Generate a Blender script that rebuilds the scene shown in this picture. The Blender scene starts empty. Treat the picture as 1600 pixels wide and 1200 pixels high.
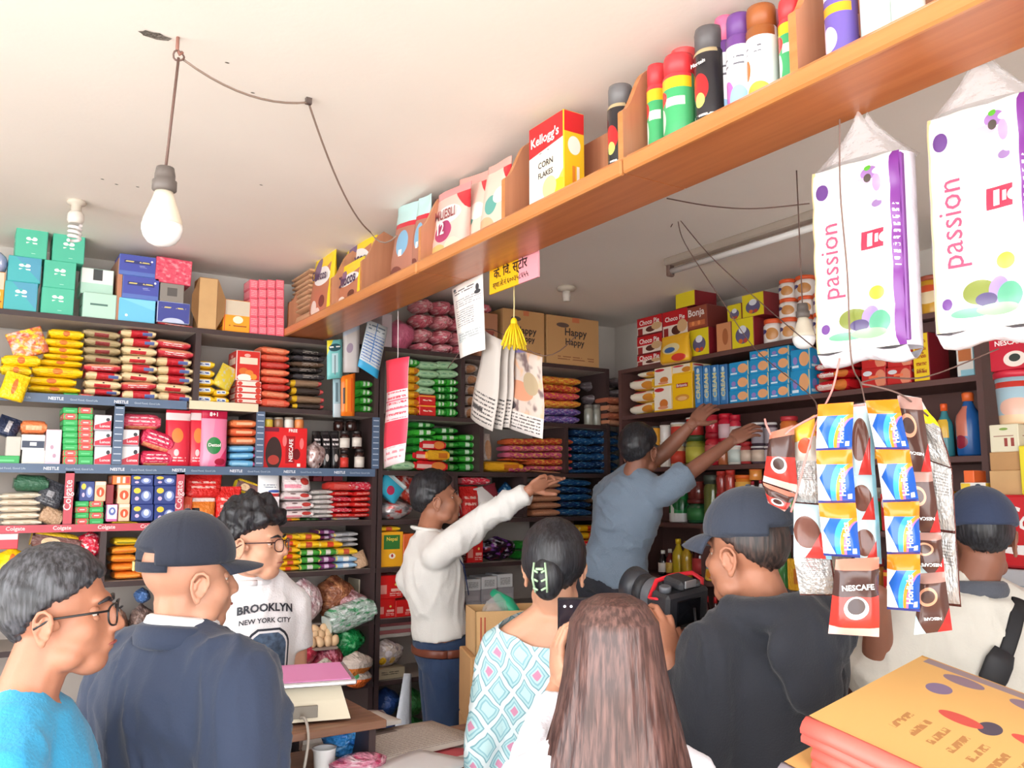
import bpy, bmesh, math, random
import numpy as np
from mathutils import Vector, Matrix, noise
from mathutils.bvhtree import BVHTree
random.seed(7)
SC = bpy.context.scene
COL = SC.collection
R_ = math.radians
# ------------------------------------------------------------------ camera
FPX = 1338.0
PITCH, YAW = R_(7.28), R_(32.7)
CAM = Vector((0, 0, 1.70))
cd = bpy.data.cameras.new('camera')
cd.sensor_width = 36.0
cd.lens = 36.0 * FPX / 1600.0
cd.clip_start = 0.02
cam = bpy.data.objects.new('camera', cd)
cam.location = CAM
cam.rotation_euler = (math.pi / 2 + PITCH, 0, -YAW)
COL.objects.link(cam)
SC.camera = cam
# ------------------------------------------------------------------ sky light, exposure
SC.view_settings.view_transform = 'Standard'
SC.view_settings.look = 'None'
SC.view_settings.gamma = 1.0
SC.view_settings.use_curve_mapping = False
SC.view_settings.exposure = 1.2
w = bpy.data.worlds.new('sky')
SC.world = w
w.use_nodes = True
bg = w.node_tree.nodes['Background']
bg.inputs[0].default_value = (0.96, 0.98, 1.0, 1)
bg.inputs[1].default_value = 3.0
sun = bpy.data.lights.new('sun', 'SUN'); sun.energy = 5.0; sun.angle = R_(1.0); sun.color = (1.0, 0.95, 0.88)
so = bpy.data.objects.new('sun', sun); COL.objects.link(so)
so.rotation_euler = Vector((-0.45, -0.30, -1.0)).to_track_quat('-Z', 'Y').to_euler()   # high over the roof: lights the street, not the shop
# ------------------------------------------------------------------ photo geometry helpers
FW = Vector((math.sin(YAW), math.cos(YAW), 0))
RT = Vector((math.cos(YAW), -math.sin(YAW), 0))
UP = Vector((0, 0, 1))
F3 = FW * math.cos(PITCH) + UP * math.sin(PITCH)
U3 = -FW * math.sin(PITCH) + UP * math.cos(PITCH)
def ray(px, py):
    return F3 * FPX + RT * (px - 800.0) + U3 * (600.0 - py)
def A(px, py, d):
    return CAM + ray(px, py) * (d / FPX)
def onY(px, py, Y):
    r = ray(px, py); return CAM + r * ((Y - CAM.y) / r.y)
def onX(px, py, X):
    r = ray(px, py); return CAM + r * ((X - CAM.x) / r.x)
def onZ(px, py, Z):
    r = ray(px, py); return CAM + r * ((Z - CAM.z) / r.z)
# ------------------------------------------------------------------ materials
MATS = {}
def lin(c):
    def f(v):
        v = v / 255.0
        return v / 12.92 if v <= 0.04045 else ((v + 0.055) / 1.055) ** 2.4
    return (f(c[0]), f(c[1]), f(c[2]), 1.0)
def new_mat(name):
    m = bpy.data.materials.new(name); m.use_nodes = True
    nt = m.node_tree
    return m, nt, nt.nodes['Principled BSDF']
def mat(name, c, rough=0.6, metal=0.0, bump=0.0, bscale=40.0, var=0.0, emit=0.0, alpha=1.0, trans=0.0, coat=0.0, sheen=0.0, vscale=None, coords='Object'):
    if name in MATS: return MATS[name]
    m, nt, b = new_mat(name)
    L = lin(c)
    b.inputs['Base Color'].default_value = L
    b.inputs['Roughness'].default_value = rough
    b.inputs['Metallic'].default_value = metal
    b.inputs['Coat Weight'].default_value = coat
    b.inputs['Sheen Weight'].default_value = sheen
    b.inputs['Transmission Weight'].default_value = trans
    b.inputs['Alpha'].default_value = alpha
    if emit:
        b.inputs['Emission Color'].default_value = L; b.inputs['Emission Strength'].default_value = emit
    N, K = nt.nodes, nt.links
    if bump or var:
        tc = N.new('ShaderNodeTexCoord')
        nz = N.new('ShaderNodeTexNoise'); nz.inputs['Scale'].default_value = bscale; nz.inputs['Detail'].default_value = 4
        K.new(tc.outputs[coords], nz.inputs['Vector'])
        if bump:
            bp = N.new('ShaderNodeBump'); bp.inputs['Strength'].default_value = bump; bp.inputs['Distance'].default_value = 0.01
            K.new(nz.outputs['Fac'], bp.inputs['Height']); K.new(bp.outputs['Normal'], b.inputs['Normal'])
        if var:
            n2 = N.new('ShaderNodeTexNoise'); n2.inputs['Scale'].default_value = vscale or bscale * 0.2; n2.inputs['Detail'].default_value = 5
            K.new(tc.outputs[coords], n2.inputs['Vector'])
            mr = N.new('ShaderNodeMapRange'); mr.inputs[1].default_value = 0.3; mr.inputs[2].default_value = 0.7
            mr.inputs[3].default_value = 1 - var; mr.inputs[4].default_value = 1 + var
            K.new(n2.outputs['Fac'], mr.inputs[0])
            hs = N.new('ShaderNodeHueSaturation'); hs.inputs['Color'].default_value = L
            K.new(mr.outputs[0], hs.inputs['Value']); K.new(hs.outputs[0], b.inputs['Base Color'])
    MATS[name] = m
    return m
def pmat(name, c, shapes=(), busy=None, rough=0.35, coat=0.0, metal=0.0, bump=0.0, bscale=8.0):
    """printed packaging: base colour + flat shapes in UV; busy=(scale, [colours], amount)"""
    if name in MATS: return MATS[name]
    m, nt, b = new_mat(name)
    N, K = nt.nodes, nt.links
    b.inputs['Roughness'].default_value = rough; b.inputs['Metallic'].default_value = metal
    b.inputs['Coat Weight'].default_value = coat
    tc = N.new('ShaderNodeUVMap'); uv = tc.outputs[0]
    sep = N.new('ShaderNodeSeparateXYZ'); K.new(uv, sep.inputs[0])
    cur = None
    def rgb(col):
        n = N.new('ShaderNodeRGB'); n.outputs[0].default_value = lin(col); return n.outputs[0]
    cur = rgb(c)
    def mixin(fac, col):
        nonlocal cur
        mx = N.new('ShaderNodeMix'); mx.data_type = 'RGBA'
        K.new(fac, mx.inputs[0]); K.new(cur, mx.inputs[6]); mx.inputs[7].default_value = lin(col)
        cur = mx.outputs[2]
    def math_(op, a, bb=None, cc=None):
        n = N.new('ShaderNodeMath'); n.operation = op
        for i, v in enumerate((a, bb, cc)):
            if v is None: continue
            if isinstance(v, (int, float)): n.inputs[i].default_value = v
            else: K.new(v, n.inputs[i])
        return n.outputs[0]
    if busy:
        sc, cols, amt = busy
        for i, col in enumerate(cols):
            nz = N.new('ShaderNodeTexNoise'); nz.inputs['Scale'].default_value = sc; nz.inputs['Detail'].default_value = 2
            mp = N.new('ShaderNodeVectorMath'); mp.operation = 'ADD'; mp.inputs[1].default_value = (i * 7.3, i * 3.1, i * 1.7)
            K.new(uv, mp.inputs[0]); K.new(mp.outputs[0], nz.inputs['Vector'])
            mr = N.new('ShaderNodeMapRange'); mr.inputs[1].default_value = 1-amt-.07; mr.inputs[2].default_value = 1-amt+.07
            K.new(nz.outputs['Fac'], mr.inputs[0]); mixin(mr.outputs[0], col)
    for s in shapes:
        k = s[0]
        if k == 'r':
            _, u0, v0, u1, v1, col = s
            f = math_('MULTIPLY', math_('COMPARE', sep.outputs[0], (u0 + u1) / 2, abs(u1 - u0) / 2), math_('COMPARE', sep.outputs[1], (v0 + v1) / 2, abs(v1 - v0) / 2))
        elif k == 'e':
            _, cu, cv, ru, rv, col = s
            v1_ = N.new('ShaderNodeVectorMath'); v1_.operation = 'SUBTRACT'; v1_.inputs[1].default_value = (cu, cv, 0); K.new(uv, v1_.inputs[0])
            v2_ = N.new('ShaderNodeVectorMath'); v2_.operation = 'DIVIDE'; v2_.inputs[1].default_value = (ru, rv, 1); K.new(v1_.outputs[0], v2_.inputs[0])
            v3_ = N.new('ShaderNodeVectorMath'); v3_.operation = 'LENGTH'; K.new(v2_.outputs[0], v3_.inputs[0])
            f = math_('LESS_THAN', v3_.outputs['Value'], 1.0)
        elif k == 'h':   # half plane a*u+b*v>c
            _, a_, b_, c_, col = s
            v1_ = N.new('ShaderNodeVectorMath'); v1_.operation = 'DOT_PRODUCT'; v1_.inputs[1].default_value = (a_, b_, 0); K.new(uv, v1_.inputs[0])
            f = math_('GREATER_THAN', v1_.outputs['Value'], c_)
        elif k == 'l':   # rows of small print: ('l', u0,v0,u1,v1, rows, col)
            _, u0, v0, u1, v1, rows, col = s
            f = math_('MULTIPLY', math_('COMPARE', sep.outputs[0], (u0 + u1) / 2, abs(u1 - u0) / 2), math_('COMPARE', sep.outputs[1], (v0 + v1) / 2, abs(v1 - v0) / 2))
            fr = math_('FRACT', math_('MULTIPLY', sep.outputs[1], rows / (v1 - v0)))
            nz = N.new('ShaderNodeTexNoise'); nz.inputs['Scale'].default_value = rows * 5; K.new(uv, nz.inputs['Vector'])
            f = math_('MULTIPLY', f, math_('MULTIPLY', math_('LESS_THAN', fr, 0.42), math_('GREATER_THAN', nz.outputs['Fac'], 0.45)))
        mixin(f, col)
    K.new(cur, b.inputs['Base Color'])
    if bump:
        nz = N.new('ShaderNodeTexNoise'); nz.inputs['Scale'].default_value = bscale; K.new(uv, nz.inputs['Vector'])
        bp = N.new('ShaderNodeBump'); bp.inputs['Strength'].default_value = bump; bp.inputs['Distance'].default_value = 0.02
        K.new(nz.outputs['Fac'], bp.inputs['Height']); K.new(bp.outputs['Normal'], b.inputs['Normal'])
    MATS[name] = m
    return m
def wood(name, c1, c2, scale=3.0, axis=1, rough=0.35, coat=0.2):
    m, nt, b = new_mat(name); N, K = nt.nodes, nt.links
    tc = N.new('ShaderNodeTexCoord'); mp = N.new('ShaderNodeMapping')
    s = [14.0, 14.0, 14.0]; s[axis] = 0.8
    mp.inputs['Scale'].default_value = s
    nz = N.new('ShaderNodeTexNoise'); nz.inputs['Scale'].default_value = scale; nz.inputs['Detail'].default_value = 6
    cr = N.new('ShaderNodeValToRGB'); cr.color_ramp.elements[0].color = lin(c1); cr.color_ramp.elements[1].color = lin(c2)
    cr.color_ramp.elements[0].position = 0.3; cr.color_ramp.elements[1].position = 0.75
    K.new(tc.outputs['Object'], mp.inputs[0]); K.new(mp.outputs[0], nz.inputs['Vector']); K.new(nz.outputs['Fac'], cr.inputs[0]); K.new(cr.outputs[0], b.inputs['Base Color'])
    b.inputs['Roughness'].default_value = rough; b.inputs['Coat Weight'].default_value = coat; b.inputs['Coat Roughness'].default_value = 0.25
    MATS[name] = m
    return m
def clear(name, c=(255, 255, 255), alpha=0.25, rough=0.12, bump=0.4, bscale=30):
    """clear crinkled plastic film"""
    return mat(name, c, rough=rough, alpha=alpha, bump=bump, bscale=bscale, coat=0.4)
# ------------------------------------------------------------------ object helpers
LABELS = {}
def tag(o, label=None, cat=None, group=None, kind=None):
    if label:
        o['label'] = label
        n = len(label.replace('-', ' ').split())
        if n > 17 or n < 4: print('LABEL LENGTH', n, label)
        if label in LABELS: print('DUP LABEL', label)
        LABELS[label] = 1
    if cat: o['category'] = cat
    if group: o['group'] = group
    if kind: o['kind'] = kind
    return o
def link(name, me, parent=None, mats=(), smooth=False):
    o = bpy.data.objects.new(name, me)
    COL.objects.link(o)
    if parent: o.parent = parent
    for m in mats: me.materials.append(m)
    if smooth and me: me.shade_smooth()
    return o
def empty(name, loc=(0, 0, 0), rz=0):
    o = bpy.data.objects.new(name, None); COL.objects.link(o)
    o.location = loc; o.rotation_euler = (0, 0, rz); o.empty_display_size = 0.05
    return o
class MB:
    """collects verts/faces with uvs and material indices into one mesh"""
    def __init__(s): s.v, s.f, s.uv, s.mi, s.sm = [], [], [], [], []
    def face(s, idx, uv=None, mi=0, sm=False):
        s.f.append(tuple(idx)); s.uv.append(uv); s.mi.append(mi); s.sm.append(sm)
    def box(s, p0, p1, mi=0, bev=0.0, front=None, M=None):
        """box between corners; bev chamfers the long edges cheaply; front = material index for the -y face"""
        x0, y0, z0 = p0; x1, y1, z1 = p1
        if x0 > x1: x0, x1 = x1, x0
        if y0 > y1: y0, y1 = y1, y0
        if z0 > z1: z0, z1 = z1, z0
        b = min(bev, (x1 - x0) * .3, (y1 - y0) * .3, (z1 - z0) * .3)
        T = (lambda p: M @ Vector(p)) if M else (lambda p: Vector(p))
        n = len(s.v)
        if b <= 0:
            P = [(x0,y0,z0),(x1,y0,z0),(x1,y1,z0),(x0,y1,z0),(x0,y0,z1),(x1,y0,z1),(x1,y1,z1),(x0,y1,z1)]
            s.v += [T(p) for p in P]
            q = [(0,0),(1,0),(1,1),(0,1)]
            for k, fc in enumerate(((0,1,5,4),(1,2,6,5),(2,3,7,6),(3,0,4,7),(4,5,6,7),(3,2,1,0))):
                s.face([n+i for i in fc], q, front if (k == 0 and front is not None) else mi)
            return s
        # 24 verts: each face inset by b
        fs = []
        def q4(pts, k):
            i = len(s.v); s.v.extend(T(p) for p in pts); fs.append(i)
            s.face((i, i+1, i+2, i+3), [(0,0),(1,0),(1,1),(0,1)], front if (k == 0 and front is not None) else mi)
        q4([(x0+b,y0,z0+b),(x1-b,y0,z0+b),(x1-b,y0,z1-b),(x0+b,y0,z1-b)],0)
        q4([(x1,y0+b,z0+b),(x1,y1-b,z0+b),(x1,y1-b,z1-b),(x1,y0+b,z1-b)],1)
        q4([(x1-b,y1,z0+b),(x0+b,y1,z0+b),(x0+b,y1,z1-b),(x1-b,y1,z1-b)],2)
        q4([(x0,y1-b,z0+b),(x0,y0+b,z0+b),(x0,y0+b,z1-b),(x0,y1-b,z1-b)],3)
        q4([(x0+b,y0+b,z1),(x1-b,y0+b,z1),(x1-b,y1-b,z1),(x0+b,y1-b,z1)],4)
        q4([(x0+b,y1-b,z0),(x1-b,y1-b,z0),(x1-b,y0+b,z0),(x0+b,y0+b,z0)],5)
        a, r, k_, l, t, d = fs
        E = [(0,0),(1,0),(1,1),(0,1)]
        for q in ((a+1,r,r+3,a+2),(r+1,k_,k_+3,r+2),(k_+1,l,l+3,k_+2),(l+1,a,a+3,l+2),
                  (a+3,a+2,t+1,t),(r+3,r+2,t+2,t+1),(k_+3,k_+2,t+3,t+2),(l+3,l+2,t,t+3),
                  (a+1,a,d+3,d+2),(r+1,r,d+2,d+1),(k_+1,k_,d+1,d),(l+1,l,d,d+3)):
            s.face(q, None, mi)
        for q in ((a+2,r+3,t+1),(r+2,k_+3,t+2),(k_+2,l+3,t+3),(l+2,a+3,t),(a+1,d+2,r),(r+1,d+1,k_),(k_+1,d,l),(l+1,d+3,a)):
            s.face(q, None, mi)
        return s
    def lathe(s, prof, seg=16, mi=0, c=(0,0,0), mis=None, M=None, sm=True):
        """prof = [(r,z)...] bottom to top"""
        T = (lambda p: M @ Vector(p)) if M else (lambda p: Vector(p))
        n = len(s.v); m = len(prof)
        zs = [p[1] for p in prof]; zl, zh = min(zs), max(zs)
        for r, z in prof:
            for i in range(seg):
                a = 2*math.pi*i/seg - math.pi/2
                s.v.append(T((c[0]+r*math.cos(a), c[1]+r*math.sin(a), c[2]+z)))
        for j in range(m-1):
            for i in range(seg):
                i2 = (i+1) % seg
                u0, u1 = i/seg, (i+1)/seg
                u0 = (u0*2+.5) % 2 - 0; u1 = u0 + 2/seg    # label repeats twice around, centred at the front
                v0, v1 = (zs[j]-zl)/max(1e-6,zh-zl), (zs[j+1]-zl)/max(1e-6,zh-zl)
                s.face((n+j*seg+i, n+j*seg+i2, n+(j+1)*seg+i2, n+(j+1)*seg+i), [(u0%1.0001,v0),(u0%1.0001+2/seg,v0),(u0%1.0001+2/seg,v1),(u0%1.0001,v1)], mis[j] if mis else mi, sm)
        if prof[0][0] > 1e-4: s.face([n+i for i in range(seg)][::-1], None, mis[0] if mis else mi)
        if prof[-1][0] > 1e-4: s.face([n+(m-1)*seg+i for i in range(seg)], None, mis[-1] if mis else mi)
        return s
    def tube(s, pts, r, seg=6, mi=0, caps=True, side=None):
        pts = [Vector(p) for p in pts]; n0 = len(s.v); m = len(pts)
        rad = r if isinstance(r, (list, tuple)) else [r]*m
        prev = Vector(side) if side else None
        for k, p in enumerate(pts):
            t = (pts[min(k+1, m-1)] - pts[max(k-1, 0)])
            if t.length < 1e-9: t = Vector((0,0,1))
            t.normalize()
            if prev is None:
                prev = t.orthogonal()
            x = prev - t*prev.dot(t)
            if x.length < 1e-6: x = t.orthogonal()
            x.normalize(); y = t.cross(x); prev = x
            ra, rb = rad[k] if isinstance(rad[k], (tuple, list)) else (rad[k], rad[k])
            for i in range(seg):
                a = 2*math.pi*i/seg
                s.v.append(p + x*(ra*math.cos(a)) + y*(rb*math.sin(a)))
        for k in range(m-1):
            for i in range(seg):
                i2 = (i+1) % seg
                s.face((n0+k*seg+i, n0+k*seg+i2, n0+(k+1)*seg+i2, n0+(k+1)*seg+i), [(i/seg,k/(m-1)),((i+1)/seg,k/(m-1)),((i+1)/seg,(k+1)/(m-1)),(i/seg,(k+1)/(m-1))], mi, True)
        if caps:
            s.face([n0+i for i in range(seg)][::-1], None, mi); s.face([n0+(m-1)*seg+i for i in range(seg)], None, mi)
        return s
    def ell(s, c, r, R=None, seg=16, rings=10, mi=0):
        n = len(s.v); c = Vector(c)
        for j in range(rings+1):
            th = math.pi*j/rings
            for i in range(seg):
                a = 2*math.pi*i/seg
                p = Vector((r[0]*math.sin(th)*math.cos(a), r[1]*math.sin(th)*math.sin(a), -r[2]*math.cos(th)))
                s.v.append(c + (R @ p if R else p))
        for j in range(rings):
            for i in range(seg):
                i2 = (i+1) % seg
                s.face((n+j*seg+i, n+j*seg+i2, n+(j+1)*seg+i2, n+(j+1)*seg+i), None, mi, True)
        return s
    def grid(s, fn, nu, nv, mi=0, sm=True, both=0.0):
        """fn(u,v)->point ; both = thickness vector fn gives closed sheet when >0 (offset along approx normal)"""
        n = len(s.v)
        P = [[Vector(fn(i/nu, j/nv)) for i in range(nu+1)] for j in range(nv+1)]
        for row in P: s.v += row
        W = nu+1
        for j in range(nv):
            for i in range(nu):
                s.face((n+j*W+i, n+j*W+i+1, n+(j+1)*W+i+1, n+(j+1)*W+i), [(i/nu,j/nv),((i+1)/nu,j/nv),((i+1)/nu,(j+1)/nv),(i/nu,(j+1)/nv)], mi, sm)
        if both:
            m = len(s.v)
            for j in range(nv+1):
                for i in range(nu+1):
                    du = P[j][min(i+1,nu)] - P[j][max(i-1,0)]; dv = P[min(j+1,nv)][i] - P[max(j-1,0)][i]
                    nn = du.cross(dv)
                    if nn.length > 1e-9: nn.normalize()
                    s.v.append(P[j][i] - nn*both)
            for j in range(nv):
                for i in range(nu):
                    s.face((m+(j+1)*W+i, m+(j+1)*W+i+1, m+j*W+i+1, m+j*W+i), [(i/nu,(j+1)/nv),((i+1)/nu,(j+1)/nv),((i+1)/nu,j/nv),(i/nu,j/nv)], mi, sm)
            for i in range(nu):
                s.face((n+i+1, n+i, m+i, m+i+1), None, mi); s.face((n+nv*W+i, n+nv*W+i+1, m+nv*W+i+1, m+nv*W+i), None, mi)
            for j in range(nv):
                s.face((n+j*W, n+(j+1)*W, m+(j+1)*W, m+j*W), None, mi); s.face((n+(j+1)*W+nu, n+j*W+nu, m+j*W+nu, m+(j+1)*W+nu), None, mi)
        return s
    def mesh(s, name, mats=()):
        me = bpy.data.meshes.new(name)
        me.from_pydata([tuple(v) for v in s.v], [], s.f)
        ul = me.uv_layers.new(name='UVMap')
        k = 0; co = []
        for f, uv in zip(s.f, s.uv):
            if uv is None: co += [0.5, 0.02] * len(f)
            else:
                for a in uv: co += [a[0], a[1]]
        ul.data.foreach_set('uv', co)
        me.polygons.foreach_set('material_index', s.mi)
        me.polygons.foreach_set('use_smooth', s.sm)
        for m in mats: me.materials.append(m)
        me.update()
        return me
    def obj(s, name, mats=(), parent=None):
        return link(name, s.mesh(name, mats), parent)
TXT = {}
def text_mesh(string, m, bold=0.0, align='CENTER', space=1.0, shear=0.0, res=2):
    key = (string, m.name, bold, shear, align)
    if key in TXT: return TXT[key]
    cu = bpy.data.curves.new('lettering', 'FONT'); cu.body = string; cu.size = 1.0
    cu.align_x = align; cu.align_y = 'CENTER'; cu.resolution_u = res; cu.offset = bold; cu.space_character = space; cu.shear = shear
    o = bpy.data.objects.new('lettering', cu); COL.objects.link(o)
    dg = bpy.context.evaluated_depsgraph_get(); dg.update()
    me = bpy.data.meshes.new_from_object(o.evaluated_get(dg))
    bpy.data.objects.remove(o); bpy.data.curves.remove(cu)
    me.materials.clear(); me.materials.append(m)
    xs = [v.co.x for v in me.vertices] or [0, 1]; ys = [v.co.y for v in me.vertices] or [0, 1]
    cx, cy = (min(xs)+max(xs))/2, (min(ys)+max(ys))/2
    for v in me.vertices: v.co.x -= cx; v.co.y -= cy
    TXT[key] = (me, max(xs)-min(xs), max(ys)-min(ys))
    return TXT[key]
INK = {}
def ink(c, emit=0):
    k = tuple(c)
    if k not in INK: INK[k] = mat('ink_%d_%d_%d' % k, c, rough=0.5)
    return INK[k]
def put_text(parent, string, width, x, y, z, col=(255,255,255), rot=0.0, bold=0.012, height=None, shear=0.0, M=None):
    """lettering on a -y face of the parent's frame, centred at x,z, given world width"""
    me, tw, th = text_mesh(string, ink(col), bold, shear=shear)
    o = bpy.data.objects.new('lettering', me); COL.objects.link(o)
    o.parent = parent
    sx = width/tw; sy = (height/th) if height else sx
    ps = parent.scale
    L = Matrix.Translation((x, y, z)) @ (M or Matrix.Identity(4)) @ Matrix.Rotation(R_(rot), 4, 'Y') @ Matrix.Rotation(math.pi/2, 4, 'X') @ Matrix.Diagonal((sx, sy, 1, 1))
    o.matrix_local = Matrix.Diagonal((1/ps[0], 1/ps[1], 1/ps[2], 1)) @ L
    return o
# ================================================================== the room
CEIL = 2.755
YB, XR = 4.2, 3.48
YS, XS = 3.85, 3.15          # front planes of the shelving
BL = [2.421, 2.09, 1.812, 1.574, 1.348, 1.108, 0.824, 0.5]
RL = [2.403, 2.138, 1.84, 1.55, 1.27, 0.98, 0.66]
XBM, XBB, ZBM = 1.238, 1.425, 2.428   # overhead shelf: front, back, underside
M_ceil = mat('ceiling_paint', (246, 238, 230), rough=0.9, bump=0.05, bscale=60, var=0.03, vscale=1.5)
M_wall = mat('wall_paint', (214, 208, 202), rough=0.9, bump=0.05, bscale=50, var=0.05, vscale=2)
M_floor = mat('floor_cement', (150, 140, 130), rough=0.8, bump=0.1, bscale=20, var=0.1)
M_street = mat('street_paving', (200, 196, 190), rough=0.9, bump=0.1, bscale=8, var=0.08)
M_dark = mat('dark_shelf_laminate', (62, 46, 46), rough=0.45, var=0.12, bscale=12)
M_edge = mat('shelf_edge_metal', (96, 84, 80), rough=0.4, metal=0.3)
M_inner = mat('shelf_inner_board', (176, 166, 158), rough=0.7, var=0.06, bscale=10)
M_rdark = mat('brown_shelf_laminate', (96, 66, 62), rough=0.45, var=0.12, bscale=12)
M_bwood = wood('honey_varnished_wood', (172, 98, 56), (194, 118, 72), axis=1)
M_bface = wood('honey_wood_divider', (178, 120, 90), (196, 138, 106), axis=2)
M_lip = wood('light_wood_lip', (188, 118, 62), (208, 138, 80), axis=1, coat=0.3)
M_white = mat('white_enamel', (240, 240, 238), rough=0.3)
M_black = mat('black_plastic', (26, 26, 28), rough=0.45)
M_wire = mat('brown_wire', (110, 84, 76), rough=0.6)
M_nestle = mat('slate_blue_strip', (84, 104, 132), rough=0.4, var=0.08, bscale=30)
M_colg = mat('faded_red_strip', (196, 74, 88), rough=0.4, var=0.1, bscale=30)
def struct(name, mb, mats):
    o = mb.obj(name, mats); o['kind'] = 'structure'; return o
struct('floor', MB().box((-2.4, -1.2, -0.12), (3.7, 4.4, 0)), [M_floor])
struct('ground_street', MB().box((-14, -14, -0.2), (14, -1.2, -0.05)).box((-14, -1.2, -0.2), (-2.4, 12, -0.05)), [M_street])
struct('ceiling', MB().box((-2.4, -1.2, CEIL), (3.7, 4.4, CEIL + 0.15)), [M_ceil])
struct('wall_back', MB().box((-2.4, YB, 0), (3.7, YB + 0.12, CEIL)), [M_wall])
struct('wall_right', MB().box((XR, -1.2, 0), (XR + 0.12, YB, CEIL)), [M_wall])
struct('wall_left', MB().box((-1.75, 2.9, 0), (-1.6, YB, CEIL)), [M_wall])
struct('wall_front_light_block', MB().box((1.35, -1.2, 0), (XR, -1.05, CEIL)), [M_wall])  # unseen wall, widened to hold daylight back from the right side
def shelving(name, label, P, s0, s1, levels, depth, uprights, edge, rows=None, backp=True):
    """P: 'Y' faces the camera along +y (s = x), 'X' faces -x (s = -y). Local frame x = s, y = into the shelf"""
    o = empty(name, (0, 0, 0))
    if P == 'Y': o.location = ((s0+s1)/2, YS, 0)
    else: o.location = (XS, -(s0+s1)/2, 0); o.rotation_euler = (0, 0, -math.pi/2)
    c = (s0+s1)/2; h = (s1-s0)/2
    if backp:
        MB().box((-h, depth-0.02, 0), (h, depth, levels[0]-0.03)).obj('back_panel', [M_inner if P == 'Y' else M_rdark], o)
    for z in levels:
        sh = MB().box((-h, 0, z-0.024), (h, depth-0.02, z-0.002), 0, 0.0, front=1).obj('shelf', [M_inner if P == 'Y' else edge, edge], o)
    for (s, za, zb) in uprights:
        MB().box((s-c-0.012, -0.003, za), (s-c+0.012, depth-0.02, zb), 0).obj('upright', [edge], o)
    tag(o, label, 'shelving')
    return o, c
def sX(px, py=700): return onY(px, py, YS).x
def sY(px, py=700): return -onX(px, py, XS).y
E1 = sX(586)
T_ = lambda i: BL[i]-0.024
ups = [(-0.55, 0, 2.42), (E1, 0, 2.418)]
for px, i in ((302, 1), (183, 2), (405, 2), (112, 3), (284, 3), (170, 4), (400, 4), (300, 5), (300, 6)):
    ups.append((sX(px), BL[i], T_(i-1)))
u1, c1 = shelving('shelving_unit', 'long dark shelving unit with slate-blue and red edge strips along the back wall', 'Y', -0.55, E1, BL, 0.34, ups, M_dark)
E2 = 3.13
ups = [(E1+0.03, 0, 2.418), (E2, 0, 2.418)]
for px, i in ((722, 1), (752, 2), (885, 2), (712, 3), (820, 3), (722, 4), (880, 4), (722, 5), (900, 5), (722, 6)):
    ups.append((sX(px), BL[i], T_(i-1)))
u2, c2 = shelving('shelving_unit', 'dark open shelving unit behind the man in white shirt, reaching the room corner', 'Y', E1+0.018, E2+0.012, BL, 0.34, ups, M_dark)
S3a, S3b = -3.76, sY(1534, 640)
ups = [(S3a, 0, 2.40), (S3b, 0, 2.68)]
for px, i in ((1094, 4),):
    ups.append((sY(px), RL[i], RL[i-1]-0.024))
u3, c3 = shelving('shelving_unit', 'brown wall shelving of jars, bottles and biscuit boxes behind the man reaching up', 'X', S3a, S3b, RL, 0.31, ups, M_rdark)
MB().box((sX(186, 420)-c1, .02, BL[0]), (sX(186, 420)+.018-c1, .3, BL[0]+.27)).obj('upright', [M_bface], u1)
# printed edge strips
def strip(u, c, s0, s1, z, h, m, words, pitch, col=(236, 240, 246), frac=0.5, sub=None):
    o = MB().box((s0-c, -0.008, z-h+0.004), (s1-c, -0.0035, z+0.004)).obj('edge_strip', [m], u)
    s = s0 + pitch*0.35
    while s < s1 - pitch*0.3:
        put_text(o, words, pitch*frac*0.45, s-c, -0.009, z-h/2+0.004, col, bold=0.02)
        if sub: put_text(o, sub, pitch*0.42, s-c+pitch*0.42, -0.009, z-h/2+0.002, (176, 190, 206))
        s += pitch
    return o
strip(u1, c1, -0.5, sX(288), BL[1], 0.036, M_nestle, 'NESTLE', 0.24, sub='Good Food, Good Life')
strip(u1, c1, -0.5, E1, BL[2], 0.036, M_nestle, 'NESTLE', 0.24, sub='Good Food, Good Life')
strip(u1, c1, -0.5, sX(300), BL[3], 0.03, M_colg, 'Colgate', 0.16, (246, 214, 214), 0.9)
MB().box((sX(292)-c1, -0.012, BL[1]-0.028), (sX(400)-c1, -0.003, BL[1]+0.008)).obj('edge_strip', [mat('yellowed_paper', (226, 214, 184), rough=0.8, bump=0.5, bscale=14)], u1)
for px in (183, 405, 586):
    s = sX(px)
    o = MB().box((s-0.019-c1, -0.008, BL[2]+0.006), (s+0.019-c1, -0.0035, T_(1))).obj('post_strip', [M_nestle], u1)
    for k in range(9):
        MB().box((s-0.014-c1, -0.0095, BL[2]+0.02+k*0.027), (s+0.014-c1, -0.008, BL[2]+0.024+k*0.027)).obj('printed_line', [ink((196, 208, 222))], o)
for px in (112, 284):
    s = sX(px)
    o = MB().box((s-0.016-c1, -0.008, BL[3]+0.006), (s+0.016-c1, -0.0035, T_(2))).obj('post_strip', [M_colg], u1)
    put_text(o, 'Colgate', 0.12, s-c1, -0.009, (BL[3]+BL[2])/2, (246, 214, 214), rot=-90)
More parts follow.
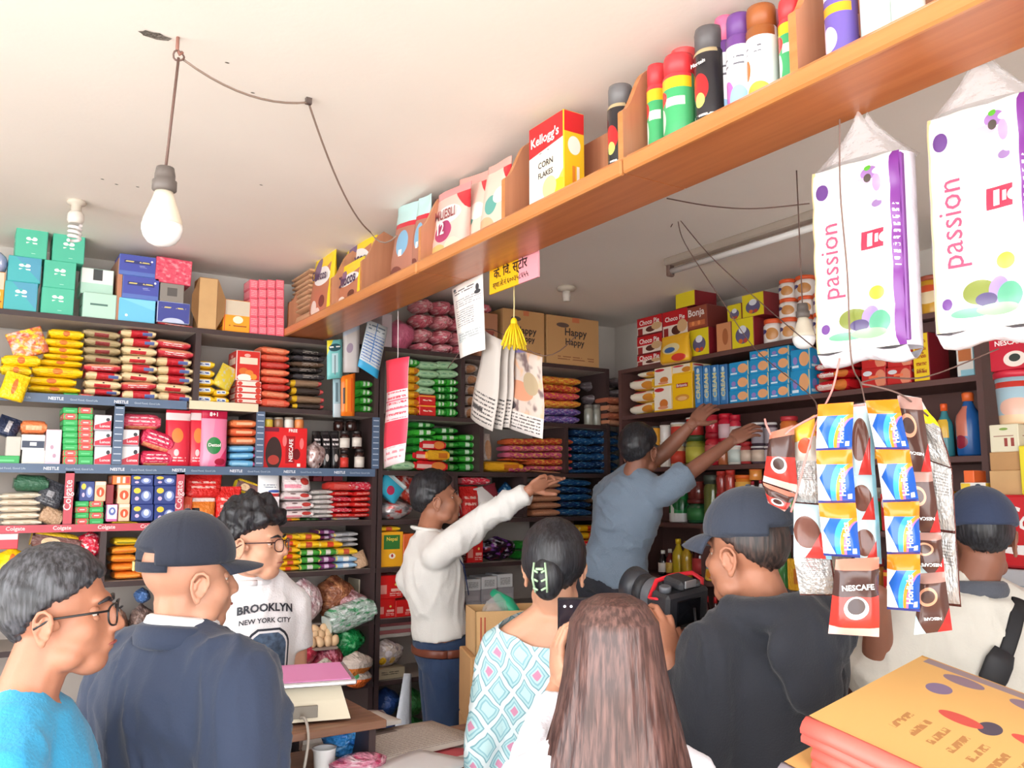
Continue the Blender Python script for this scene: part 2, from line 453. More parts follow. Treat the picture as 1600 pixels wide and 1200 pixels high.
# ------------------------------------------------------------------ overhead wooden shelf
bm_ = empty('overhead_shelf', (XBM, 1.9, ZBM))
tag(bm_, 'long varnished honey-wood overhead shelf with curved dividers, running below the ceiling', 'shelf')
Y0, Y1 = -0.9, YS + 0.06
seams = [onX(655, 430, XBM).y, onX(977, 270, XBM).y]
ys = [Y0] + sorted(seams) + [Y1]
for a, b in zip(ys[:-1], ys[1:]):
    o = MB().box((0, a+0.002-1.9, 0), (XBB-XBM, b-0.002-1.9, 0.022)).obj('shelf_board', [M_bwood], bm_)
    MB().box((-0.012, a+0.002-1.9, -0.004), (0.004, b-0.002-1.9, 0.034), 0, 0.005).box((0.0, a+0.002-1.9, 0.034), (0.014, b-0.002-1.9, 0.042), 0, 0.003).obj('front_lip', [M_lip], bm_)
    MB().box((XBB-XBM-0.014, a+0.002-1.9, 0.022), (XBB-XBM, b-0.002-1.9, 0.24)).obj('back_board', [M_bface], bm_)
def divider(y):
    n = 10; pts = [(0.016, 0.022), (0.016, 0.165)]
    for k in range(n+1):
        t = k/n; s = t*t*(3-2*t)
        pts.append((0.02 + 0.075*t, 0.17 + 0.115*s))
    pts += [(0.105, 0.296), (XBB-XBM-0.015, 0.27), (XBB-XBM-0.015, 0.022)]
    mb = MB(); N_ = len(pts)
    for yy in (y-0.009, y+0.009):
        for p in pts: mb.v.append((p[0], yy-1.9, p[1]))
    mb.face(list(range(N_)), None, 0); mb.face(list(range(N_, 2*N_))[::-1], None, 0)
    for k in range(N_): mb.face((k, k+N_, (k+1) % N_+N_, (k+1) % N_), None, 1)
    return mb.obj('divider', [M_bface, M_lip], bm_)
DIV = [onX(px, py, XBM+0.02).y for px, py in ((451, 500), (518, 468), (565, 445), (657, 400), (788, 335), (972, 240), (1243, 110))]
for y in DIV: divider(y)
divider(-0.1)
# ------------------------------------------------------------------ things on the ceiling
def bulb(loc, label, s=1.0, tilt=0.0, lit=True):
    o = empty('hanging_bulb', loc)
    mb = MB().lathe([(0.004, 0.128), (0.018, 0.128), (0.021, 0.112), (0.021, 0.1), (0.025, 0.098), (0.025, 0.078), (0.019, 0.074)][::-1], 18)
    mb.obj('socket', [mat('grey_socket', (104, 96, 92), rough=0.5)], o)
    MB().lathe([(0.018, 0.076), (0.024, 0.055), (0.033, 0.03), (0.039, 0.012), (0.041, 0.0)][::-1], 24).obj('collar', [mat('bulb_collar_cream', (226, 216, 196), rough=0.4)], o)
    MB().lathe([(0.0005, -0.045), (0.015, -0.0435), (0.028, -0.037), (0.037, -0.025), (0.0415, -0.01), (0.0415, 0.001)], 24).obj('globe', [mat('opal_globe', (250, 250, 250), rough=0.25)], o)
    o.scale = (s,)*3; o.rotation_euler = (tilt, 0, 0)
    tag(o, label, 'light bulb')
    return o
hook = onZ(278, 58, CEIL)
bz = A(263, 345, 0).z
top = Vector((hook.x, hook.y, CEIL-0.05))
# the bulb hangs on its cord straight below the hook
dd = (hook - CAM).dot(F3)
gl = A(262, 366, dd)
bl = bulb((hook.x-0.012, hook.y, gl.z), 'round white bulb hanging on a thin cord from the ceiling hook', 1.06)
hk = empty('ceiling_hook', (hook.x, hook.y, CEIL))
MB().tube([(0, 0, 0.002), (0, 0, -0.03), (0.006, 0, -0.042), (0.012, 0, -0.034)], 0.004, 6).obj('shank', [mat('rusty_iron', (150, 104, 92), rough=0.7)], hk)
MB().tube([(0.012*math.cos(a)*1.0+0.004, 0.004*math.sin(2*a), -0.045+0.012*math.sin(a)) for a in [k*math.pi/6 for k in range(13)]], 0.0022, 6).obj('ring', [M_wire], hk)
tag(hk, 'rusty iron hook in the ceiling holding the bulb cord', 'hook')
c0 = Vector((bl.location.x, bl.location.y, gl.z+0.126))
MB().tube([top + Vector((0.004, 0, 0.0)), (top+c0)/2 + Vector((0.002, 0, 0)), c0], 0.0032, 8).obj('bulb_cord', [M_wire])
tag(bpy.data.objects['bulb_cord'], 'straight thin brown cord carrying the hanging white bulb', 'cord')
clip = onZ(482, 160, CEIL-0.012)
beam_pt = onX(578, 362, XBM+0.03)
def sag(a, b, n, dz, wob=0.0):
    a, b = Vector(a), Vector(b)
    return [a.lerp(b, t) + Vector((0, 0, -dz*4*t*(1-t))) + Vector((wob*math.sin(t*9), wob*math.cos(t*7), 0)) for t in [k/n for k in range(n+1)]]
pts = sag(top + Vector((0.012, 0, 0)), clip, 10, 0.035) + sag(clip, beam_pt, 12, 0.055)[1:]
beam2 = onX(620, 368, XBM+0.05)
pts += sag(beam_pt, beam2, 5, 0.035)[1:]
o = MB().tube(pts, 0.003, 7).obj('ceiling_cable', [mat('grey_cable', (150, 130, 118), rough=0.6)])
tag(o, 'slack cable looping from the ceiling hook to the overhead shelf', 'cable')
MB().box((clip.x-0.008, clip.y-0.006, clip.z-0.005), (clip.x+0.008, clip.y+0.006, CEIL)).obj('cable_clip', [M_edge], o)
def cfl(px, py, label, on_s=1.0):
    p = onZ(px, py, CEIL)
    o = empty('spiral_lamp', p)
    MB().lathe([(0.03, 0.0), (0.034, -0.006), (0.03, -0.014), (0.018, -0.018), (0.018, -0.04)][::-1], 16).obj('ceiling_rose', [mat('dusty_cream', (208, 198, 184), rough=0.6)], o)
    MB().lathe([(0.019, -0.04), (0.027, -0.05), (0.028, -0.075), (0.022, -0.086)][::-1], 16).obj('ballast', [mat('lamp_ballast', (222, 216, 208), rough=0.4)], o)
    sp = [(0.019*math.cos(a), 0.019*math.sin(a), -0.09-0.0085*a/math.pi) for a in [k*math.pi/6 for k in range(43)]]
    MB().tube(sp, 0.006, 7).obj('spiral_tube', [mat('lamp_tube_white', (238, 232, 232), rough=0.25)], o)
    o.scale = (on_s,)*3
    tag(o, label, 'lamp')
cfl(120, 314, 'unlit spiral lamp on the ceiling above the teal boxes')
p = onZ(885, 448, CEIL); o = empty('lamp_holder', p)
MB().lathe([(0.045, 0), (0.05, -0.008), (0.045, -0.02), (0.024, -0.026)][::-1], 18).obj('ceiling_rose', [MATS['dusty_cream']], o)
MB().lathe([(0.02, -0.024), (0.022, -0.05), (0.018, -0.06), (0.021, -0.075), (0.012, -0.078)][::-1], 16).obj('socket', [MATS['lamp_ballast']], o)
tag(o, 'empty lamp holder on the ceiling above the cardboard cartons', 'lamp holder')
p = onZ(242, 55, CEIL)
mb = MB()
for k in range(14):
    a = 2*math.pi*k/14; r = 0.026*(1+0.35*math.sin(3.1*k))
    mb.v.append((p.x+1.3*r*math.cos(a), p.y+0.6*r*math.sin(a), CEIL-0.0015))
mb.face(list(range(14))[::-1])
o = mb.obj('plaster_hole', [mat('broken_plaster', (120, 112, 104), rough=0.95, bump=1.0, bscale=120, var=0.3)])
tag(o, 'ragged grey patch of broken plaster beside the ceiling hook', 'plaster patch')
for px, py in ((408, 289), (355, 98), (160, 280), (182, 288), (215, 292), (395, 145)):
    p = onZ(px, py, CEIL)
    MB().ell((p.x, p.y, CEIL), (0.006, 0.0035, 0.0012), None, 8, 4).obj('plaster_speck', [MATS['broken_plaster']], o)
# tube light
a, b = onZ(1038, 402, CEIL), onZ(1290, 330, CEIL)
xt = (a.x+b.x)/2
o = empty('tube_light', (xt, (a.y+b.y)/2, CEIL)); L2 = (a.y-b.y)/2
MB().box((-0.028, -L2-0.02, -0.034), (0.028, L2+0.02, 0), 0, 0.006).obj('fixture_body', [mat('aged_fixture', (176, 164, 152), rough=0.5)], o)
MB().tube([(-0.004, -L2+0.01, -0.062), (-0.004, L2-0.01, -0.062)], 0.0135, 14).obj('tube', [mat('white_tube_glass', (236, 236, 236), rough=0.15)], o)
for sgn in (-1, 1):
    MB().box((-0.022, sgn*L2-0.012, -0.085), (0.016, sgn*L2+0.012, -0.03), 0, 0.006).obj('end_cap', [mat('brown_end_cap', (120, 96, 88), rough=0.5)], o)
tag(o, 'unlit tube light fixture on the ceiling behind the overhead shelf', 'tube light')
# ================================================================== goods: shapes
def pillow_mesh(seed):
    rnd = random.Random(seed); mb = MB(); NS, NR = 10, 12
    st = [0, .035, .075, .13, .3, .5, .7, .87, .925, .965, 1]; NS = len(st)-1
    ph = rnd.uniform(0, 6)
    for k, u in enumerate(st):
        e = min(u, 1-u)
        t = .66 if e < .01 else .52 if e < .05 else .86 if e < .1 else .98 if e < .2 else 1.0
        wd = 1.0 if e < .05 else 0.96
        zc = 0.46 + (0.0 if t > .9 else 0.04*math.sin(ph+u*5))
        for i in range(NR):
            a = 2*math.pi*i/NR
            c, s = math.cos(a), math.sin(a)
            y = 0.5*wd*math.copysign(abs(c)**0.62, c); z = 0.5*t*math.copysign(abs(s)**0.72, s)
            jit = 0.03*math.sin(ph*3+i*2.1+k*1.7)*(1 if t > .4 else .2)
            mb.v.append((u-.5, y*(1+jit), max(0.0, min(1.0, zc+z*(0.96+jit) + (0.5-zc)*t))))
    for k in range(NS):
        for i in range(NR):
            i2 = (i+1) % NR
            q = (k*NR+i, (k+1)*NR+i, (k+1)*NR+i2, k*NR+i2)
            mb.face(q, [(mb.v[j][0]+.5, mb.v[j][2]) for j in q], 0, True)
    mb.face([i for i in range(NR)], None, 0); mb.face([NS*NR+i for i in range(NR)][::-1], None, 0)
    return mb
def pouch_mesh(seed):
    rnd = random.Random(seed); mb = MB(); NR = 14
    st = [0, .04, .14, .3, .5, .7, .84, .9, .93, 1.0]
    ph = rnd.uniform(0, 6)
    for k, z in enumerate(st):
        t = [.55, .86, 1, .95, .82, .58, .3, .1, .05, .04][k]
        wd = [.94, .98, 1, .985, .97, .975, .99, 1, 1, 1][k]
        for i in range(NR):
            a = 2*math.pi*i/NR; c, s = math.cos(a), math.sin(a)
            x = 0.5*wd*math.copysign(abs(c)**0.6, c); y = 0.5*t*math.copysign(abs(s)**0.8, s)
            y += 0.10*math.sin(ph+x*5+z*4)*(0.3+z*.7)*.6
            y *= 1+0.06*math.sin(ph*2+i*1.9+k*2.3)
            mb.v.append((x, max(-.5, min(.5, y)), z))
    for k in range(len(st)-1):
        for i in range(NR):
            i2 = (i+1) % NR
            q = (k*NR+i, k*NR+i2, (k+1)*NR+i2, (k+1)*NR+i)
            mb.face(q, [(mb.v[j][0]+.5, mb.v[j][2]) for j in q], 0, True)
    mb.face(list(range(NR))[::-1], None, 0); mb.face([(len(st)-1)*NR+i for i in range(NR)], None, 0)
    return mb
def bag_mesh(seed, seg=20, rings=14):
    """a slumped plastic bag with creases and a gathered top"""
    rnd = random.Random(seed); mb = MB(); o3 = Vector((seed*3.1, seed*1.7, 0))
    for j in range(rings+1):
        t = j/rings
        r = math.sin(math.pi*min(1, t*0.96+.04))**0.55 if t < .8 else 0.62*(1-(t-.8)/.2)**1.2 + .08
        z = t
        for i in range(seg):
            a = 2*math.pi*i/seg
            n = noise.noise(Vector((math.cos(a)*1.3, math.sin(a)*1.3, t*2.5))+o3)*.28 + noise.noise(Vector((math.cos(a)*4, math.sin(a)*4, t*7))+o3)*.10
            rr = min(.52, .5*r*(1+n))
            mb.v.append((rr*math.cos(a)*1.02, rr*math.sin(a), max(0, min(1, z*.98 + n*.05*(1-t)*t*4))))
    for j in range(rings):
        for i in range(seg):
            i2 = (i+1) % seg
            q = (j*seg+i, j*seg+i2, (j+1)*seg+i2, (j+1)*seg+i)
            mb.face(q, [(mb.v[k][0]+.5, mb.v[k][2]) for k in q], 0, True)
    mb.face(list(range(seg))[::-1], None, 0); mb.face([rings*seg+i for i in range(seg)], None, 0)
    return mb
GEN = {'pillow': [pillow_mesh(i) for i in range(5)], 'pouch': [pouch_mesh(i) for i in range(6)], 'bag': [bag_mesh(i) for i in range(9)]}
MCACHE = {}
def shared(kind, var, m):
    k = (kind, var, m.name)
    if k not in MCACHE: MCACHE[k] = GEN[kind][var % len(GEN[kind])].mesh(kind, [m])
    return MCACHE[k]
def boxmesh(w_, d_, h_, front, side):
    k = ('box', round(w_, 3), round(d_, 3), round(h_, 3), front.name, side.name)
    if k not in MCACHE:
        MCACHE[k] = MB().box((-w_/2, -d_/2, 0), (w_/2, d_/2, h_), 1, 0.0025, front=0).mesh('carton', [front, side])
    return MCACHE[k]
# ------------------------------------------------------------------ placing on a plane that the shelf front lies in
ITEMS = []
PLANE = ['Y', YS, BL]
def plane(ax, val, levels): PLANE[:] = [ax, val, levels]
def sz(px, py, off=0.0):
    if PLANE[0] == 'Y':
        p = onY(px, py, PLANE[1]+off); return p.x, p.z
    p = onX(px, py, PLANE[1]+off); return -p.y, p.z
def add(kind, px0, py0, px1, py1, name, label, cat, m, side=None, depth=0.14, off=0.015, txt=(), rot=0.0, group=None, hang=False, var=None, extra=None, yaw=0.0, hfix=None):
    mx, my = (px0+px1)/2, (py0+py1)/2
    s0 = sz(px0, my, off)[0]; s1 = sz(px1, my, off)[0]
    z1 = sz(mx, py0, off)[1]; z0 = sz(mx, py1, off)[1]
    ITEMS.append(dict(kind=kind, s0=s0, s1=s1, z0=z0, z1=z1, name=name, label=label, cat=cat, m=m, side=side or m, d=depth, off=off, txt=txt, rot=rot, group=group, hang=hang,
                      var=random.randrange(9) if var is None else var, extra=extra, yaw=yaw, ax=PLANE[0], val=PLANE[1]))
def B(*a, **k): add('box', *a, **k)
def PK(*a, **k): add('pillow', *a, **k)
def PO(*a, **k): add('pouch', *a, **k)
def BG(*a, **k): add('bag', *a, **k)
def JAR(*a, **k): add('jar', *a, **k)
ORD = ['bottom', 'second from bottom', 'third from bottom', 'fourth from bottom', 'fifth from bottom', 'sixth from bottom', 'seventh from bottom', 'eighth from bottom', 'ninth from bottom', 'tenth from bottom']
def STK(kind, px0, px1, yt, yb, n, name, desc, where, cat, mats, group=None, depth=0.14, off=0.015, jit=2.0, side=None, txt=(), wob=0.0):
    h = (yb-yt)/n
    for i in range(n):
        y1 = yb-h*i; y0 = y1-h
        j = random.uniform(-jit, jit)
        o = 'only' if n == 1 else (('top' if i == n-1 else ORD[i]))
        add(kind, px0+j, y0, px1+j+random.uniform(-jit, jit)*.5, y1, name, '%s, %s of the stack %s' % (desc, o, where), cat, mats[i % len(mats)], side=side, depth=depth*random.uniform(.94, 1.0), off=off+random.uniform(0, .008), group=group or (name.replace('_', ' ')+'s ' + where), txt=txt, yaw=random.uniform(-wob, wob) if kind != 'pillow' else random.uniform(-.07, .07), rot=random.uniform(-2.6, 2.6) if kind == 'pillow' else 0)
def flush():
    levels = PLANE[2]
    done = []
    for it in sorted(ITEMS, key=lambda q: q['z0']):
        if not it['hang']:
            cand = [l for l in levels if l <= it['z0']+0.06]
            sup = max(cand) if cand else it['z0']
            base = sup
            for q in done:
                if q['hang']: continue
                ov = min(q['s1'], it['s1'])-max(q['s0'], it['s0'])
                dv = min(q['off']+q['d'], it['off']+it['d'])-max(q['off'], it['off'])
                if ov > .3*min(q['s1']-q['s0'], it['s1']-it['s0']) and dv > 0.02 and q['z1'] <= it['z0']+.03 and q['z1'] > sup: sup = q['z1']
            if it['z0']-sup < .09 or sup > it['z0']:
                it['z0'] = sup
                it['z1'] = max(it['z1'], sup+.012)
            up = [l for l in levels if l > base+.01]
            if up: it['z1'] = min(it['z1'], min(up)-.026)
            if it['z1'] - it['z0'] < .01: it['z1'] = it['z0']+.01
        done.append(it)
    for it in done: build(it)
    ITEMS.clear()
def build(it):
    w_, h_, d_ = it['s1']-it['s0']-.0015, it['z1']-it['z0'], it['d']
    k = it['kind']; s = (it['s0']+it['s1'])/2; into = it['off']+d_/2
    if k == 'jar': d_ = w_; into = it['off']+w_/2
    if it['ax'] == 'Y': loc = (s, it['val']+into, it['z0']); rz = 0
    else: loc = (it['val']+into, -s, it['z0']); rz = -math.pi/2
    if it['rot']: h_ *= 1.0
    if k == 'box': o = link(it['name'], boxmesh(w_, d_, h_, it['m'], it['side']))
    elif k in ('pillow', 'pouch', 'bag'):
        o = link(it['name'], shared(k, it['var'], it['m'])); o.scale = (w_, d_, h_)
    elif k == 'jar':
        o = jar(it['name'], w_/2, h_, it['m'], **(it['extra'] or {}))
    o.location = loc
    o.rotation_euler = (0, 0, rz+it['yaw'])
    if it['rot']:
        Mz = Matrix.Rotation(rz, 4, 'Z'); c = Matrix.Translation((0, 0, h_/2))
        sc = Matrix.Diagonal((o.scale[0], o.scale[1], o.scale[2], 1))
        o.matrix_world = Matrix.Translation(loc) @ Mz @ c @ Matrix.Rotation(R_(it['rot']), 4, 'Y') @ c.inverted() @ sc
    tag(o, it['label'], it['cat'], it['group'])
    if k == 'bag' and h_ > .05:
        pass
    fy = -d_/2-.0012 if k != 'jar' else -w_/2-.002
    if k == 'pillow': fy = -d_*.49-.001
    for t in it['txt']:
        string, u, v, fr = t[:4]; col = t[4] if len(t) > 4 else (255, 255, 255); rot = t[5] if len(t) > 5 else 0
        fyy = fy
        if k == 'pouch': fyy = -d_/2*(1.02 if v < .6 else .8)-.002
        put_text(o, string, w_*fr if not rot else h_*fr, (u-.5)*w_, fyy, v*h_, col, rot=rot, bold=0.02)
    return o
def jar(name, r, h, m, style='jar', lid=(200, 40, 40), label=None, seg=16):
    """round pack: body + lid (+ printed label band) as parts"""
    lm = mat('lid_%d_%d_%d' % tuple(lid), lid, rough=0.4)
    if style == 'can':
        prof = [(r*.95, 0), (r, h*.03), (r, h*.9), (r*.94, h*.93)]
        lp = [(r*1.01, h*.9), (r*1.01, h*.985), (r*.93, h)]
    elif style == 'tub':
        prof = [(r*.84, 0), (r*.88, h*.04), (r*.97, h*.88)]
        lp = [(r*1.02, h*.87), (r*1.03, h*.97), (r*.98, h)]
    elif style == 'spray':
        prof = [(r*.94, 0), (r, h*.015), (r, h*.76), (r*.9, h*.785), (r*.78, h*.8)]
        lp = [(r*.9, h*.785), (r*.92, h*.95), (r*.86, h*.99), (r*.6, h)]
    elif style == 'bottle':
        prof = [(r*.93, 0), (r, h*.03), (r, h*.55), (r*.92, h*.64), (r*.5, h*.76), (r*.36, h*.84), (r*.36, h*.87)]
        lp = [(r*.42, h*.86), (r*.44, h*.98), (r*.38, h)]
    else:
        prof = [(r*.93, 0), (r, h*.04), (r, h*.68), (r*.95, h*.75), (r*.82, h*.79), (r*.82, h*.82)]
        lp = [(r*.92, h*.81), (r*.93, h*.98), (r*.86, h)]
    o = MB().lathe(prof, seg).obj(name, [m])
    MB().lathe(lp, seg).obj('lid', [lm], o)
    if label is not None:
        lb = label if hasattr(label, 'node_tree') else mat('paper_%d_%d_%d' % tuple(label), label, rough=0.5)
        top_ = .5 if style == 'bottle' else .62 if style == 'jar' else .78
        MB().lathe([(r*1.008, h*.12), (r*1.008, h*top_)], seg).obj('label_band', [lb], o)
    return o
# ================================================================== printed materials
W_, K_ = (250, 248, 244), (30, 28, 30)
teal1 = pmat('teal_carton', (84, 190, 160), [('e', .40, .66, .09, .06, W_), ('e', .58, .66, .10, .07, W_), ('h', 0, 1, .9, (84, 190, 160)), ('e', .49, .72, .05, .06, (84, 190, 160)), ('l', .32, .42, .68, .54, 1, W_), ('l', .36, .12, .64, .16, 1, (190, 230, 220))], rough=.5)
teal2 = pmat('teal_blue_carton', (74, 178, 184), [('h', .6, .5, .62, (84, 160, 190)), ('e', .40, .66, .09, .06, W_), ('e', .58, .66, .10, .07, W_), ('e', .49, .72, .05, .06, (74, 178, 184)), ('l', .32, .42, .68, .54, 1, W_)], rough=.5)
mint = pmat('mint_carton', (186, 222, 206), [('r', .2, .5, .75, .58, (80, 120, 110))], rough=.5)
minto = pmat('white_mint_carton', (236, 236, 236), [('r', 0, 0, 1, .42, (184, 222, 206)), ('r', .36, .55, .66, 1, (70, 72, 74))], rough=.5)
blue1 = pmat('blue_carton', (74, 84, 172), [('r', 0, 0, 1, .18, (92, 118, 192)), ('e', .9, .78, .03, .05, W_), ('r', .12, .58, .88, .74, (52, 58, 120)), ('l', .14, .6, .86, .73, 1, (232, 214, 120)), ('l', .55, .42, .8, .5, 1, (180, 190, 226))], rough=.45)
blue2 = pmat('sky_carton', (110, 196, 232), [('e', .2, .25, .04, .06, W_), ('h', .4, .9, .9, (130, 210, 240))], rough=.45)
blue3 = pmat('navy_carton', (66, 74, 152), [('h', -.1, 1, .9, (66, 74, 152)), ('e', .5, .0, .35, .22, (196, 206, 232)), ('l', .12, .66, .88, .8, 1, (232, 214, 120))], rough=.45)
pinkbox = pmat('pink_red_carton', (226, 84, 108), busy=(6, [(244, 150, 160), (214, 60, 90)], .42), rough=.45)
greyc = pmat('grey_carton', (140, 134, 128), [('r', .28, .3, .72, .78, (92, 88, 86))], rough=.6)
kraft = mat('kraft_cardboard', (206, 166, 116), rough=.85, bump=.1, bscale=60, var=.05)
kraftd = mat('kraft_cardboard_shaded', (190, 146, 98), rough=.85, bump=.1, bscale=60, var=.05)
dil = pmat('orange_tea_carton', (250, 162, 34), [('r', 0, .52, 1, 1, (214, 200, 178)), ('e', .55, .38, .2, .12, (250, 240, 210)), ('r', 0, 0, .04, 1, (226, 96, 40)), ('l', .2, .12, .9, .2, 1, (150, 60, 20))], rough=.5)
pinkp = pmat('pink_packet', (236, 106, 126), [('l', .1, .1, .9, .9, 4, (250, 190, 196))], rough=.3)
yel = [pmat('yellow_noodle_%d' % i, (250, 208, 20), [('e', .5, .5, .1, .3, (226, 120, 50)), ('l', .3, .2, .8, .7, 3, (220, 140, 30))][:i+1], rough=.3, bump=.4) for i in range(2)]
orb = pmat('orange_snack_bag', (246, 140, 60), busy=(5, [(250, 214, 60), (214, 96, 90), (240, 200, 190)], .46), rough=.28, bump=.5)
ww1 = pmat('beige_red_noodle', (238, 214, 168), [('r', .3, 0, .78, 1, (206, 44, 56)), ('r', .62, .2, .9, .55, (96, 116, 176))], rough=.3, bump=.4)
ww2 = pmat('beige_noodle', (238, 216, 172), [('r', .25, .1, .7, .45, (210, 52, 62)), ('e', .5, .62, .03, .1, K_)], rough=.3, bump=.4)
ww3 = pmat('red_noodle', (214, 60, 74), [('r', 0, .55, 1, 1, (222, 150, 116)), ('l', .2, .1, .8, .5, 2, W_)], rough=.3, bump=.4)
ww4 = pmat('olive_noodle', (184, 164, 124), [('r', .3, .1, .7, .5, (150, 60, 60))], rough=.3, bump=.4)
ybis = pmat('yellow_biscuit', (250, 206, 44), [('r', .2, .25, .8, .75, (232, 236, 240)), ('l', .25, .3, .75, .7, 1, (40, 80, 160))], rough=.35)
datebox = pmat('red_sweet_carton', (206, 40, 32), [('r', .12, .55, .9, .78, (246, 214, 190)), ('e', .3, .3, .2, .12, (214, 110, 40)), ('e', .55, .24, .18, .11, (226, 130, 50)), ('e', .35, .08, .32, .12, (246, 238, 226)), ('e', .75, .12, .14, .1, (236, 150, 50)), ('e', .45, .85, .14, .06, (246, 170, 160))], rough=.35)
dateflat = pmat('white_red_sweet_carton', (246, 226, 214), [('e', .88, .5, .12, .5, (206, 60, 40)), ('e', .12, .5, .1, .4, (214, 60, 50)), ('r', 0, 0, 1, .1, (206, 60, 50))], rough=.35)
orred = [pmat('orange_red_pack_%d' % i, c, [('r', .2, .2, .8, .7, (c[0], c[1]+30, c[2]+30))], rough=.3, bump=.5) for i, c in enumerate([(236, 96, 70), (246, 128, 90), (214, 60, 52)])]
darkp = [pmat('dark_pack_%d' % i, c, [('l', .3, .3, .8, .8, 2, (190, 180, 170))], rough=.25, bump=.4) for i, c in enumerate([(70, 66, 70), (56, 50, 50), (110, 86, 70)])]
darky = [pmat('dark_yellow_pack_%d' % i, c, [('r', 0, 0, .16, 1, (226, 180, 40)), ('r', .9, 0, 1, 1, (200, 80, 80))], rough=.25, bump=.4) for i, c in enumerate([(64, 54, 50), (150, 120, 96)])]
redgreen_a = pmat('green_soap_carton', (40, 172, 84), [('r', .15, .3, .8, .55, (96, 206, 130))], rough=.35)
redgreen_b = pmat('red_soap_carton', (42, 172, 84), [('e', .5, .5, .42, .62, (232, 90, 84)), ('r', .3, .4, .7, .62, (250, 220, 214))], rough=.35)
lux = pmat('white_red_carton', (246, 244, 246), [('h', .35, -1, -.32, (212, 32, 60)), ('e', .8, .72, .12, .12, (40, 40, 50)), ('r', 0, 0, 1, .06, (180, 170, 180))], rough=.35)
pinks = [pmat('pink_pack_%d' % i, c, [('l', .15, .3, .85, .75, 2, (250, 220, 224)), ('r', .1, .05, .9, .22, (226, 150, 110))], rough=.25, bump=.6) for i, c in enumerate([(232, 84, 112), (220, 52, 92)])]
redpo = pmat('red_refill_pouch', (222, 46, 68), [('r', 0, .82, 1, .95, (246, 224, 224)), ('e', .45, .55, .22, .13, (226, 130, 60)), ('e', .42, .25, .1, .06, (246, 200, 200)), ('l', .2, .1, .8, .2, 2, (250, 210, 210))], rough=.25)
detp = pmat('pink_handwash_pouch', (240, 130, 168), [('h', -1, .3, -.25, (226, 150, 180)), ('r', 0, .86, 1, 1, (196, 34, 72)), ('e', .46, .38, .27, .15, (34, 128, 66)), ('h', .9, -1.1, .45, (226, 60, 110)), ('e', .7, .1, .2, .06, (170, 30, 60))], rough=.25)
orng = [pmat('orange_soap_%d' % i, c, [('r', .2, .3, .8, .6, (250, 190, 150))], rough=.3, bump=.3) for i, c in enumerate([(246, 136, 84), (238, 112, 72)])]
skyp = pmat('sky_blue_soap', (120, 190, 232), [('r', .1, .3, .7, .6, (160, 214, 244)), ('r', .9, 0, 1, 1, (200, 80, 130))], rough=.3, bump=.3)
nescb = pmat('red_coffee_gift_carton', (222, 26, 32), [('r', 0, .9, .33, 1, (120, 20, 50)), ('e', .22, .35, .19, .42, (54, 36, 34)), ('e', .22, .2, .13, .12, (180, 60, 50)), ('r', .5, .12, .72, .8, (170, 14, 26)), ('e', .76, .35, .09, .14, (110, 14, 24)), ('e', .47, .68, .05, .14, (246, 120, 120)), ('e', .88, .62, .05, .14, (246, 120, 120)), ('r', .78, .04, .86, .12, W_)], rough=.3)
navy = pmat('navy_repellent_carton', (44, 62, 132), [('e', .68, .45, .24, .3, (130, 150, 206)), ('e', .68, .5, .13, .2, (230, 234, 246)), ('e', .24, .75, .17, .16, (236, 206, 60)), ('e', .24, .3, .1, .12, (214, 190, 220))], rough=.35)
orwh = pmat('orange_white_carton', (240, 196, 160), [('e', .5, .45, .4, .26, (222, 82, 36)), ('e', .5, .42, .1, .16, (250, 226, 200)), ('r', 0, .82, 1, 1, (246, 226, 206))], rough=.4)
striped = pmat('striped_carton', (238, 130, 60), [('r', .2, .1, .4, .9, (246, 220, 210)), ('r', .55, .1, .7, .9, (246, 220, 210)), ('r', .75, .1, .95, .9, (230, 60, 60))], rough=.4)
whpur = pmat('white_purple_carton', (226, 226, 240), [('e', .5, .6, .35, .25, (96, 110, 180)), ('r', 0, 0, 1, .12, (226, 110, 170)), ('e', .5, .62, .16, .12, (250, 250, 252))], rough=.4)
creamp = pmat('cream_pack', (240, 228, 208), [('l', .2, .3, .8, .7, 1, (210, 190, 160))], rough=.35, bump=.4)
greenp = pmat('green_flat_pack', (58, 104, 78), [], rough=.35, bump=.4)
charp = pmat('charcoal_pack', (62, 64, 72), [('r', .3, .35, .55, .6, (150, 150, 156)), ('l', .2, .1, .8, .3, 2, (120, 120, 124))], rough=.35, bump=.4)
beigep = pmat('tan_pack', (196, 160, 128), [], rough=.35, bump=.5)
chocy = pmat('choc_yellow_pack', (120, 84, 80), [('e', .4, .45, .2, .25, (226, 190, 150)), ('r', 0, .78, 1, 1, (240, 200, 50)), ('r', 0, 0, 1, .15, (240, 206, 50)), ('l', .5, .3, .9, .6, 1, (240, 224, 220))], rough=.25, bump=.5)
redbusy = pmat('crimson_busy_pack', (222, 40, 66), busy=(7, [(246, 130, 150), (250, 226, 226)], .38), rough=.22, bump=.6)
red2 = pmat('scarlet_pack', (226, 44, 42), [('l', .15, .3, .8, .7, 2, (250, 190, 180))], rough=.22, bump=.6)
yorp = [pmat('yellow_orange_pack_%d' % i, c, [('r', .1, .3, .9, .5, d)], rough=.3, bump=.4) for i, (c, d) in enumerate([((246, 140, 44), (250, 170, 70)), ((246, 160, 50), (230, 120, 40)), ((238, 200, 40), (150, 140, 30))])]
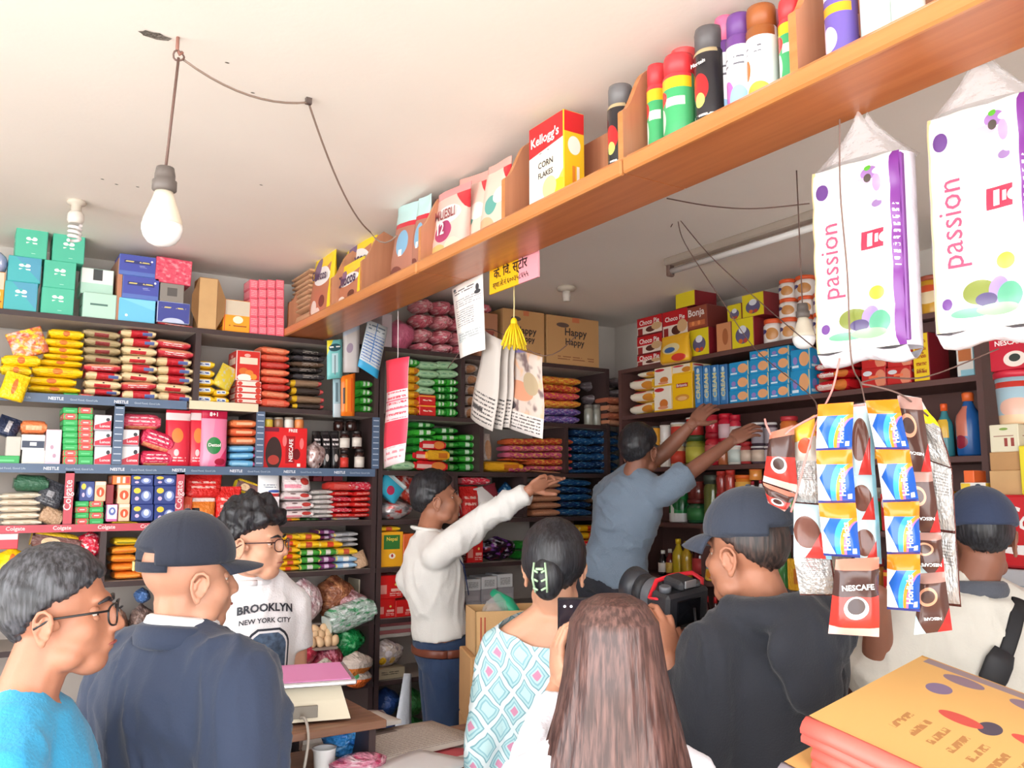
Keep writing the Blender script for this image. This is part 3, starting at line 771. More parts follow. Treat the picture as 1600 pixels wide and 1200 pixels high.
maggi = [pmat('instant_noodle_%d' % i, c, [('r', .35, .15, .62, .85, d), ('r', 0, 0, .08, 1, (250, 224, 120))], rough=.28, bump=.4) for i, (c, d) in enumerate([((246, 188, 24), (226, 70, 40)), ((250, 204, 40), (214, 90, 60)), ((70, 160, 60), (230, 226, 220)), ((132, 60, 122), (220, 190, 220)), ((206, 204, 206), (170, 170, 176)), ((170, 206, 236), (250, 250, 252))])]
whpk = pmat('white_pink_rice_bag', (240, 226, 226), [('r', .05, .2, .6, .42, (236, 150, 168)), ('e', .75, .6, .16, .22, (196, 60, 54)), ('e', .35, .75, .1, .08, (120, 90, 90))], rough=.3, bump=.5)
salt = pmat('white_salt_pouch', (244, 244, 246), [('r', 0, 0, 1, .14, (216, 44, 46)), ('h', .6, 1, .78, (244, 244, 246)), ('e', .7, .24, .3, .06, (60, 90, 170)), ('l', .2, .4, .8, .6, 2, (120, 130, 150))], rough=.3)
whgrey = pmat('grey_white_pack', (222, 216, 212), [('r', .3, .2, .7, .7, (200, 190, 190))], rough=.3, bump=.5)
grn = [pmat('green_biscuit_%d' % i, c, [('r', .3, .2, .48, .8, (206, 230, 206)), ('r', .62, .25, .8, .75, d)], rough=.3, bump=.3) for i, (c, d) in enumerate([((44, 158, 50), (150, 206, 140)), ((60, 176, 52), (226, 236, 220)), ((36, 134, 44), (170, 210, 160))])]
pgrn = pmat('pale_green_biscuit', (176, 214, 172), [('l', .1, .3, .9, .7, 1, (120, 170, 130))], rough=.35, bump=.4)
ygold = pmat('golden_biscuit', (232, 170, 34), [('r', .5, .2, .9, .7, (200, 110, 30))], rough=.3, bump=.4)
redb = pmat('red_gold_carton', (206, 32, 34), [('r', 0, .82, 1, .95, (240, 170, 60)), ('l', .2, .25, .8, .6, 1, (246, 220, 200))], rough=.3)
greyb = pmat('grey_clear_pack', (176, 160, 152), [('e', .5, .4, .35, .35, (176, 126, 90))], rough=.25, bump=.6)
mixp = [pmat('candy_pack_%d' % i, c, busy=(6, d, .44), rough=.25, bump=.5) for i, (c, d) in enumerate([((230, 90, 100), [(246, 180, 60), (220, 60, 130)]), ((240, 150, 60), [(230, 80, 70), (250, 210, 80)]), ((96, 84, 160), [(150, 90, 170), (190, 180, 220)]), ((196, 62, 120), [(246, 200, 60), (230, 130, 150)]), ((206, 70, 60), [(240, 190, 70), (226, 120, 60)])])]
bluep = [pmat('deep_blue_pack_%d' % i, c, busy=(6, [(60, 140, 190), (150, 200, 226)], .36), rough=.22, bump=.6) for i, c in enumerate([(36, 84, 132), (28, 60, 104)])]
brownp = pmat('copper_dotted_pack', (196, 132, 98), [('l', .03, .05, .97, .95, 5, (226, 170, 136))], rough=.4, bump=.5, bscale=20)
pinkclear = [pmat('pink_clear_bag_%d' % i, c, busy=(5, [(250, 224, 224), (206, 80, 100)], .42), rough=.15, bump=.8) for i, c in enumerate([(234, 150, 160), (224, 120, 136)])]
carton_l = kraft
vio = pmat('violet_foil_pack', (40, 24, 44), busy=(5, [(150, 80, 190), (226, 226, 240), (120, 20, 40)], .40), rough=.15, metal=.3)
redbx = pmat('red_tea_carton', (216, 30, 30), [('r', .55, .3, .95, .42, (246, 190, 180)), ('l', .5, .1, .95, .28, 2, (246, 210, 200)), ('e', .75, .6, .06, .06, (250, 220, 120)), ('r', .05, .2, .38, .6, (232, 150, 140))], rough=.35)
tea = pmat('yellow_green_tea_carton', (246, 176, 34), [('r', .18, .5, .88, .92, (52, 120, 52)), ('e', .55, .3, .14, .08, (250, 240, 220)), ('e', .55, .31, .05, .05, (170, 30, 40)), ('r', 0, 0, .08, 1, (226, 90, 36))], rough=.4)
greybox = pmat('grey_glossy_carton', (176, 172, 178), [('r', .1, .1, .9, .5, (190, 186, 190))], rough=.3)
whbar = pmat('white_barcode_carton', (232, 234, 236), [('l', .15, .2, .85, .8, 6, (60, 60, 64))], rough=.4)
cho = pmat('choco_pie_carton', (196, 24, 36), [('r', 0, 0, 1, .5, (236, 224, 214)), ('e', .55, .3, .2, .16, (84, 40, 34)), ('e', .78, .42, .2, .22, (214, 176, 130)), ('r', .03, .05, .22, .42, (150, 40, 44)), ('r', 0, 0, 1, .06, (110, 30, 34))], rough=.35)
brnb = pmat('brown_biscuit_carton', (150, 74, 54), [('r', .1, .12, .9, .35, (196, 110, 70)), ('e', .3, .25, .07, .1, (230, 150, 90)), ('e', .6, .25, .07, .1, (230, 150, 90))], rough=.35)
yelb = pmat('yellow_chick_carton', (226, 210, 36), [('e', .5, .42, .34, .3, (96, 92, 130)), ('e', .5, .62, .18, .14, (226, 230, 240)), ('e', .4, .22, .1, .08, (220, 110, 40)), ('e', .62, .22, .1, .08, (190, 70, 60))], rough=.35)
yplain = pmat('plain_yellow_carton', (232, 214, 40), [], rough=.35)
maroon = mat('maroon_side', (140, 34, 44), rough=.4)
brnside = mat('brown_side', (122, 52, 46), rough=.4)
ymilk = pmat('golden_biscuit_bag', (240, 184, 40), [('e', .45, .5, .3, .2, (230, 214, 160)), ('e', .42, .45, .18, .1, (60, 100, 160)), ('e', .72, .15, .22, .13, (214, 60, 50))], rough=.3)
brit = pmat('white_yellow_biscuit_carton', (244, 234, 214), [('e', .72, .4, .24, .3, (216, 140, 50)), ('e', .3, .85, .28, .1, (200, 40, 50)), ('r', 0, 0, 1, .12, (246, 196, 40)), ('r', .9, 0, 1, 1, (240, 190, 40))], rough=.35)
britt = pmat('white_yellow_tall_carton', (244, 236, 220), [('e', .55, .3, .24, .18, (210, 120, 50)), ('e', .3, .88, .28, .08, (200, 40, 50)), ('r', 0, 0, 1, .06, (246, 196, 40)), ('e', .5, .14, .3, .07, (226, 150, 110))], rough=.35)
ytall = pmat('golden_tall_carton', (248, 196, 26), [('r', .2, .62, .8, .74, (176, 24, 40)), ('e', .5, .32, .36, .1, (220, 150, 60)), ('e', .5, .3, .24, .06, (240, 190, 130))], rough=.3)
blub = pmat('sky_blue_biscuit_carton', (40, 150, 206), [('e', .7, .5, .26, .36, (236, 172, 120)), ('e', .22, .45, .12, .2, (150, 130, 200)), ('r', .05, .1, .4, .22, (226, 240, 250)), ('r', .96, 0, 1, 1, (240, 200, 90))], rough=.3)
blut = pmat('blue_tall_carton', (52, 116, 176), [('r', .3, .1, .75, .9, (120, 170, 206)), ('e', .5, .9, .2, .06, (200, 220, 226))], rough=.3)
redc = pmat('red_biscuit_roll', (212, 34, 42), [('e', .72, .5, .22, .4, (226, 130, 60)), ('r', .05, .2, .5, .6, (236, 190, 180))], rough=.25, bump=.4)
redcho = pmat('red_chocolate_carton', (196, 44, 44), [('e', .25, .75, .2, .14, (220, 220, 226)), ('e', .8, .4, .24, .5, (226, 140, 110)), ('r', .3, .45, .7, .6, (240, 120, 80))], rough=.3)
offr = pmat('yellow_offer_carton', (240, 204, 40), [('l', .15, .1, .85, .9, 5, (170, 80, 30))], rough=.35)
redn = pmat('crimson_coffee_carton', (196, 30, 54), [('e', .6, .25, .28, .2, (236, 224, 214)), ('e', .6, .28, .14, .1, (50, 60, 56))], rough=.3)
clearm = mat('clear_pet', (214, 206, 196), rough=.12, alpha=.55, coat=.3)
chick = pmat('tub_print_band', (170, 200, 214), [('r', 0, .78, 1, .9, (206, 60, 50)), ('e', .6, .35, .3, .2, (236, 190, 170)), ('r', 0, .0, 1, .2, (236, 200, 160))], rough=.25)
# ================================================================== goods on the long unit (back wall)
plane('Y', YS, BL)
# --- top shelf
wh = 'of teal-blue cartons near the spiral lamp'
B(6, 440, 59, 486, 'tea_carton', 'teal-blue carton with white leaf mark, bottom of the pile under spiral lamp', 'carton', teal2, group='teal cartons')
B(12, 401, 65, 440, 'tea_carton', 'teal-blue carton with white leaf mark, middle of its pile', 'carton', teal2, group='teal cartons')
B(24, 358, 75, 400, 'tea_carton', 'green-teal carton at the very top of the teal pile, touching the ceiling', 'carton', teal1, group='teal cartons')
B(64, 450, 116, 493, 'tea_carton', 'green-teal carton standing on the top shelf beside the mint carton', 'carton', teal1, group='teal cartons')
B(68, 408, 119, 450, 'tea_carton', 'green-teal carton in the middle, just below the spiral lamp', 'carton', teal1, group='teal cartons')
B(82, 367, 133, 408, 'tea_carton', 'green-teal carton half hidden behind the spiral lamp', 'carton', teal1, group='teal cartons')
B(126, 420, 178, 455, 'mint_carton', 'white carton with torn dark window and mint front, upper of the mint pile', 'carton', minto, off=.05)
B(129, 458, 182, 503, 'mint_carton', 'pale mint carton with open lid on the top shelf', 'carton', mint)
B(185, 467, 243, 508, 'milk_powder_carton', 'light sky-blue carton under the two deep blue cartons', 'carton', blue2)
B(191, 432, 249, 467, 'milk_powder_carton', 'deep blue carton with yellow print, middle of the blue pile', 'carton', blue1)
B(186, 399, 244, 432, 'milk_powder_carton', 'deep blue carton with yellow print, top of the blue pile', 'carton', blue1)
B(245, 472, 297, 513, 'milk_powder_carton', 'deep blue carton with white hill print beside the cardboard box', 'carton', blue3)
B(250, 443, 288, 472, 'tea_carton', 'small grey carton between the pink carton and a blue one', 'carton', greyc)
B(243, 404, 300, 443, 'sweet_carton', 'pink-red carton on top of the small grey carton', 'carton', pinkbox, rot=1.5)
# open cardboard box with flaps
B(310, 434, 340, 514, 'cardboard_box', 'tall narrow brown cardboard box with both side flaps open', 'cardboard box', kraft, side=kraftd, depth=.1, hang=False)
B(349, 469, 391, 521, 'tea_carton', 'orange tea carton with grey top beside the pink packets', 'carton', dil)
for c in range(4):
    for r in range(6):
        B(390+c*13.6, 437+r*14.6, 390+(c+1)*13.6, 437+(r+1)*14.6+(c*.9), 'pink_packet', 'small pink packet, row %s, column %s of the pink packet block' % (['one', 'two', 'three', 'four', 'five', 'six'][r], ['one', 'two', 'three', 'four'][c]), 'packet', pinkp, depth=.1, group='pink packets stacked in a block')
BG(-14, 388, 14, 424, 'snack_bag', 'pale blue plastic bag at the end of the top shelf beside teal cartons', 'bag', pmat('pale_blue_bag', (170, 180, 214), busy=(4, [(230, 230, 240)], .4), rough=.2), depth=.12)
B(-14, 424, 7, 482, 'tea_carton', 'orange carton partly out of view under the pale blue bag', 'carton', dil)
# --- second shelf
for i, (x0, y0, x1, y1) in enumerate([(76, 513, 132, 529), (67, 528, 131, 542), (66, 541, 130, 553), (68, 552, 131, 562), (60, 561, 129, 571), (50, 571, 130, 588), (40, 588, 120, 604), (43, 602, 126, 618)]):
    PK(x0, y0, x1, y1, 'noodle_pack', 'bright yellow noodle pack, %s counting down the yellow pile' % ['first', 'second', 'third', 'fourth', 'fifth', 'sixth', 'seventh', 'eighth'][i], 'pack', yel[i % 2], group='yellow noodle packs', depth=.13)
PO(14, 513, 74, 556, 'snack_bag', 'orange and yellow crumpled snack bag leaning on the yellow noodle pile', 'bag', orb, rot=-22, depth=.06, off=.0, hang=True)
PK(2, 553, 64, 572, 'noodle_pack', 'yellow noodle pack lying under the orange snack bag', 'pack', yel[0], rot=-3, depth=.09, off=-.01, hang=True)
PK(0, 569, 50, 586, 'noodle_pack', 'yellow noodle pack at the shelf end, below another yellow pack', 'pack', yel[1], rot=4, depth=.09, off=-.01, hang=True)
PO(2, 582, 44, 625, 'noodle_pack', 'yellow noodle pack drooping over the slate-blue shelf strip', 'pack', yel[0], rot=14, depth=.045, off=-.06, hang=True)
STK('pillow', 132, 190, 514, 619, 8, 'noodle_pack', 'beige and red noodle pack', 'next to yellow packs', 'pack', [ww1, ww2, ww1, ww3, ww4, ww4, ww4, ww4])
STK('pillow', 190, 246, 513, 622, 8, 'noodle_pack', 'beige and red noodle pack', 'in the middle column', 'pack', [ww1, ww3, ww2, ww1, ww2, ww2, ww1, ww1])
STK('pillow', 246, 301, 516, 626, 8, 'noodle_pack', 'beige and red noodle pack', 'beside the thin upright', 'pack', [ww1, ww2, ww1, ww1, ww1, ww3, ww3, ww3])
STK('pillow', 303, 336, 562, 629, 5, 'biscuit_pack', 'yellow biscuit roll with pale label', 'beside beige noodles', 'pack', [ybis], jit=.5)
STK('pillow', 334, 358, 607, 630, 2, 'biscuit_pack', 'small dull yellow biscuit roll', 'before the yellow pouch', 'pack', [ybis], jit=.5)
PO(340, 570, 370, 606, 'snack_bag', 'small yellow pouch tilted beside the red sweet carton', 'bag', pmat('dull_yellow_pouch', (214, 190, 60), busy=(5, [(190, 190, 170)], .4), rough=.25), rot=25, depth=.05)
STK('box', 370, 409, 595, 633, 4, 'sweet_carton', 'flat white and red sweet carton', 'under a red carton', 'carton', [dateflat], jit=.8)
B(369, 548, 407, 595, 'sweet_carton', 'upright red carton printed with a bowl of round orange sweets', 'carton', datebox)
STK('pillow', 409, 453, 541, 633, 8, 'soap_pack', 'orange-red wrapped pack', 'next to black packs', 'pack', orred, jit=1.2)
STK('pillow', 455, 505, 592, 642, 4, 'coffee_pack', 'dark coffee pack with yellow edge', 'low among black packs', 'pack', darky, jit=2)
STK('pillow', 456, 506, 545, 592, 5, 'coffee_pack', 'charcoal grey crinkled pack', 'above dark coffee packs', 'pack', darkp, jit=3, off=.03)
# --- third shelf
PO(-6, 650, 33, 690, 'nappy_pack', 'dark navy pack with white mark lying on the grey box', 'pack', pmat('navy_pack', (46, 56, 84), [('r', .4, .2, .6, .8, (200, 200, 206))], rough=.3, bump=.5), rot=20, depth=.1)
B(9, 682, 33, 712, 'small_carton', 'small pale grey carton under the navy pack', 'carton', pmat('pale_grey_carton', (206, 200, 190), [], rough=.5), depth=.1)
B(-8, 712, 31, 724, 'soap_carton', 'flat green carton at the end of the third shelf', 'carton', redgreen_a)
PK(32, 655, 74, 680, 'soap_pack', 'orange oval soap pack on the white and navy carton', 'pack', orng[0])
B(33, 679, 71, 704, 'small_carton', 'white carton with navy stripe under the orange soap pack', 'carton', pmat('white_navy_carton', (236, 236, 234), [('r', 0, .1, 1, .6, (50, 60, 84)), ('r', .35, .25, .65, .5, (226, 226, 226))], rough=.4))
B(34, 703, 71, 721, 'small_carton', 'plain white carton below the navy striped one', 'carton', pmat('plain_white_carton', (236, 232, 222), [], rough=.5))
B(71, 671, 96, 722, 'small_carton', 'tall pale pink carton with faint flower print', 'carton', pmat('pale_pink_carton', (238, 210, 222), [('e', .4, .5, .12, .06, (190, 150, 170)), ('e', .6, .25, .12, .06, (190, 150, 170))], rough=.4))
for c in range(2):
    for r in range(10):
        B(98+c*24, 627+r*9.55, 122+c*24, 627+(r+1)*9.55, 'toothpaste_carton', 'thin green and red toothpaste carton, layer %s, %s column' % (['one', 'two', 'three', 'four', 'five', 'six', 'seven', 'eight', 'nine', 'ten'][r], ['pink-box side', 'post side'][c]), 'carton', [redgreen_b, redgreen_a][(c+(r in (0, 1, 3, 4, 5, 6, 7))) % 2] if True else None, group='green toothpaste cartons stacked beside the slate-blue post')
for r in range(3):
    B(147, 648+r*25, 175, 673+r*25, 'soap_carton', 'white and red carton with black dot, %s of three by the green cartons' % ['top', 'middle', 'bottom'][r], 'carton', lux, group='white and red cartons', txt=[('Lunox', .62, .3, .6, (250, 240, 240))])
for r in range(2):
    B(189, 671+r*26, 218, 697+r*26, 'soap_carton', 'white and red carton with black dot, %s of two beside pink packs' % ['upper', 'lower'][r], 'carton', lux, group='white and red cartons', txt=[('Lunox', .62, .3, .6, (250, 240, 240))])
PK(191, 645, 252, 671, 'sanitary_pack', 'pink crumpled pack lying on the white and red carton', 'pack', pinks[0], depth=.1, off=.03)
PK(221, 672, 273, 702, 'sanitary_pack', 'magenta pack tilted between white cartons and red pouches', 'pack', pinks[1], depth=.1, rot=18)
PK(220, 703, 270, 726, 'sanitary_pack', 'magenta pack lying flat on the shelf before red pouches', 'pack', pinks[1], depth=.1)
PO(260, 640, 300, 725, 'refill_pouch', 'upright red refill pouch with orange round print', 'pouch', redpo, depth=.07)
PO(296, 640, 328, 726, 'refill_pouch', 'second red refill pouch, behind the pink handwash pouch', 'pouch', redpo, depth=.06, off=.03)
PO(316, 641, 358, 727, 'refill_pouch', 'pink handwash pouch with round green emblem', 'pouch', detp, depth=.07, off=-.005, txt=[('Dettol', .46, .39, .46, W_), ('8+1', .4, .93, .3, W_)])
STK('pillow', 359, 401, 695, 729, 3, 'soap_pack', 'sky-blue soap pack', 'under orange soap packs', 'pack', [skyp], jit=1)
STK('pillow', 360, 402, 641, 695, 4, 'soap_pack', 'orange soap pack', 'above sky-blue soap packs', 'pack', orng, jit=2)
B(412, 668, 480, 729, 'coffee_gift_box', 'bright red coffee gift carton with dark jar print', 'carton', nescb, txt=[('NESCAFE', .62, .45, .55, W_, -90), ('FREE', .66, .93, .2, W_)])
for i in range(4):
    JAR(414+i*16, 652, 429+i*16, 668, 'small_jar', 'small clear jar of %s on the red coffee carton' % ['yellow sweets', 'brown sweets', 'white sweets', 'orange sweets'][i], 'jar', mat('sweet_%d' % i, [(220, 190, 70), (150, 110, 80), (220, 214, 206), (214, 130, 70)][i], rough=.25), extra=dict(lid=(150, 140, 130)))
BG(480, 688, 512, 730, 'coffee_sachet_bag', 'crinkled silver-pink sachet bag before the black coffee packs', 'bag', pmat('silver_pink_film', (190, 160, 156), busy=(6, [(120, 90, 90), (236, 220, 220)], .42), rough=.15, metal=.3), depth=.07)
for i in range(3):
    PO(491+i*14, 673, 505+i*14, 729, 'coffee_pack', 'black coffee refill pack with white print, %s from silver bag' % ['first', 'second', 'third'][i], 'pack', pmat('black_coffee_pack', (34, 30, 32), [('l', .15, .55, .85, .8, 2, (214, 206, 206)), ('e', .5, .3, .2, .1, (190, 180, 176))], rough=.25), depth=.07, off=.03)
for i, (x0, y0, x1, y1) in enumerate([(534, 703, 547, 729), (557, 701, 572, 730), (534, 673, 549, 702), (553, 673, 568, 702)]):
    JAR(x0, y0, x1, y1, 'coffee_jar', 'small dark coffee jar with white label, %s by the slate-blue post' % ['lower one', 'lower one nearest', 'upper one', 'upper one nearest'][i], 'jar', mat('coffee_glass', (58, 34, 30), rough=.12, coat=.4), extra=dict(lid=(36, 28, 28), label=[(214, 60, 50), (226, 216, 206), (226, 216, 206), (226, 216, 206)][i]), group='coffee jars', off=.02)
for i in range(2):
    JAR(524+i*19, 655, 541+i*19, 673, 'coffee_jar', 'larger black-capped coffee jar at the back, %s' % ['farther from the post', 'nearer the post'][i], 'jar', mat('coffee_glass', (58, 34, 30), rough=.12), extra=dict(lid=(36, 28, 28)), group='coffee jars', off=.12, hang=True)
# --- fourth shelf
STK('pillow', 0, 64, 769, 822, 5, 'flour_pack', 'cream paper pack', 'under the green pack', 'pack', [creamp], jit=3)
PK(22, 741, 77, 769, 'tea_pack', 'dark green flat pack on the cream packs', 'pack', greenp, rot=3)
PO(60, 752, 104, 797, 'tea_pack', 'charcoal pack with white mark leaning beside cream packs', 'pack', charp, rot=24, depth=.06)
PK(63, 792, 100, 820, 'snack_pack', 'tan crinkled pack under the charcoal pack', 'pack', beigep, rot=28, depth=.08)
for c in range(2):
    for r in range(4):
        B(117+c*22.5, 783+r*9, 139.5+c*22.5, 792+r*9, 'toothpaste_carton', 'thin green and red toothpaste carton, layer %s, %s' % (['one', 'two', 'three', 'four'][r], ['beside the red strip', 'beside white-purple carton'][c]), 'carton', [redgreen_a, redgreen_b][(c+r) % 2], group='toothpaste cartons on the fourth shelf')
B(124, 752, 148, 783, 'repellent_carton', 'navy repellent carton on the thin green toothpaste cartons', 'carton', navy)
B(148, 752, 166, 783, 'orange_carton', 'orange and white carton beside a single navy carton', 'carton', orwh)
B(165, 757, 178, 790, 'soap_carton', 'narrow dark red carton between two orange-white cartons', 'carton', mat('dark_red_carton', (150, 44, 52), rough=.4), off=.03)
B(166, 788, 184, 818, 'repellent_carton', 'white and purple carton standing beside toothpaste cartons', 'carton', whpur)
B(185, 787, 203, 818, 'orange_carton', 'orange and white carton on the shelf beside the white-purple carton', 'carton', orwh)
B(184, 757, 204, 787, 'orange_carton', 'orange and white carton stacked on its twin', 'carton', orwh)
B(176, 743, 205, 757, 'striped_carton', 'orange, white and red striped carton at the top of the pile', 'carton', striped)
for c in range(2):
    for r, (y0, y1) in enumerate([(742, 759), (759, 788), (788, 817)]):
        B(205+c*36, y0, 240+c*36, y1, 'repellent_carton', 'navy repellent carton, %s row, %s' % (['top', 'middle', 'bottom'][r], ['beside striped carton column', 'beside the red strip'][c]), 'carton', navy, group='navy repellent cartons')
PO(291, 740, 350, 778, 'wafer_bag', 'shiny red bag at the top of the red bag pile', 'bag', red2, depth=.08, off=.03, hang=True)
PO(283, 776, 303, 816, 'wafer_bag', 'narrow orange-red bag beside the red strip', 'bag', orred[0], depth=.07)
PO(301, 778, 339, 816, 'snack_bag', 'orange and black snack bag with white disc', 'bag', pmat('orange_black_bag', (230, 130, 50), [('r', .0, 0, .3, .6, (30, 28, 30)), ('e', .75, .2, .16, .14, (236, 236, 236)), ('r', 0, .85, 1, 1, (236, 226, 220))], rough=.22, bump=.4), depth=.07)
PO(339, 760, 380, 816, 'wafer_bag', 'rounded red bag with white strip beside the pale green box', 'bag', red2, depth=.08)
PK(369, 750, 405, 772, 'sweet_pack', 'yellow and brown chocolate pack leaning above the pale green box', 'pack', chocy, rot=18, depth=.06, off=.05, hang=True)
B(380, 776, 406, 816, 'small_carton', 'pale green carton behind the tallest curl of dark hair', 'carton', pmat('pale_green_carton', (150, 196, 130), [], rough=.4), off=.05)
PO(406, 776, 440, 815, 'salt_pack', 'lower white salt pouch with red base', 'pack', salt, depth=.07)
PO(406, 738, 440, 777, 'salt_pack', 'upper white salt pouch with red base', 'pack', salt, depth=.07)
STK('pillow', 444, 490, 768, 812, 3, 'rice_bag', 'white and pink rice pack', 'beside white salt pouches', 'pack', [whpk], jit=2)
PO(445, 741, 489, 770, 'rice_bag', 'white rice bag with brown picture on the rice packs', 'bag', whpk, depth=.1)
STK('pillow', 490, 521, 765, 811, 6, 'flour_pack', 'greyish white pack', 'between rice and red packs', 'pack', [whgrey], jit=1.5)
STK('pillow', 520, 552, 767, 810, 5, 'wafer_pack', 'shiny red wafer pack', 'beside greyish white packs', 'pack', [red2, redbusy], jit=2)
STK('pillow', 551, 582, 767, 810, 5, 'wafer_pack', 'shiny red wafer pack', 'next to the end upright', 'pack', [red2], jit=2)
PK(514, 752, 556, 767, 'wafer_pack', 'orange and red wafer pack lying on top of the red packs', 'pack', orred[2], depth=.1)
PK(544, 752, 583, 767, 'wafer_pack', 'dull red wafer pack on top near the end upright', 'pack', redbusy, depth=.1)
for i in range(3):
    B(489+i*16, 741, 504+i*16, 752, 'small_carton', 'dim maroon carton at the back above red packs, %s' % ['near the rice bags', 'middle one', 'near the end upright'][i], 'carton', mat('dim_maroon', (140, 50, 60), rough=.4), off=.14, depth=.1, hang=True)
# --- fifth shelf
B(-6, 831, 29, 858, 'small_carton', 'red and white carton on the shelf above the grey-haired head', 'carton', pmat('red_white_carton', (222, 70, 84), [('r', 0, .6, 1, 1, (240, 226, 226))], rough=.4))
BG(-12, 856, 50, 905, 'snack_bag', 'bright yellow bag partly behind the dark-haired man', 'bag', yel[0], depth=.12, off=-.02, hang=True)
PK(48, 830, 127, 864, 'sweet_pack', 'brown and yellow chocolate pack lying above the dark-haired man', 'pack', chocy, rot=10, depth=.1)
BG(117, 824, 168, 872, 'snack_bag', 'crimson shiny bag between the chocolate pack and yellow packs', 'bag', redbusy, depth=.12)
STK('pillow', 176, 217, 827, 906, 6, 'noodle_pack', 'orange or yellow wrapped pack', 'beside the navy cap', 'pack', [yorp[0], yorp[0], yorp[1], yorp[1], yorp[2], yorp[2]], jit=3)
PK(214, 838, 250, 872, 'snack_pack', 'green pack half hidden by the navy cap', 'pack', grn[2], depth=.1, off=.05, hang=True)
PK(213, 876, 240, 905, 'noodle_pack', 'loose orange pack half hidden behind the navy cap', 'pack', yorp[0], depth=.1, off=.03)
STK('pillow', 436, 470, 824, 895, 7, 'noodle_pack', 'yellow noodle pack', 'just behind the eyeglasses', 'pack', [maggi[0], maggi[1]], jit=1.5)
STK('pillow', 468, 502, 858, 893, 3, 'noodle_pack', 'green noodle pack', 'below two yellow packs', 'pack', [maggi[2]], jit=1)
STK('pillow', 466, 502, 833, 857, 2, 'noodle_pack', 'yellow noodle pack with red band', 'on green packs', 'pack', [maggi[1]], jit=1)
STK('pillow', 498, 524, 869, 892, 2, 'noodle_pack', 'purple noodle pack', 'beside green packs', 'pack', [maggi[3]], jit=1)
STK('pillow', 524, 557, 868, 890, 2, 'noodle_pack', 'white and pale blue noodle pack', 'beside purple packs', 'pack', [maggi[5]], jit=1)
PK(500, 857, 528, 869, 'noodle_pack', 'green and yellow noodle pack on the purple packs', 'pack', maggi[2])
PK(526, 856, 559, 869, 'noodle_pack', 'yellow noodle pack on the pale blue packs', 'pack', maggi[1])
PK(499, 845, 536, 858, 'noodle_pack', 'golden noodle pack on top beside the grey packs', 'pack', maggi[0])
STK('pillow', 522, 560, 815, 856, 5, 'flour_pack', 'grey crinkled pack', 'above pale blue packs', 'pack', [maggi[4]], jit=2, off=.05)
STK('pillow', 470, 498, 815, 833, 2, 'noodle_pack', 'dim green pack', 'at the shelf back', 'pack', [grn[2]], off=.08)
STK('pillow', 497, 522, 818, 845, 3, 'noodle_pack', 'dim purple pack', 'at the back, by grey packs', 'pack', [maggi[3]], off=.08)
PO(556, 862, 576, 890, 'snack_bag', 'tan snack bag leaning on the end upright', 'bag', beigep, rot=-20, depth=.06)
# --- sixth shelf : bags of loose food
crink = lambda n, c, d: pmat(n, c, busy=(6, d, .42), rough=.12, bump=.9, bscale=10)
BG(452, 904, 512, 965, 'rice_puff_bag', 'clear bag of pinkish puffed snacks on the sixth shelf', 'bag', crink('pink_puff_bag', (206, 176, 180), [(236, 226, 230), (170, 120, 130)]), depth=.16, off=-.02)
BG(500, 897, 562, 948, 'noodle_nest_bag', 'clear bag of brown noodle nests', 'bag', crink('noodle_nest', (150, 92, 66), [(206, 140, 96), (110, 60, 44)]), depth=.16, off=.03)
BG(530, 922, 582, 962, 'snack_bag', 'pinkish clear bag in front of the noodle nests', 'bag', crink('pinkish_clear', (190, 140, 146), [(226, 200, 206), (140, 90, 90)]), depth=.12, off=0)
PK(516, 942, 590, 985, 'snack_bag', 'green and silver crinkled bag poking past the shelf end', 'bag', crink('green_silver_film', (170, 190, 180), [(70, 150, 100), (230, 236, 236)]), depth=.12, off=-.08, rot=-16, hang=True)
B(560, 905, 580, 960, 'small_carton', 'dull cream carton behind the pinkish bag', 'carton', mat('dull_cream', (196, 184, 160), rough=.6), off=.12)
flush()
# cardboard flaps on the tall narrow box
cb = [o for o in bpy.data.objects if o.name.startswith('cardboard_box')][0]
hh = cb.dimensions.z; ww = cb.dimensions.x
for sgn in (-1, 1):
    mb = MB(); x = sgn*ww/2
    mb.v += [Vector(p) for p in ((x, -.05, .004), (x, .05, .004), (x, .05, hh), (x, -.05, hh), (x+sgn*.032, -.062, hh*.32), (x+sgn*.032, -.062, hh*.62))]
    mb.face((0, 4, 5, 3) if sgn > 0 else (3, 5, 4, 0)); mb.face((0, 3, 5, 4) if sgn > 0 else (4, 5, 3, 0))
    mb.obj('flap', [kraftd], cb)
# ================================================================== goods on the corner unit (back wall, behind the man in white)
plane('Y', YS, BL)
B(597, 490, 613, 546, 'small_carton', 'pale mauve carton at the end of the pink bags', 'carton', mat('pale_mauve', (206, 190, 196), rough=.5))
BG(612, 493, 656, 550, 'snack_bag', 'large plain pink bag beside the hanging red strip string', 'bag', pmat('plain_pink_bag', (214, 110, 142), [], rough=.3, bump=.5), depth=.2)
for c in range(4):
    for r in range(4):
        x0 = 652+c*31; y0 = 462+r*23
        if c == 3 and r > 0: continue
        BG(x0, y0+c*2.5, x0+33, y0+24+c*2.5+(1 if r == 3 else 0), 'puff_snack_bag', 'clear pink puffed snack bag, %s row, %s' % (['top', 'second', 'third', 'bottom'][r], ['beside the plain pink bag', 'half behind the white notice', 'behind the white notice', 'above the brown box'][c]), 'bag', pinkclear[(r+c) % 2], depth=.2, group='pink puffed snack bags')
B(750, 489, 778, 562, 'carton_box', 'narrow reddish-brown carton behind the white notice', 'carton', pmat('red_brown_carton', (176, 120, 90), [('r', .2, .4, .8, .6, (140, 70, 60))], rough=.7), depth=.2)
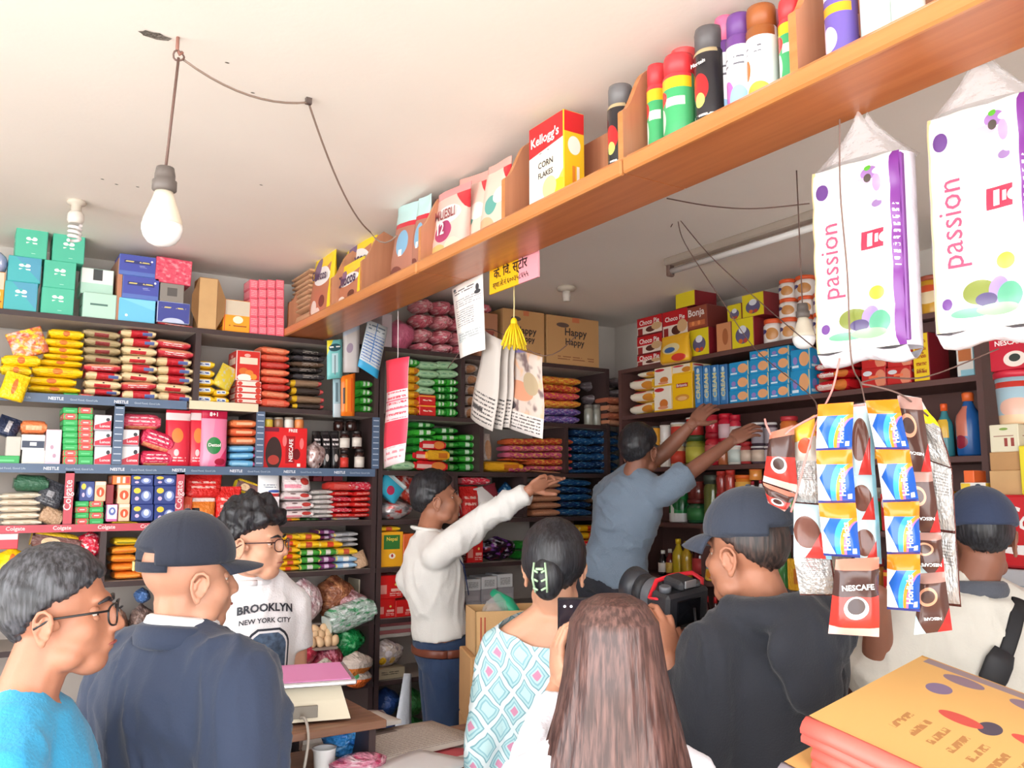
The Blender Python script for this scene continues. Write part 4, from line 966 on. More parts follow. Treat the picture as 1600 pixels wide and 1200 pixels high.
happy = pmat('happy_carton', (200, 154, 102), [('e', .3, .82, .12, .05, (96, 76, 70)), ('r', .48, .9, .62, 1, (206, 120, 80)), ('l', .2, .1, .9, .2, 2, (150, 100, 66))], rough=.8)
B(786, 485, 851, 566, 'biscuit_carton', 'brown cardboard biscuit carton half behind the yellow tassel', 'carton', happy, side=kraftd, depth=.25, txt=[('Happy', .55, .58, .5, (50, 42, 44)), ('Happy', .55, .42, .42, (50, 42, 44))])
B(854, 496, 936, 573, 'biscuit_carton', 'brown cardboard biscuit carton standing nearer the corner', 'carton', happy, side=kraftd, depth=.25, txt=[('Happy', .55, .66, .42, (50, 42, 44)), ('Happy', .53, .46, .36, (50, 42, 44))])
# second shelf
STK('pillow', 640, 656, 572, 647, 6, 'biscuit_pack', 'golden biscuit roll', 'beside the hanging red strip', 'pack', [ygold], jit=.5)
STK('box', 655, 681, 617, 647, 2, 'biscuit_carton', 'small red and gold carton', 'under pale green packs', 'carton', [redb], jit=.5)
STK('pillow', 656, 680, 590, 616, 2, 'biscuit_pack', 'pale green biscuit pack', 'on red-gold cartons', 'pack', [pgrn], jit=.5)
for c in range(2):
    STK('pillow', 681+c*18, 698+c*18, 591, 648, 5, 'biscuit_pack', 'green biscuit pack', ['next to red-gold cartons', 'next to grey snack packs'][c], 'pack', grn, jit=.5)
STK('pillow', 656, 686, 563, 590, 2, 'biscuit_pack', 'long pale green biscuit pack', 'topping two columns', 'pack', [pgrn], jit=.5)
STK('pillow', 686, 716, 563, 590, 2, 'biscuit_pack', 'long pale green biscuit pack', 'topping green columns', 'pack', [pgrn], jit=.5)
PK(636, 559, 656, 572, 'biscuit_pack', 'bright green biscuit pack on the golden rolls', 'pack', grn[0])
STK('pillow', 727, 748, 566, 650, 5, 'snack_pack', 'grey-brown clear snack pack', 'behind the hanging newspapers', 'pack', [greyb], jit=1)
for c in range(2):
    STK('pillow', 748+c*40, 788+c*40, 600, 655, 4, 'snack_pack', 'coloured sweet pack', ['hidden behind hanging newspapers', 'behind the hanging newspaper edge'][c], 'pack', mixp, jit=1)
for c in range(2):
    STK('pillow', 846+c*30, 878+c*30, 586+c*3, 661, 6, 'sweet_pack', 'bright mixed-colour sweet pack', ['beside hanging newspapers', 'nearer the corner'][c], 'pack', [mixp[2], mixp[2], mixp[1], mixp[0], mixp[4], mixp[1]], jit=2)
for i in range(3):
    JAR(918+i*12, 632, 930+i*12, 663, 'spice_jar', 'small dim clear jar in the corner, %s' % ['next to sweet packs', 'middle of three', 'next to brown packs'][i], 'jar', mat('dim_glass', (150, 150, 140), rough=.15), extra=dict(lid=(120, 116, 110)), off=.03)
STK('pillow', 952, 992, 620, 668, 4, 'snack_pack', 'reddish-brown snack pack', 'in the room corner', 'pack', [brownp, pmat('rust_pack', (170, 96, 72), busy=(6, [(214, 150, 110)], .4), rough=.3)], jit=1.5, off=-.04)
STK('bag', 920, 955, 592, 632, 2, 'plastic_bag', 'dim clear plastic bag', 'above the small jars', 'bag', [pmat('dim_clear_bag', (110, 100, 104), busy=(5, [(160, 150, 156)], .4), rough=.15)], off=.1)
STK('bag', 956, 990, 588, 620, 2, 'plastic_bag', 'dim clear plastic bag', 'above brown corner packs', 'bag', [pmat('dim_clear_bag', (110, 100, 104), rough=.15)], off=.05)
# third shelf
for c in range(3):
    STK('pillow', 645+c*36, 680+c*36, 656+c*11, 734, 6-(c == 2), 'biscuit_pack', 'green biscuit pack', ['low beside red strip', 'on the third shelf middle', 'beside the pale upright'][c], 'pack', grn, jit=1, off=.05)
PK(613, 719, 649, 733, 'biscuit_pack', 'pale green biscuit pack at the foot of the red strip', 'pack', pgrn)
STK('pillow', 649, 700, 705, 734, 2, 'biscuit_pack', 'red biscuit pack', 'before the green packs', 'pack', [redc, redc], depth=.03, off=.0, jit=1)
PK(668, 703, 703, 719, 'biscuit_pack', 'yellow biscuit pack lying before the green packs', 'pack', ygold, depth=.03, off=-.02, hang=True)
PK(659, 688, 697, 703, 'biscuit_pack', 'red and yellow biscuit pack high before the green packs', 'pack', redc, depth=.03, off=0.0, hang=True)
PO(757, 677, 771, 722, 'snack_pack', 'narrow brown snack pouch before the dark opening', 'pack', greyb, depth=.06)
PK(758, 720, 818, 736, 'snack_pack', 'long golden-beige pack on the third shelf', 'pack', ygold)
for c in range(3):
    STK('pillow', 797+c*32, 830+c*32, 684, 738, 5, 'sweet_pack', 'pink and yellow sweet pack', ['beside golden-beige pack', 'above the pointing hand', 'beside the deep blue packs'][c], 'pack', [mixp[3], mixp[4], mixp[3]], jit=1.5)
for c in range(2):
    STK('pillow', 896+c*36, 930+c*36, 670, 745, 6, 'chips_pack', 'deep blue shiny pack', ['beside pink-yellow packs', 'behind the reaching man'][c], 'pack', bluep, jit=2)
# fourth shelf
PO(594, 738, 634, 778, 'chips_bag', 'cyan and white bag leaning at the end upright', 'bag', pmat('cyan_bag', (60, 180, 214), [('e', .5, .35, .16, .2, (190, 50, 90)), ('r', 0, .8, 1, 1, (220, 236, 240))], rough=.2), rot=38, depth=.06)
PO(615, 742, 660, 785, 'chips_bag', 'orange-red and silver bag behind the clerk', 'bag', pmat('red_silver_bag', (206, 70, 54), busy=(4, [(220, 214, 214), (150, 40, 40)], .44), rough=.18, metal=.1), rot=30, depth=.07, off=.06)
BG(594, 780, 650, 816, 'chips_bag', 'crumpled red and silver foil bag on the fourth shelf', 'bag', pmat('crumpled_foil', (206, 200, 200), busy=(4, [(214, 60, 50), (120, 116, 120)], .45), rough=.15, metal=.3), depth=.12)
PO(692, 745, 722, 808, 'chips_bag', 'white bag with red stripe behind the clerk\'s face', 'bag', pmat('white_red_bag', (232, 226, 226), [('h', 1, .5, .8, (190, 40, 60)), ('h', 1, .5, .95, (236, 226, 226))], rough=.2), rot=-12, depth=.08)
PO(724, 760, 753, 806, 'chips_bag', 'orange-red chips bag under the dark red one', 'bag', red2, depth=.1)
PK(722, 742, 766, 760, 'chips_bag', 'dark red chips bag lying on top', 'bag', redbusy, depth=.1)
PO(750, 758, 786, 806, 'chips_bag', 'grey-white bag with maroon piping above the outstretched sleeve', 'bag', pmat('grey_white_bag', (214, 208, 206), [('h', .8, .6, .9, (130, 40, 54))], rough=.2), rot=-14, depth=.08)
BG(783, 752, 812, 806, 'chips_bag', 'dark blue bag behind the pointing arm', 'bag', bluep[0], depth=.1, off=.06)
STK('pillow', 832, 876, 742, 806, 6, 'sweet_pack', 'copper-brown dotted pack', 'below the pointing hand', 'pack', [brownp], jit=.8)
STK('pillow', 876, 924, 748, 806, 5, 'chips_pack', 'flat deep blue pack', 'beside copper-brown packs', 'pack', bluep, jit=.8)
STK('pillow', 924, 957, 765, 808, 4, 'chips_pack', 'black and grey pack', 'behind the reaching man\'s shirt', 'pack', darkp, jit=1)
# fifth shelf
B(592, 831, 630, 887, 'tea_carton', 'yellow tea carton with green panel beside the white shirt', 'carton', tea, txt=[('Nepal', .53, .78, .45, (236, 206, 80))])
B(630, 834, 652, 887, 'tea_carton', 'orange carton half hidden by the white shirt', 'carton', mat('orange_card', (240, 110, 50), rough=.4))
PK(592, 822, 626, 832, 'snack_pack', 'yellow and green pack lying on the tea carton', 'pack', maggi[1])
B(729, 843, 755, 872, 'tea_carton', 'small red carton under the outstretched sleeve', 'carton', redbx)
BG(756, 838, 812, 876, 'chips_bag', 'shiny black and violet foil pack below the sleeve', 'bag', vio, depth=.13)
STK('pillow', 812, 840, 845, 876, 2, 'snack_pack', 'dim green pack', 'beside the hair bun', 'pack', [grn[2]], jit=1)
STK('pillow', 906, 948, 820, 878, 5, 'snack_pack', 'yellow or red flat pack', 'behind the reaching man\'s back', 'pack', [redc, maggi[0], redb, maggi[1], maggi[0]], jit=3)
# sixth shelf
for i, (x0, y0, x1, y1) in enumerate([(588, 936, 618, 967), (618, 937, 648, 967), (588, 899, 630, 936)]):
    B(x0, y0, x1, y1, 'tea_carton', 'glossy red carton, %s beside the white shirt' % ['lower one by the upright', 'lower one tucked', 'top one'][i], 'carton', redbx, depth=.16)
for c in range(3):
    STK('box', 728+c*25, 752+c*25, 905-c*4, 958, 3, 'soap_carton', 'grey glossy carton', ['next to white shirt', 'in the middle', 'near the hair bun'][c], 'carton', [greybox, greybox, whbar], jit=1)
# seventh shelf
B(586, 1044, 633, 1063, 'small_carton', 'dusty cream carton under the bag of yellow sweets', 'carton', pmat('dusty_carton', (170, 156, 130), [('l', .2, .3, .8, .7, 2, (60, 56, 50))], rough=.7))
BG(584, 1000, 636, 1046, 'sweet_bag', 'clear bag of yellow and white sweets on the cream carton', 'bag', pmat('sweet_film', (214, 196, 186), [('e', .3, .25, .1, .14, (246, 190, 40)), ('e', .6, .25, .09, .12, (240, 200, 120)), ('e', .45, .5, .1, .12, (236, 226, 230))], busy=(5, [(190, 170, 170), (244, 236, 236)], .42), rough=.12, bump=.8), depth=.12)
for i in range(4):
    B(588+i*2, 996-i*6-6, 642+i, 996-i*6, 'paper_bundle', 'flat paper bundle, %s of four behind the sweets bag' % ['lowest', 'second', 'third', 'uppermost'][i], 'paper', [mat('old_paper', (206, 196, 186), rough=.8), mat('rose_paper', (190, 110, 110), rough=.8)][i % 2], depth=.2, off=.1, hang=True)
flush()
# ================================================================== goods on the wall shelving (x plane)
plane('X', XS, RL)
def choco(x0, y0, x1, y1, lab): B(x0, y0, x1, y1, 'pie_carton', 'red and white chocolate pie carton, '+lab, 'carton', cho, side=maroon, group='chocolate pie cartons', depth=.13, txt=[('Choco Pie', .5, .72, .78, W_)])
choco(995, 553, 1035, 573, 'lowest beside the room corner'); choco(995, 523, 1035, 553, 'second beside the room corner'); choco(995, 494, 1035, 523, 'highest beside the room corner')
choco(1035, 530, 1075, 566, 'behind the golden biscuit bag'); choco(1035, 484, 1075, 520, 'next to the brown carton')
PO(1026, 522, 1071, 566, 'biscuit_bag', 'golden biscuit bag before the chocolate pie cartons', 'bag', ymilk, depth=.07, off=-.06, hang=True)
B(1077, 513, 1108, 556, 'cereal_carton', 'yellow carton with purple bird print beside the golden bag', 'carton', yelb, side=maroon, depth=.16)
B(1073, 478, 1105, 514, 'biscuit_carton', 'brown carton with white script above the bird print carton', 'carton', brnb, side=brnside, depth=.2, txt=[('Bonja', .48, .68, .8, (240, 230, 226))])
B(1055, 452, 1086, 479, 'sweet_carton', 'yellow carton with maroon side, highest by the ceiling', 'carton', yplain, side=maroon, depth=.16)
B(1119, 504, 1143, 549, 'biscuit_carton', 'tan carton between two yellow bird print cartons', 'carton', pmat('tan_carton', (206, 140, 96), [('e', .6, .5, .2, .3, (170, 100, 60))], rough=.4), side=brnside)
B(1143, 497, 1178, 543, 'cereal_carton', 'yellow bird print carton beside the jars', 'carton', yelb, side=maroon, depth=.14)
B(1159, 458, 1194, 497, 'cereal_carton', 'yellow bird print carton stacked above its twin', 'carton', yelb, side=maroon, depth=.14, off=.03)
B(1136, 475, 1159, 504, 'cereal_carton', 'yellow carton beside the highest bird print carton', 'carton', yelb, side=maroon, depth=.14, off=.05)
jl = pmat('jar_label_white', (236, 230, 226), [('e', .65, .45, .22, .3, (200, 140, 80)), ('e', .3, .6, .18, .12, (60, 60, 130))], rough=.3)
for i, (x0, y0, x1, y1) in enumerate([(1186, 498, 1211, 536), (1212, 496, 1237, 533), (1239, 492, 1262, 530), (1264, 488, 1287, 526), (1210, 466, 1236, 497), (1240, 462, 1263, 493), (1264, 456, 1288, 489), (1210, 436, 1234, 467), (1234, 430, 1262, 463)]):
    JAR(x0, y0, x1, y1, 'spread_jar', 'orange-lidded spread jar, %s' % ['lowest row, nearest bird print cartons', 'lowest row, second', 'lowest row, behind hanging bulb', 'lowest row, beside tissue pack', 'middle row, nearest cartons', 'middle row, behind hanging bulb', 'middle row, beside tissue pack', 'top row, nearer the corner', 'top row, beside bulb wire'][i], 'jar', jl, extra=dict(lid=(232, 96, 48)), group='orange-lidded spread jars')
# second wall shelf
STK('pillow', 984, 1022, 590, 648, 3, 'biscuit_pack', 'white and golden biscuit pack', 'nearest the room corner', 'pack', [brit], jit=.8)
PK(996, 571, 1022, 590, 'biscuit_pack', 'white and golden biscuit pack topping the corner pile', 'pack', brit)
STK('box', 1022, 1050, 564, 643, 2, 'biscuit_carton', 'white and yellow tall biscuit carton', 'next to golden cartons', 'carton', [britt], jit=.3)
B(1050, 584, 1082, 640, 'biscuit_carton', 'golden yellow tall biscuit carton with red name panel', 'carton', ytall, side=mat('yellow_side', (226, 170, 30), rough=.4), txt=[('Britannia', .5, .68, .5, W_)])
B(1050, 564, 1082, 584, 'biscuit_carton', 'white and yellow biscuit carton lying on the golden one', 'carton', brit)
for i in range(4):
    B(1085+i*13, 572+i*-1, 1097+i*13, 637-i*2, 'biscuit_pack', 'narrow upright blue biscuit pack, %s from the golden carton' % ['first', 'second', 'third', 'fourth'][i], 'pack', blut, txt=[('CREAM', .5, .5, .6, (226, 214, 150), -90)], group='upright blue packs', depth=.1)
n = 0
for c in range(3):
    for r in range(4 if c else 3):
        x0 = 1139+c*31.5; yb = 631-c*4
        B(x0, yb-(r+1)*22, x0+31, yb-r*22, 'biscuit_carton', 'sky-blue biscuit carton, %s row, %s column from the narrow packs' % (['bottom', 'second', 'third', 'top'][r], ['first', 'second', 'third'][c]), 'carton', blub, group='sky-blue biscuit cartons', depth=.14)
B(1235, 578, 1266, 618, 'biscuit_carton', 'sky-blue carton standing upright at the end of the blue pile', 'carton', blub, rot=0)
B(1235, 545, 1266, 578, 'biscuit_carton', 'sky-blue carton upper at the end of the blue pile', 'carton', blub)
STK('pillow', 1274, 1326, 562, 606, 3, 'biscuit_pack', 'red biscuit roll', 'below the nearer tissue pack', 'pack', [redc], jit=2, txt=[('Digestive', .32, .5, .4, W_)])
for c in range(2):
    STK('box', 1345+c*40, 1384+c*40, 548-c*4, 602, 2, 'chocolate_carton', 'red chocolate carton', ['under the tissue pack wires', 'beside yellow offer carton'][c], 'carton', [redcho], jit=1)
B(1426, 520, 1452, 598, 'offer_carton', 'tall yellow carton printed with discount lines', 'carton', offr, side=maroon, txt=[('25%', .45, .22, .5, (150, 60, 30)), ('15%', .45, .6, .5, (150, 60, 30))])
B(1494, 540, 1522, 592, 'biscuit_carton', 'white carton with brown biscuit picture beside the dark post', 'carton', pmat('white_brown_carton', (220, 216, 210), [('r', .1, .5, .9, .9, (190, 110, 60)), ('r', .2, 0, 1, .2, (140, 190, 206))], rough=.4))
JAR(1424, 430, 1470, 490, 'snack_jar', 'yellow and brown snack tub between the two tissue packs', 'jar', pmat('yellow_snack_tub', (214, 160, 50), [('e', .5, .5, .3, .2, (240, 220, 180)), ('e', .5, .75, .3, .1, (220, 90, 50))], rough=.3), extra=dict(style='tub', lid=(160, 80, 60)), hang=False)
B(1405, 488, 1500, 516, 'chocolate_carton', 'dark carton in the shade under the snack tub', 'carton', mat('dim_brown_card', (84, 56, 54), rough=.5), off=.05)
# third wall shelf
glass = lambda n, c: mat(n, c, rough=.12, coat=.5)
J3 = [
 (1000, 696, 1012, 727, (180, 60, 60), (230, 226, 220), 'jar', 'red', (236, 230, 226)), (1014, 696, 1026, 726, (206, 150, 60), (70, 60, 60), 'jar', 'amber', None),
 (1027, 690, 1041, 726, (236, 230, 220), (226, 222, 214), 'can', 'white', None), (1042, 690, 1060, 725, (226, 196, 150), (226, 222, 214), 'jar', 'cream', (214, 70, 50)),
 (1064, 680, 1088, 724, (150, 150, 50), (60, 90, 50), 'jar', 'olive', (206, 200, 80)), (1095, 676, 1116, 724, (196, 34, 52), (170, 24, 44), 'jar', 'crimson', (226, 120, 120)),
 (1118, 690, 1131, 724, (190, 110, 70), (150, 60, 44), 'jar', 'copper', None), (1131, 696, 1152, 724, (226, 230, 226), (236, 236, 232), 'can', 'white', (214, 226, 220)),
 (1152, 690, 1168, 723, (196, 60, 56), (180, 40, 44), 'jar', 'red', (226, 200, 180)), (1168, 697, 1188, 723, (96, 76, 84), (216, 212, 214), 'can', 'grey', (214, 190, 170)), (1190, 697, 1206, 722, (110, 90, 96), (226, 222, 224), 'can', 'mauve', (206, 190, 196)),
 (1210, 690, 1230, 722, (150, 60, 70), (196, 70, 70), 'jar', 'maroon', None), (1234, 690, 1256, 722, (214, 206, 200), (190, 60, 60), 'can', 'pale', None),
 (998, 666, 1010, 696, (200, 70, 64), (206, 60, 60), 'can', 'scarlet', (226, 230, 226)), (1013, 666, 1025, 696, (226, 160, 50), (70, 70, 70), 'can', 'golden', None), (1027, 664, 1040, 690, (236, 232, 226), (214, 206, 200), 'can', 'ivory', None), (1042, 660, 1062, 690, (220, 206, 180), (216, 216, 216), 'can', 'beige', (200, 60, 50)),
 (1066, 652, 1086, 680, (206, 60, 56), (230, 226, 220), 'can', 'brick-red', None), (1097, 648, 1114, 676, (206, 40, 60), (196, 30, 54), 'can', 'rose-red', None), (1117, 646, 1135, 690, (200, 30, 56), (214, 30, 54), 'jar', 'ruby', (236, 200, 206)), (1136, 648, 1150, 696, (206, 44, 66), (206, 30, 56), 'jar', 'raspberry', (236, 226, 226)),
 (1168, 660, 1188, 697, (70, 54, 66), (226, 222, 224), 'can', 'plum', (190, 180, 190)), (1190, 660, 1206, 697, (84, 66, 76), (226, 222, 224), 'can', 'dusky', (196, 186, 196)), (1212, 650, 1236, 690, (206, 110, 50), (190, 50, 60), 'jar', 'marmalade', None)]
seen = {}
for (x0, y0, x1, y1, c, l, st, word, lab) in J3:
    seen[word] = seen.get(word, 0)+1
    pos = 'upper row' if y1 < 700 and y0 < 680 else 'standing on the shelf'
    JAR(x0, y0, x1, y1, 'food_jar', '%s food %s, %s behind the raised arms, %s' % (word, 'tin' if st == 'can' else 'jar', pos, 'nearer corner' if x0 < 1100 else 'farther from corner'), 'jar', glass('jar_%s' % word, c), extra=dict(style=st, lid=l, label=lab), group='food jars on the wall shelving')
detb = pmat('blue_detergent', (36, 92, 160), [('r', .25, .35, .6, .9, (206, 120, 100)), ('r', .1, .3, .25, .95, (80, 180, 206)), ('e', .4, .25, .2, .12, (150, 40, 60))], rough=.25)
JAR(1484, 612, 1524, 712, 'cleaner_bottle', 'blue cleaner bottle with orange cap beside the dark post', 'bottle', detb, extra=dict(style='bottle', lid=(236, 110, 50)))
JAR(1458, 630, 1482, 713, 'cleaner_bottle', 'smaller blue-green cleaner bottle with orange cap behind the sachets', 'bottle', pmat('bluegreen_detergent', (60, 130, 140), [('r', .2, .4, .8, .8, (226, 180, 60))], rough=.25), extra=dict(style='bottle', lid=(236, 96, 40)))
JAR(1526, 622, 1545, 710, 'cleaner_bottle', 'dark cleaner bottle with orange cap half behind the post', 'bottle', pmat('dark_detergent', (44, 60, 90), [], rough=.25), extra=dict(style='bottle', lid=(206, 100, 50)), off=.06)
B(1312, 640, 1345, 716, 'wafer_tin', 'plain blue tin behind the hanging sachets', 'tin', mat('blue_tin', (36, 80, 140), rough=.35))
# fourth wall shelf
J4 = [(1037, 765, 1064, 813, (40, 140, 70), (200, 40, 44), 'can', 'green drink', pmat('green_drink_label', (44, 150, 80), [('r', 0, 0, 1, .3, (240, 240, 238)), ('r', .42, 0, .55, 1, (250, 255, 250)), ('e', .7, .6, .2, .2, (20, 100, 50))], rough=.2)), (1066, 780, 1090, 813, (40, 92, 60), (110, 40, 40), 'jar', 'dark green', (60, 130, 70)), (1093, 742, 1114, 813, (110, 116, 60), (80, 90, 80), 'jar', 'tall olive', None),
      (1115, 772, 1128, 814, (186, 50, 50), (190, 40, 40), 'jar', 'brick', None), (1129, 772, 1143, 814, (196, 60, 56), (190, 40, 40), 'jar', 'vermilion', None), (1115, 736, 1128, 772, (176, 60, 54), (206, 60, 50), 'jar', 'carmine', None), (1129, 734, 1142, 772, (190, 70, 60), (206, 60, 50), 'jar', 'cherry', None),
      (1143, 742, 1164, 790, (240, 140, 50), (236, 110, 40), 'tub', 'orange', (246, 190, 90)), (1166, 732, 1182, 752, (236, 150, 70), (240, 120, 50), 'can', 'small orange', None), (1166, 752, 1177, 790, (232, 226, 226), (170, 40, 50), 'bottle', 'white', None), (1179, 750, 1190, 790, (232, 226, 226), (170, 40, 50), 'bottle', 'whitish', None),
      (1214, 768, 1236, 822, (110, 180, 90), (226, 230, 226), 'can', 'leaf-green', None), (1066, 752, 1090, 780, (120, 50, 46), (140, 50, 46), 'can', 'rust', None)]
for (x0, y0, x1, y1, c, l, st, word, lab) in J4:
    JAR(x0, y0, x1, y1, 'food_jar', '%s %s on the wall shelf above the photographer\'s cap' % (word, {'can': 'tin', 'jar': 'jar', 'tub': 'tub', 'bottle': 'bottle'}[st]), 'jar', lab if hasattr(lab, 'node_tree') else glass('jar4_%s' % word.replace(' ', '_'), c), extra=dict(style=st, lid=l, label=None if hasattr(lab, 'node_tree') else lab), group='food jars on the wall shelving')
for i in range(5):
    B(1145+i*13, 791, 1157+i*13, 815, 'spice_carton', 'small spice carton behind the photographer\'s cap, %s from the orange tub' % ['first', 'second', 'third', 'fourth', 'fifth'][i], 'carton', [redb, ygold, redcho, offr, redb][i])
# fifth wall shelf : bottles
for i, (x0, y0, x1, y1, c, l, lab, word) in enumerate([(1025, 860, 1036, 899, (30, 24, 26), (236, 232, 226), (226, 220, 214), 'black sauce'), (1037, 858, 1047, 900, (120, 30, 30), (236, 232, 226), (226, 190, 90), 'red sauce'), (1046, 842, 1060, 902, (206, 176, 40), (240, 200, 40), None, 'yellow oil'), (1060, 846, 1073, 903, (190, 150, 40), (240, 200, 40), None, 'golden oil'), (1075, 840, 1095, 906, (70, 24, 28), (236, 200, 60), (190, 60, 60), 'dark ketchup'), (1098, 850, 1108, 906, (90, 40, 36), (200, 170, 60), None, 'brown syrup')]):
    JAR(x0, y0, x1, y1, 'sauce_bottle', '%s bottle in the row beside the grey shirt' % word, 'bottle', glass('bottle_%s' % word.replace(' ', '_'), c), extra=dict(style='bottle', lid=l, label=lab), group='sauce and oil bottles')
for i, (x0, y0, x1, y1) in enumerate([(1098, 877, 1118, 909), (1117, 880, 1136, 912), (1110, 852, 1129, 879), (1138, 886, 1156, 914), (1160, 888, 1180, 917)]):
    PO(x0, y0, x1, y1, 'jelly_pack', 'yellow and sky-blue custard pack, %s behind the photographer' % ['lower nearest bottles', 'lower second', 'upper', 'lower third', 'lower fourth'][i], 'pack', pmat('custard_pack', (240, 200, 80), [('r', 0, .6, 1, 1, (120, 190, 220)), ('e', .5, .35, .3, .2, (236, 150, 50))], rough=.3), depth=.06, off=-.01 if i < 2 else .02)
for i in range(9):
    JAR(1080+i*14, 930+i*1.5, 1091+i*14, 986+i*3, 'sauce_bottle', 'red-capped dark bottle low behind the camera, %s from the lens' % ['first', 'second', 'third', 'fourth', 'fifth', 'sixth', 'seventh', 'eighth', 'ninth'][i], 'bottle', glass('bottle_dark_red', (60, 20, 24)), extra=dict(style='bottle', lid=(200, 40, 44)), group='red-capped bottles')
# half-hidden goods behind the sachets and the man in cream
k = 0
for lvl, xs in ((2, [1262, 1286, 1352, 1376, 1398, 1420, 1440]), (3, [1240, 1262, 1284, 1306, 1330, 1352, 1376, 1398, 1420, 1442, 1466, 1490, 1512]), (4, [1184, 1206, 1230, 1254, 1280, 1304, 1330, 1356, 1380, 1404, 1430, 1456, 1482, 1508])):
    for j, x in enumerate(xs):
        zt = RL[lvl]; p0 = onX(x, 700, XS)
        yb = 600 - FPX*((zt-CAM.z)*U3.z + (Vector((XS, p0.y, zt))-CAM - Vector((0, 0, zt-CAM.z))).dot(U3)) / (Vector((XS, p0.y, zt))-CAM).dot(F3)
        hgt = [58, 66, 50][j % 3]
        lab = 'half-hidden %s, %s along the %s wall shelf behind the hanging sachets' % (['red carton', 'green tin', 'cream carton', 'amber jar'][j % 4], ['first', 'second', 'third', 'fourth', 'fifth', 'sixth', 'seventh', 'eighth', 'ninth', 'tenth', 'eleventh', 'twelfth', 'thirteenth', 'fourteenth'][j], ['', '', 'third', 'fourth', 'fifth'][lvl])
        if j % 4 in (0, 2): B(x, yb-hgt, x+20, yb, 'food_carton', lab, 'carton', [redb, ygold, creamp, redcho][(j//2) % 4], group='goods behind the sachets')
        else: JAR(x, yb-hgt, x+20, yb, 'food_jar', lab, 'jar', glass('hid_%d' % (j % 4), [(60, 120, 60), (60, 120, 60), (170, 110, 50), (170, 110, 50)][j % 4]), extra=dict(style='can' if j % 4 == 1 else 'jar', lid=(170, 60, 50)), group='goods behind the sachets')
flush()
# ================================================================== goods on the overhead shelf
ZB = ZBM+0.0225
plane('X', XBM+.03, [ZB])
for i in range(9):
    PK(455+random.uniform(-2, 2), 424+i*7.6+2, 481+random.uniform(-2, 2), 424+(i+1)*7.6+2+i*.6, 'paper_bag', 'flat brown paper bag, %s of the overhead shelf pile' % (ORD[::-1]+['top'])[i+1 if i < 9 else 9] if False else 'flat brown paper bag, number %s down in the overhead shelf pile' % ['one', 'two', 'three', 'four', 'five', 'six', 'seven', 'eight', 'nine'][i], 'paper bag', mat('brown_paper', (206, 164, 128), rough=.8, bump=.3), depth=.14, group='brown paper bags')
chocos = pmat('chocolate_cereal_pouch', (190, 120, 90), [('h', -.3, 1, .52, (246, 214, 30)), ('e', .55, .62, .36, .13, (244, 240, 240)), ('e', .3, .72, .16, .16, (130, 100, 140)), ('e', .35, .2, .14, .1, (240, 226, 216)), ('e', .7, .28, .12, .08, (110, 60, 44)), ('e', .55, .12, .12, .08, (240, 220, 206)), ('r', 0, 0, 1, .05, (226, 190, 170)), ('r', .9, .0, 1, 1, (240, 206, 40))], rough=.25)
PO(481, 388, 512, 482, 'cereal_pouch', 'yellow-topped chocolate cereal pouch beside the brown paper bags', 'pouch', chocos, depth=.07, txt=[('Chocos', .5, .63, .7, (70, 50, 90))], rot=6)
PO(519, 410, 560, 474, 'cereal_pouch', 'short chocolate cereal pouch standing in front, yellow top', 'pouch', chocos, depth=.05, txt=[('Chocos', .5, .63, .7, (70, 50, 90))])
PO(530, 356, 576, 462, 'cereal_pouch', 'tall chocolate cereal pouch leaning behind the short one', 'pouch', chocos, depth=.06, off=.08, txt=[('Chocos', .5, .63, .7, (70, 50, 90))], rot=8)
mus1 = pmat('chocolate_muesli_pouch', (176, 116, 96), [('h', 0, 1, .74, (190, 226, 226)), ('e', .55, .5, .26, .16, (130, 180, 214)), ('r', 0, .70, 1, .76, (206, 40, 60)), ('e', .4, .12, .3, .1, (120, 60, 50)), ('r', .45, .34, .6, .42, W_)], rough=.25)
PO(606, 318, 642, 436, 'muesli_pouch', 'brown muesli pouch with pale blue disc beside the tallest divider', 'pouch', mus1, depth=.06, rot=7)
PO(640, 306, 660, 416, 'muesli_pouch', 'narrow brown muesli pouch with yellow edge against the divider', 'pouch', mus1, depth=.06, rot=5)
mus2 = pmat('pink_muesli_pouch', (240, 196, 184), [('h', .7, 1, 1.35, (206, 50, 60)), ('r', 0, .9, 1, 1, (226, 150, 150)), ('e', .5, .62, .4, .14, (246, 240, 238)), ('e', .45, .42, .28, .14, (176, 60, 110)), ('e', .3, .12, .32, .14, (236, 190, 120)), ('e', .75, .2, .2, .1, (246, 220, 190))], rough=.25)
mus3 = pmat('pale_muesli_pouch', (240, 206, 190), [('h', .7, 1, 1.38, (214, 50, 60)), ('r', 0, .9, 1, 1, (226, 170, 160)), ('e', .5, .45, .22, .12, (96, 170, 160)), ('e', .35, .15, .36, .16, (226, 180, 140)), ('e', .75, .55, .2, .1, (246, 236, 226))], rough=.25)
PO(668, 292, 718, 398, 'muesli_pouch', 'pink-white muesli pouch with magenta disc on the overhead shelf', 'pouch', mus2, depth=.07, txt=[('MUESLI', .5, .64, .62, (150, 70, 70)), ('12', .45, .45, .2, W_)], rot=4)
PO(702, 272, 752, 380, 'muesli_pouch', 'cream muesli pouch with teal disc leaning behind another', 'pouch', mus3, depth=.06, off=.06, rot=8)
PO(745, 250, 784, 362, 'muesli_pouch', 'cream muesli pouch beside the divider before the cereal carton', 'pouch', mus3, depth=.07, off=.02, rot=4)
corn = pmat('corn_flakes_carton', (250, 244, 224), [('h', -.06, 1, .66, (214, 34, 40)), ('h', .6, -1, .22, (246, 222, 90)), ('e', .85, .05, .4, .25, (240, 206, 40)), ('e', .6, .25, .2, .12, (250, 236, 150)), ('l', .3, .64, .6, .67, 1, (90, 80, 80))], rough=.35)
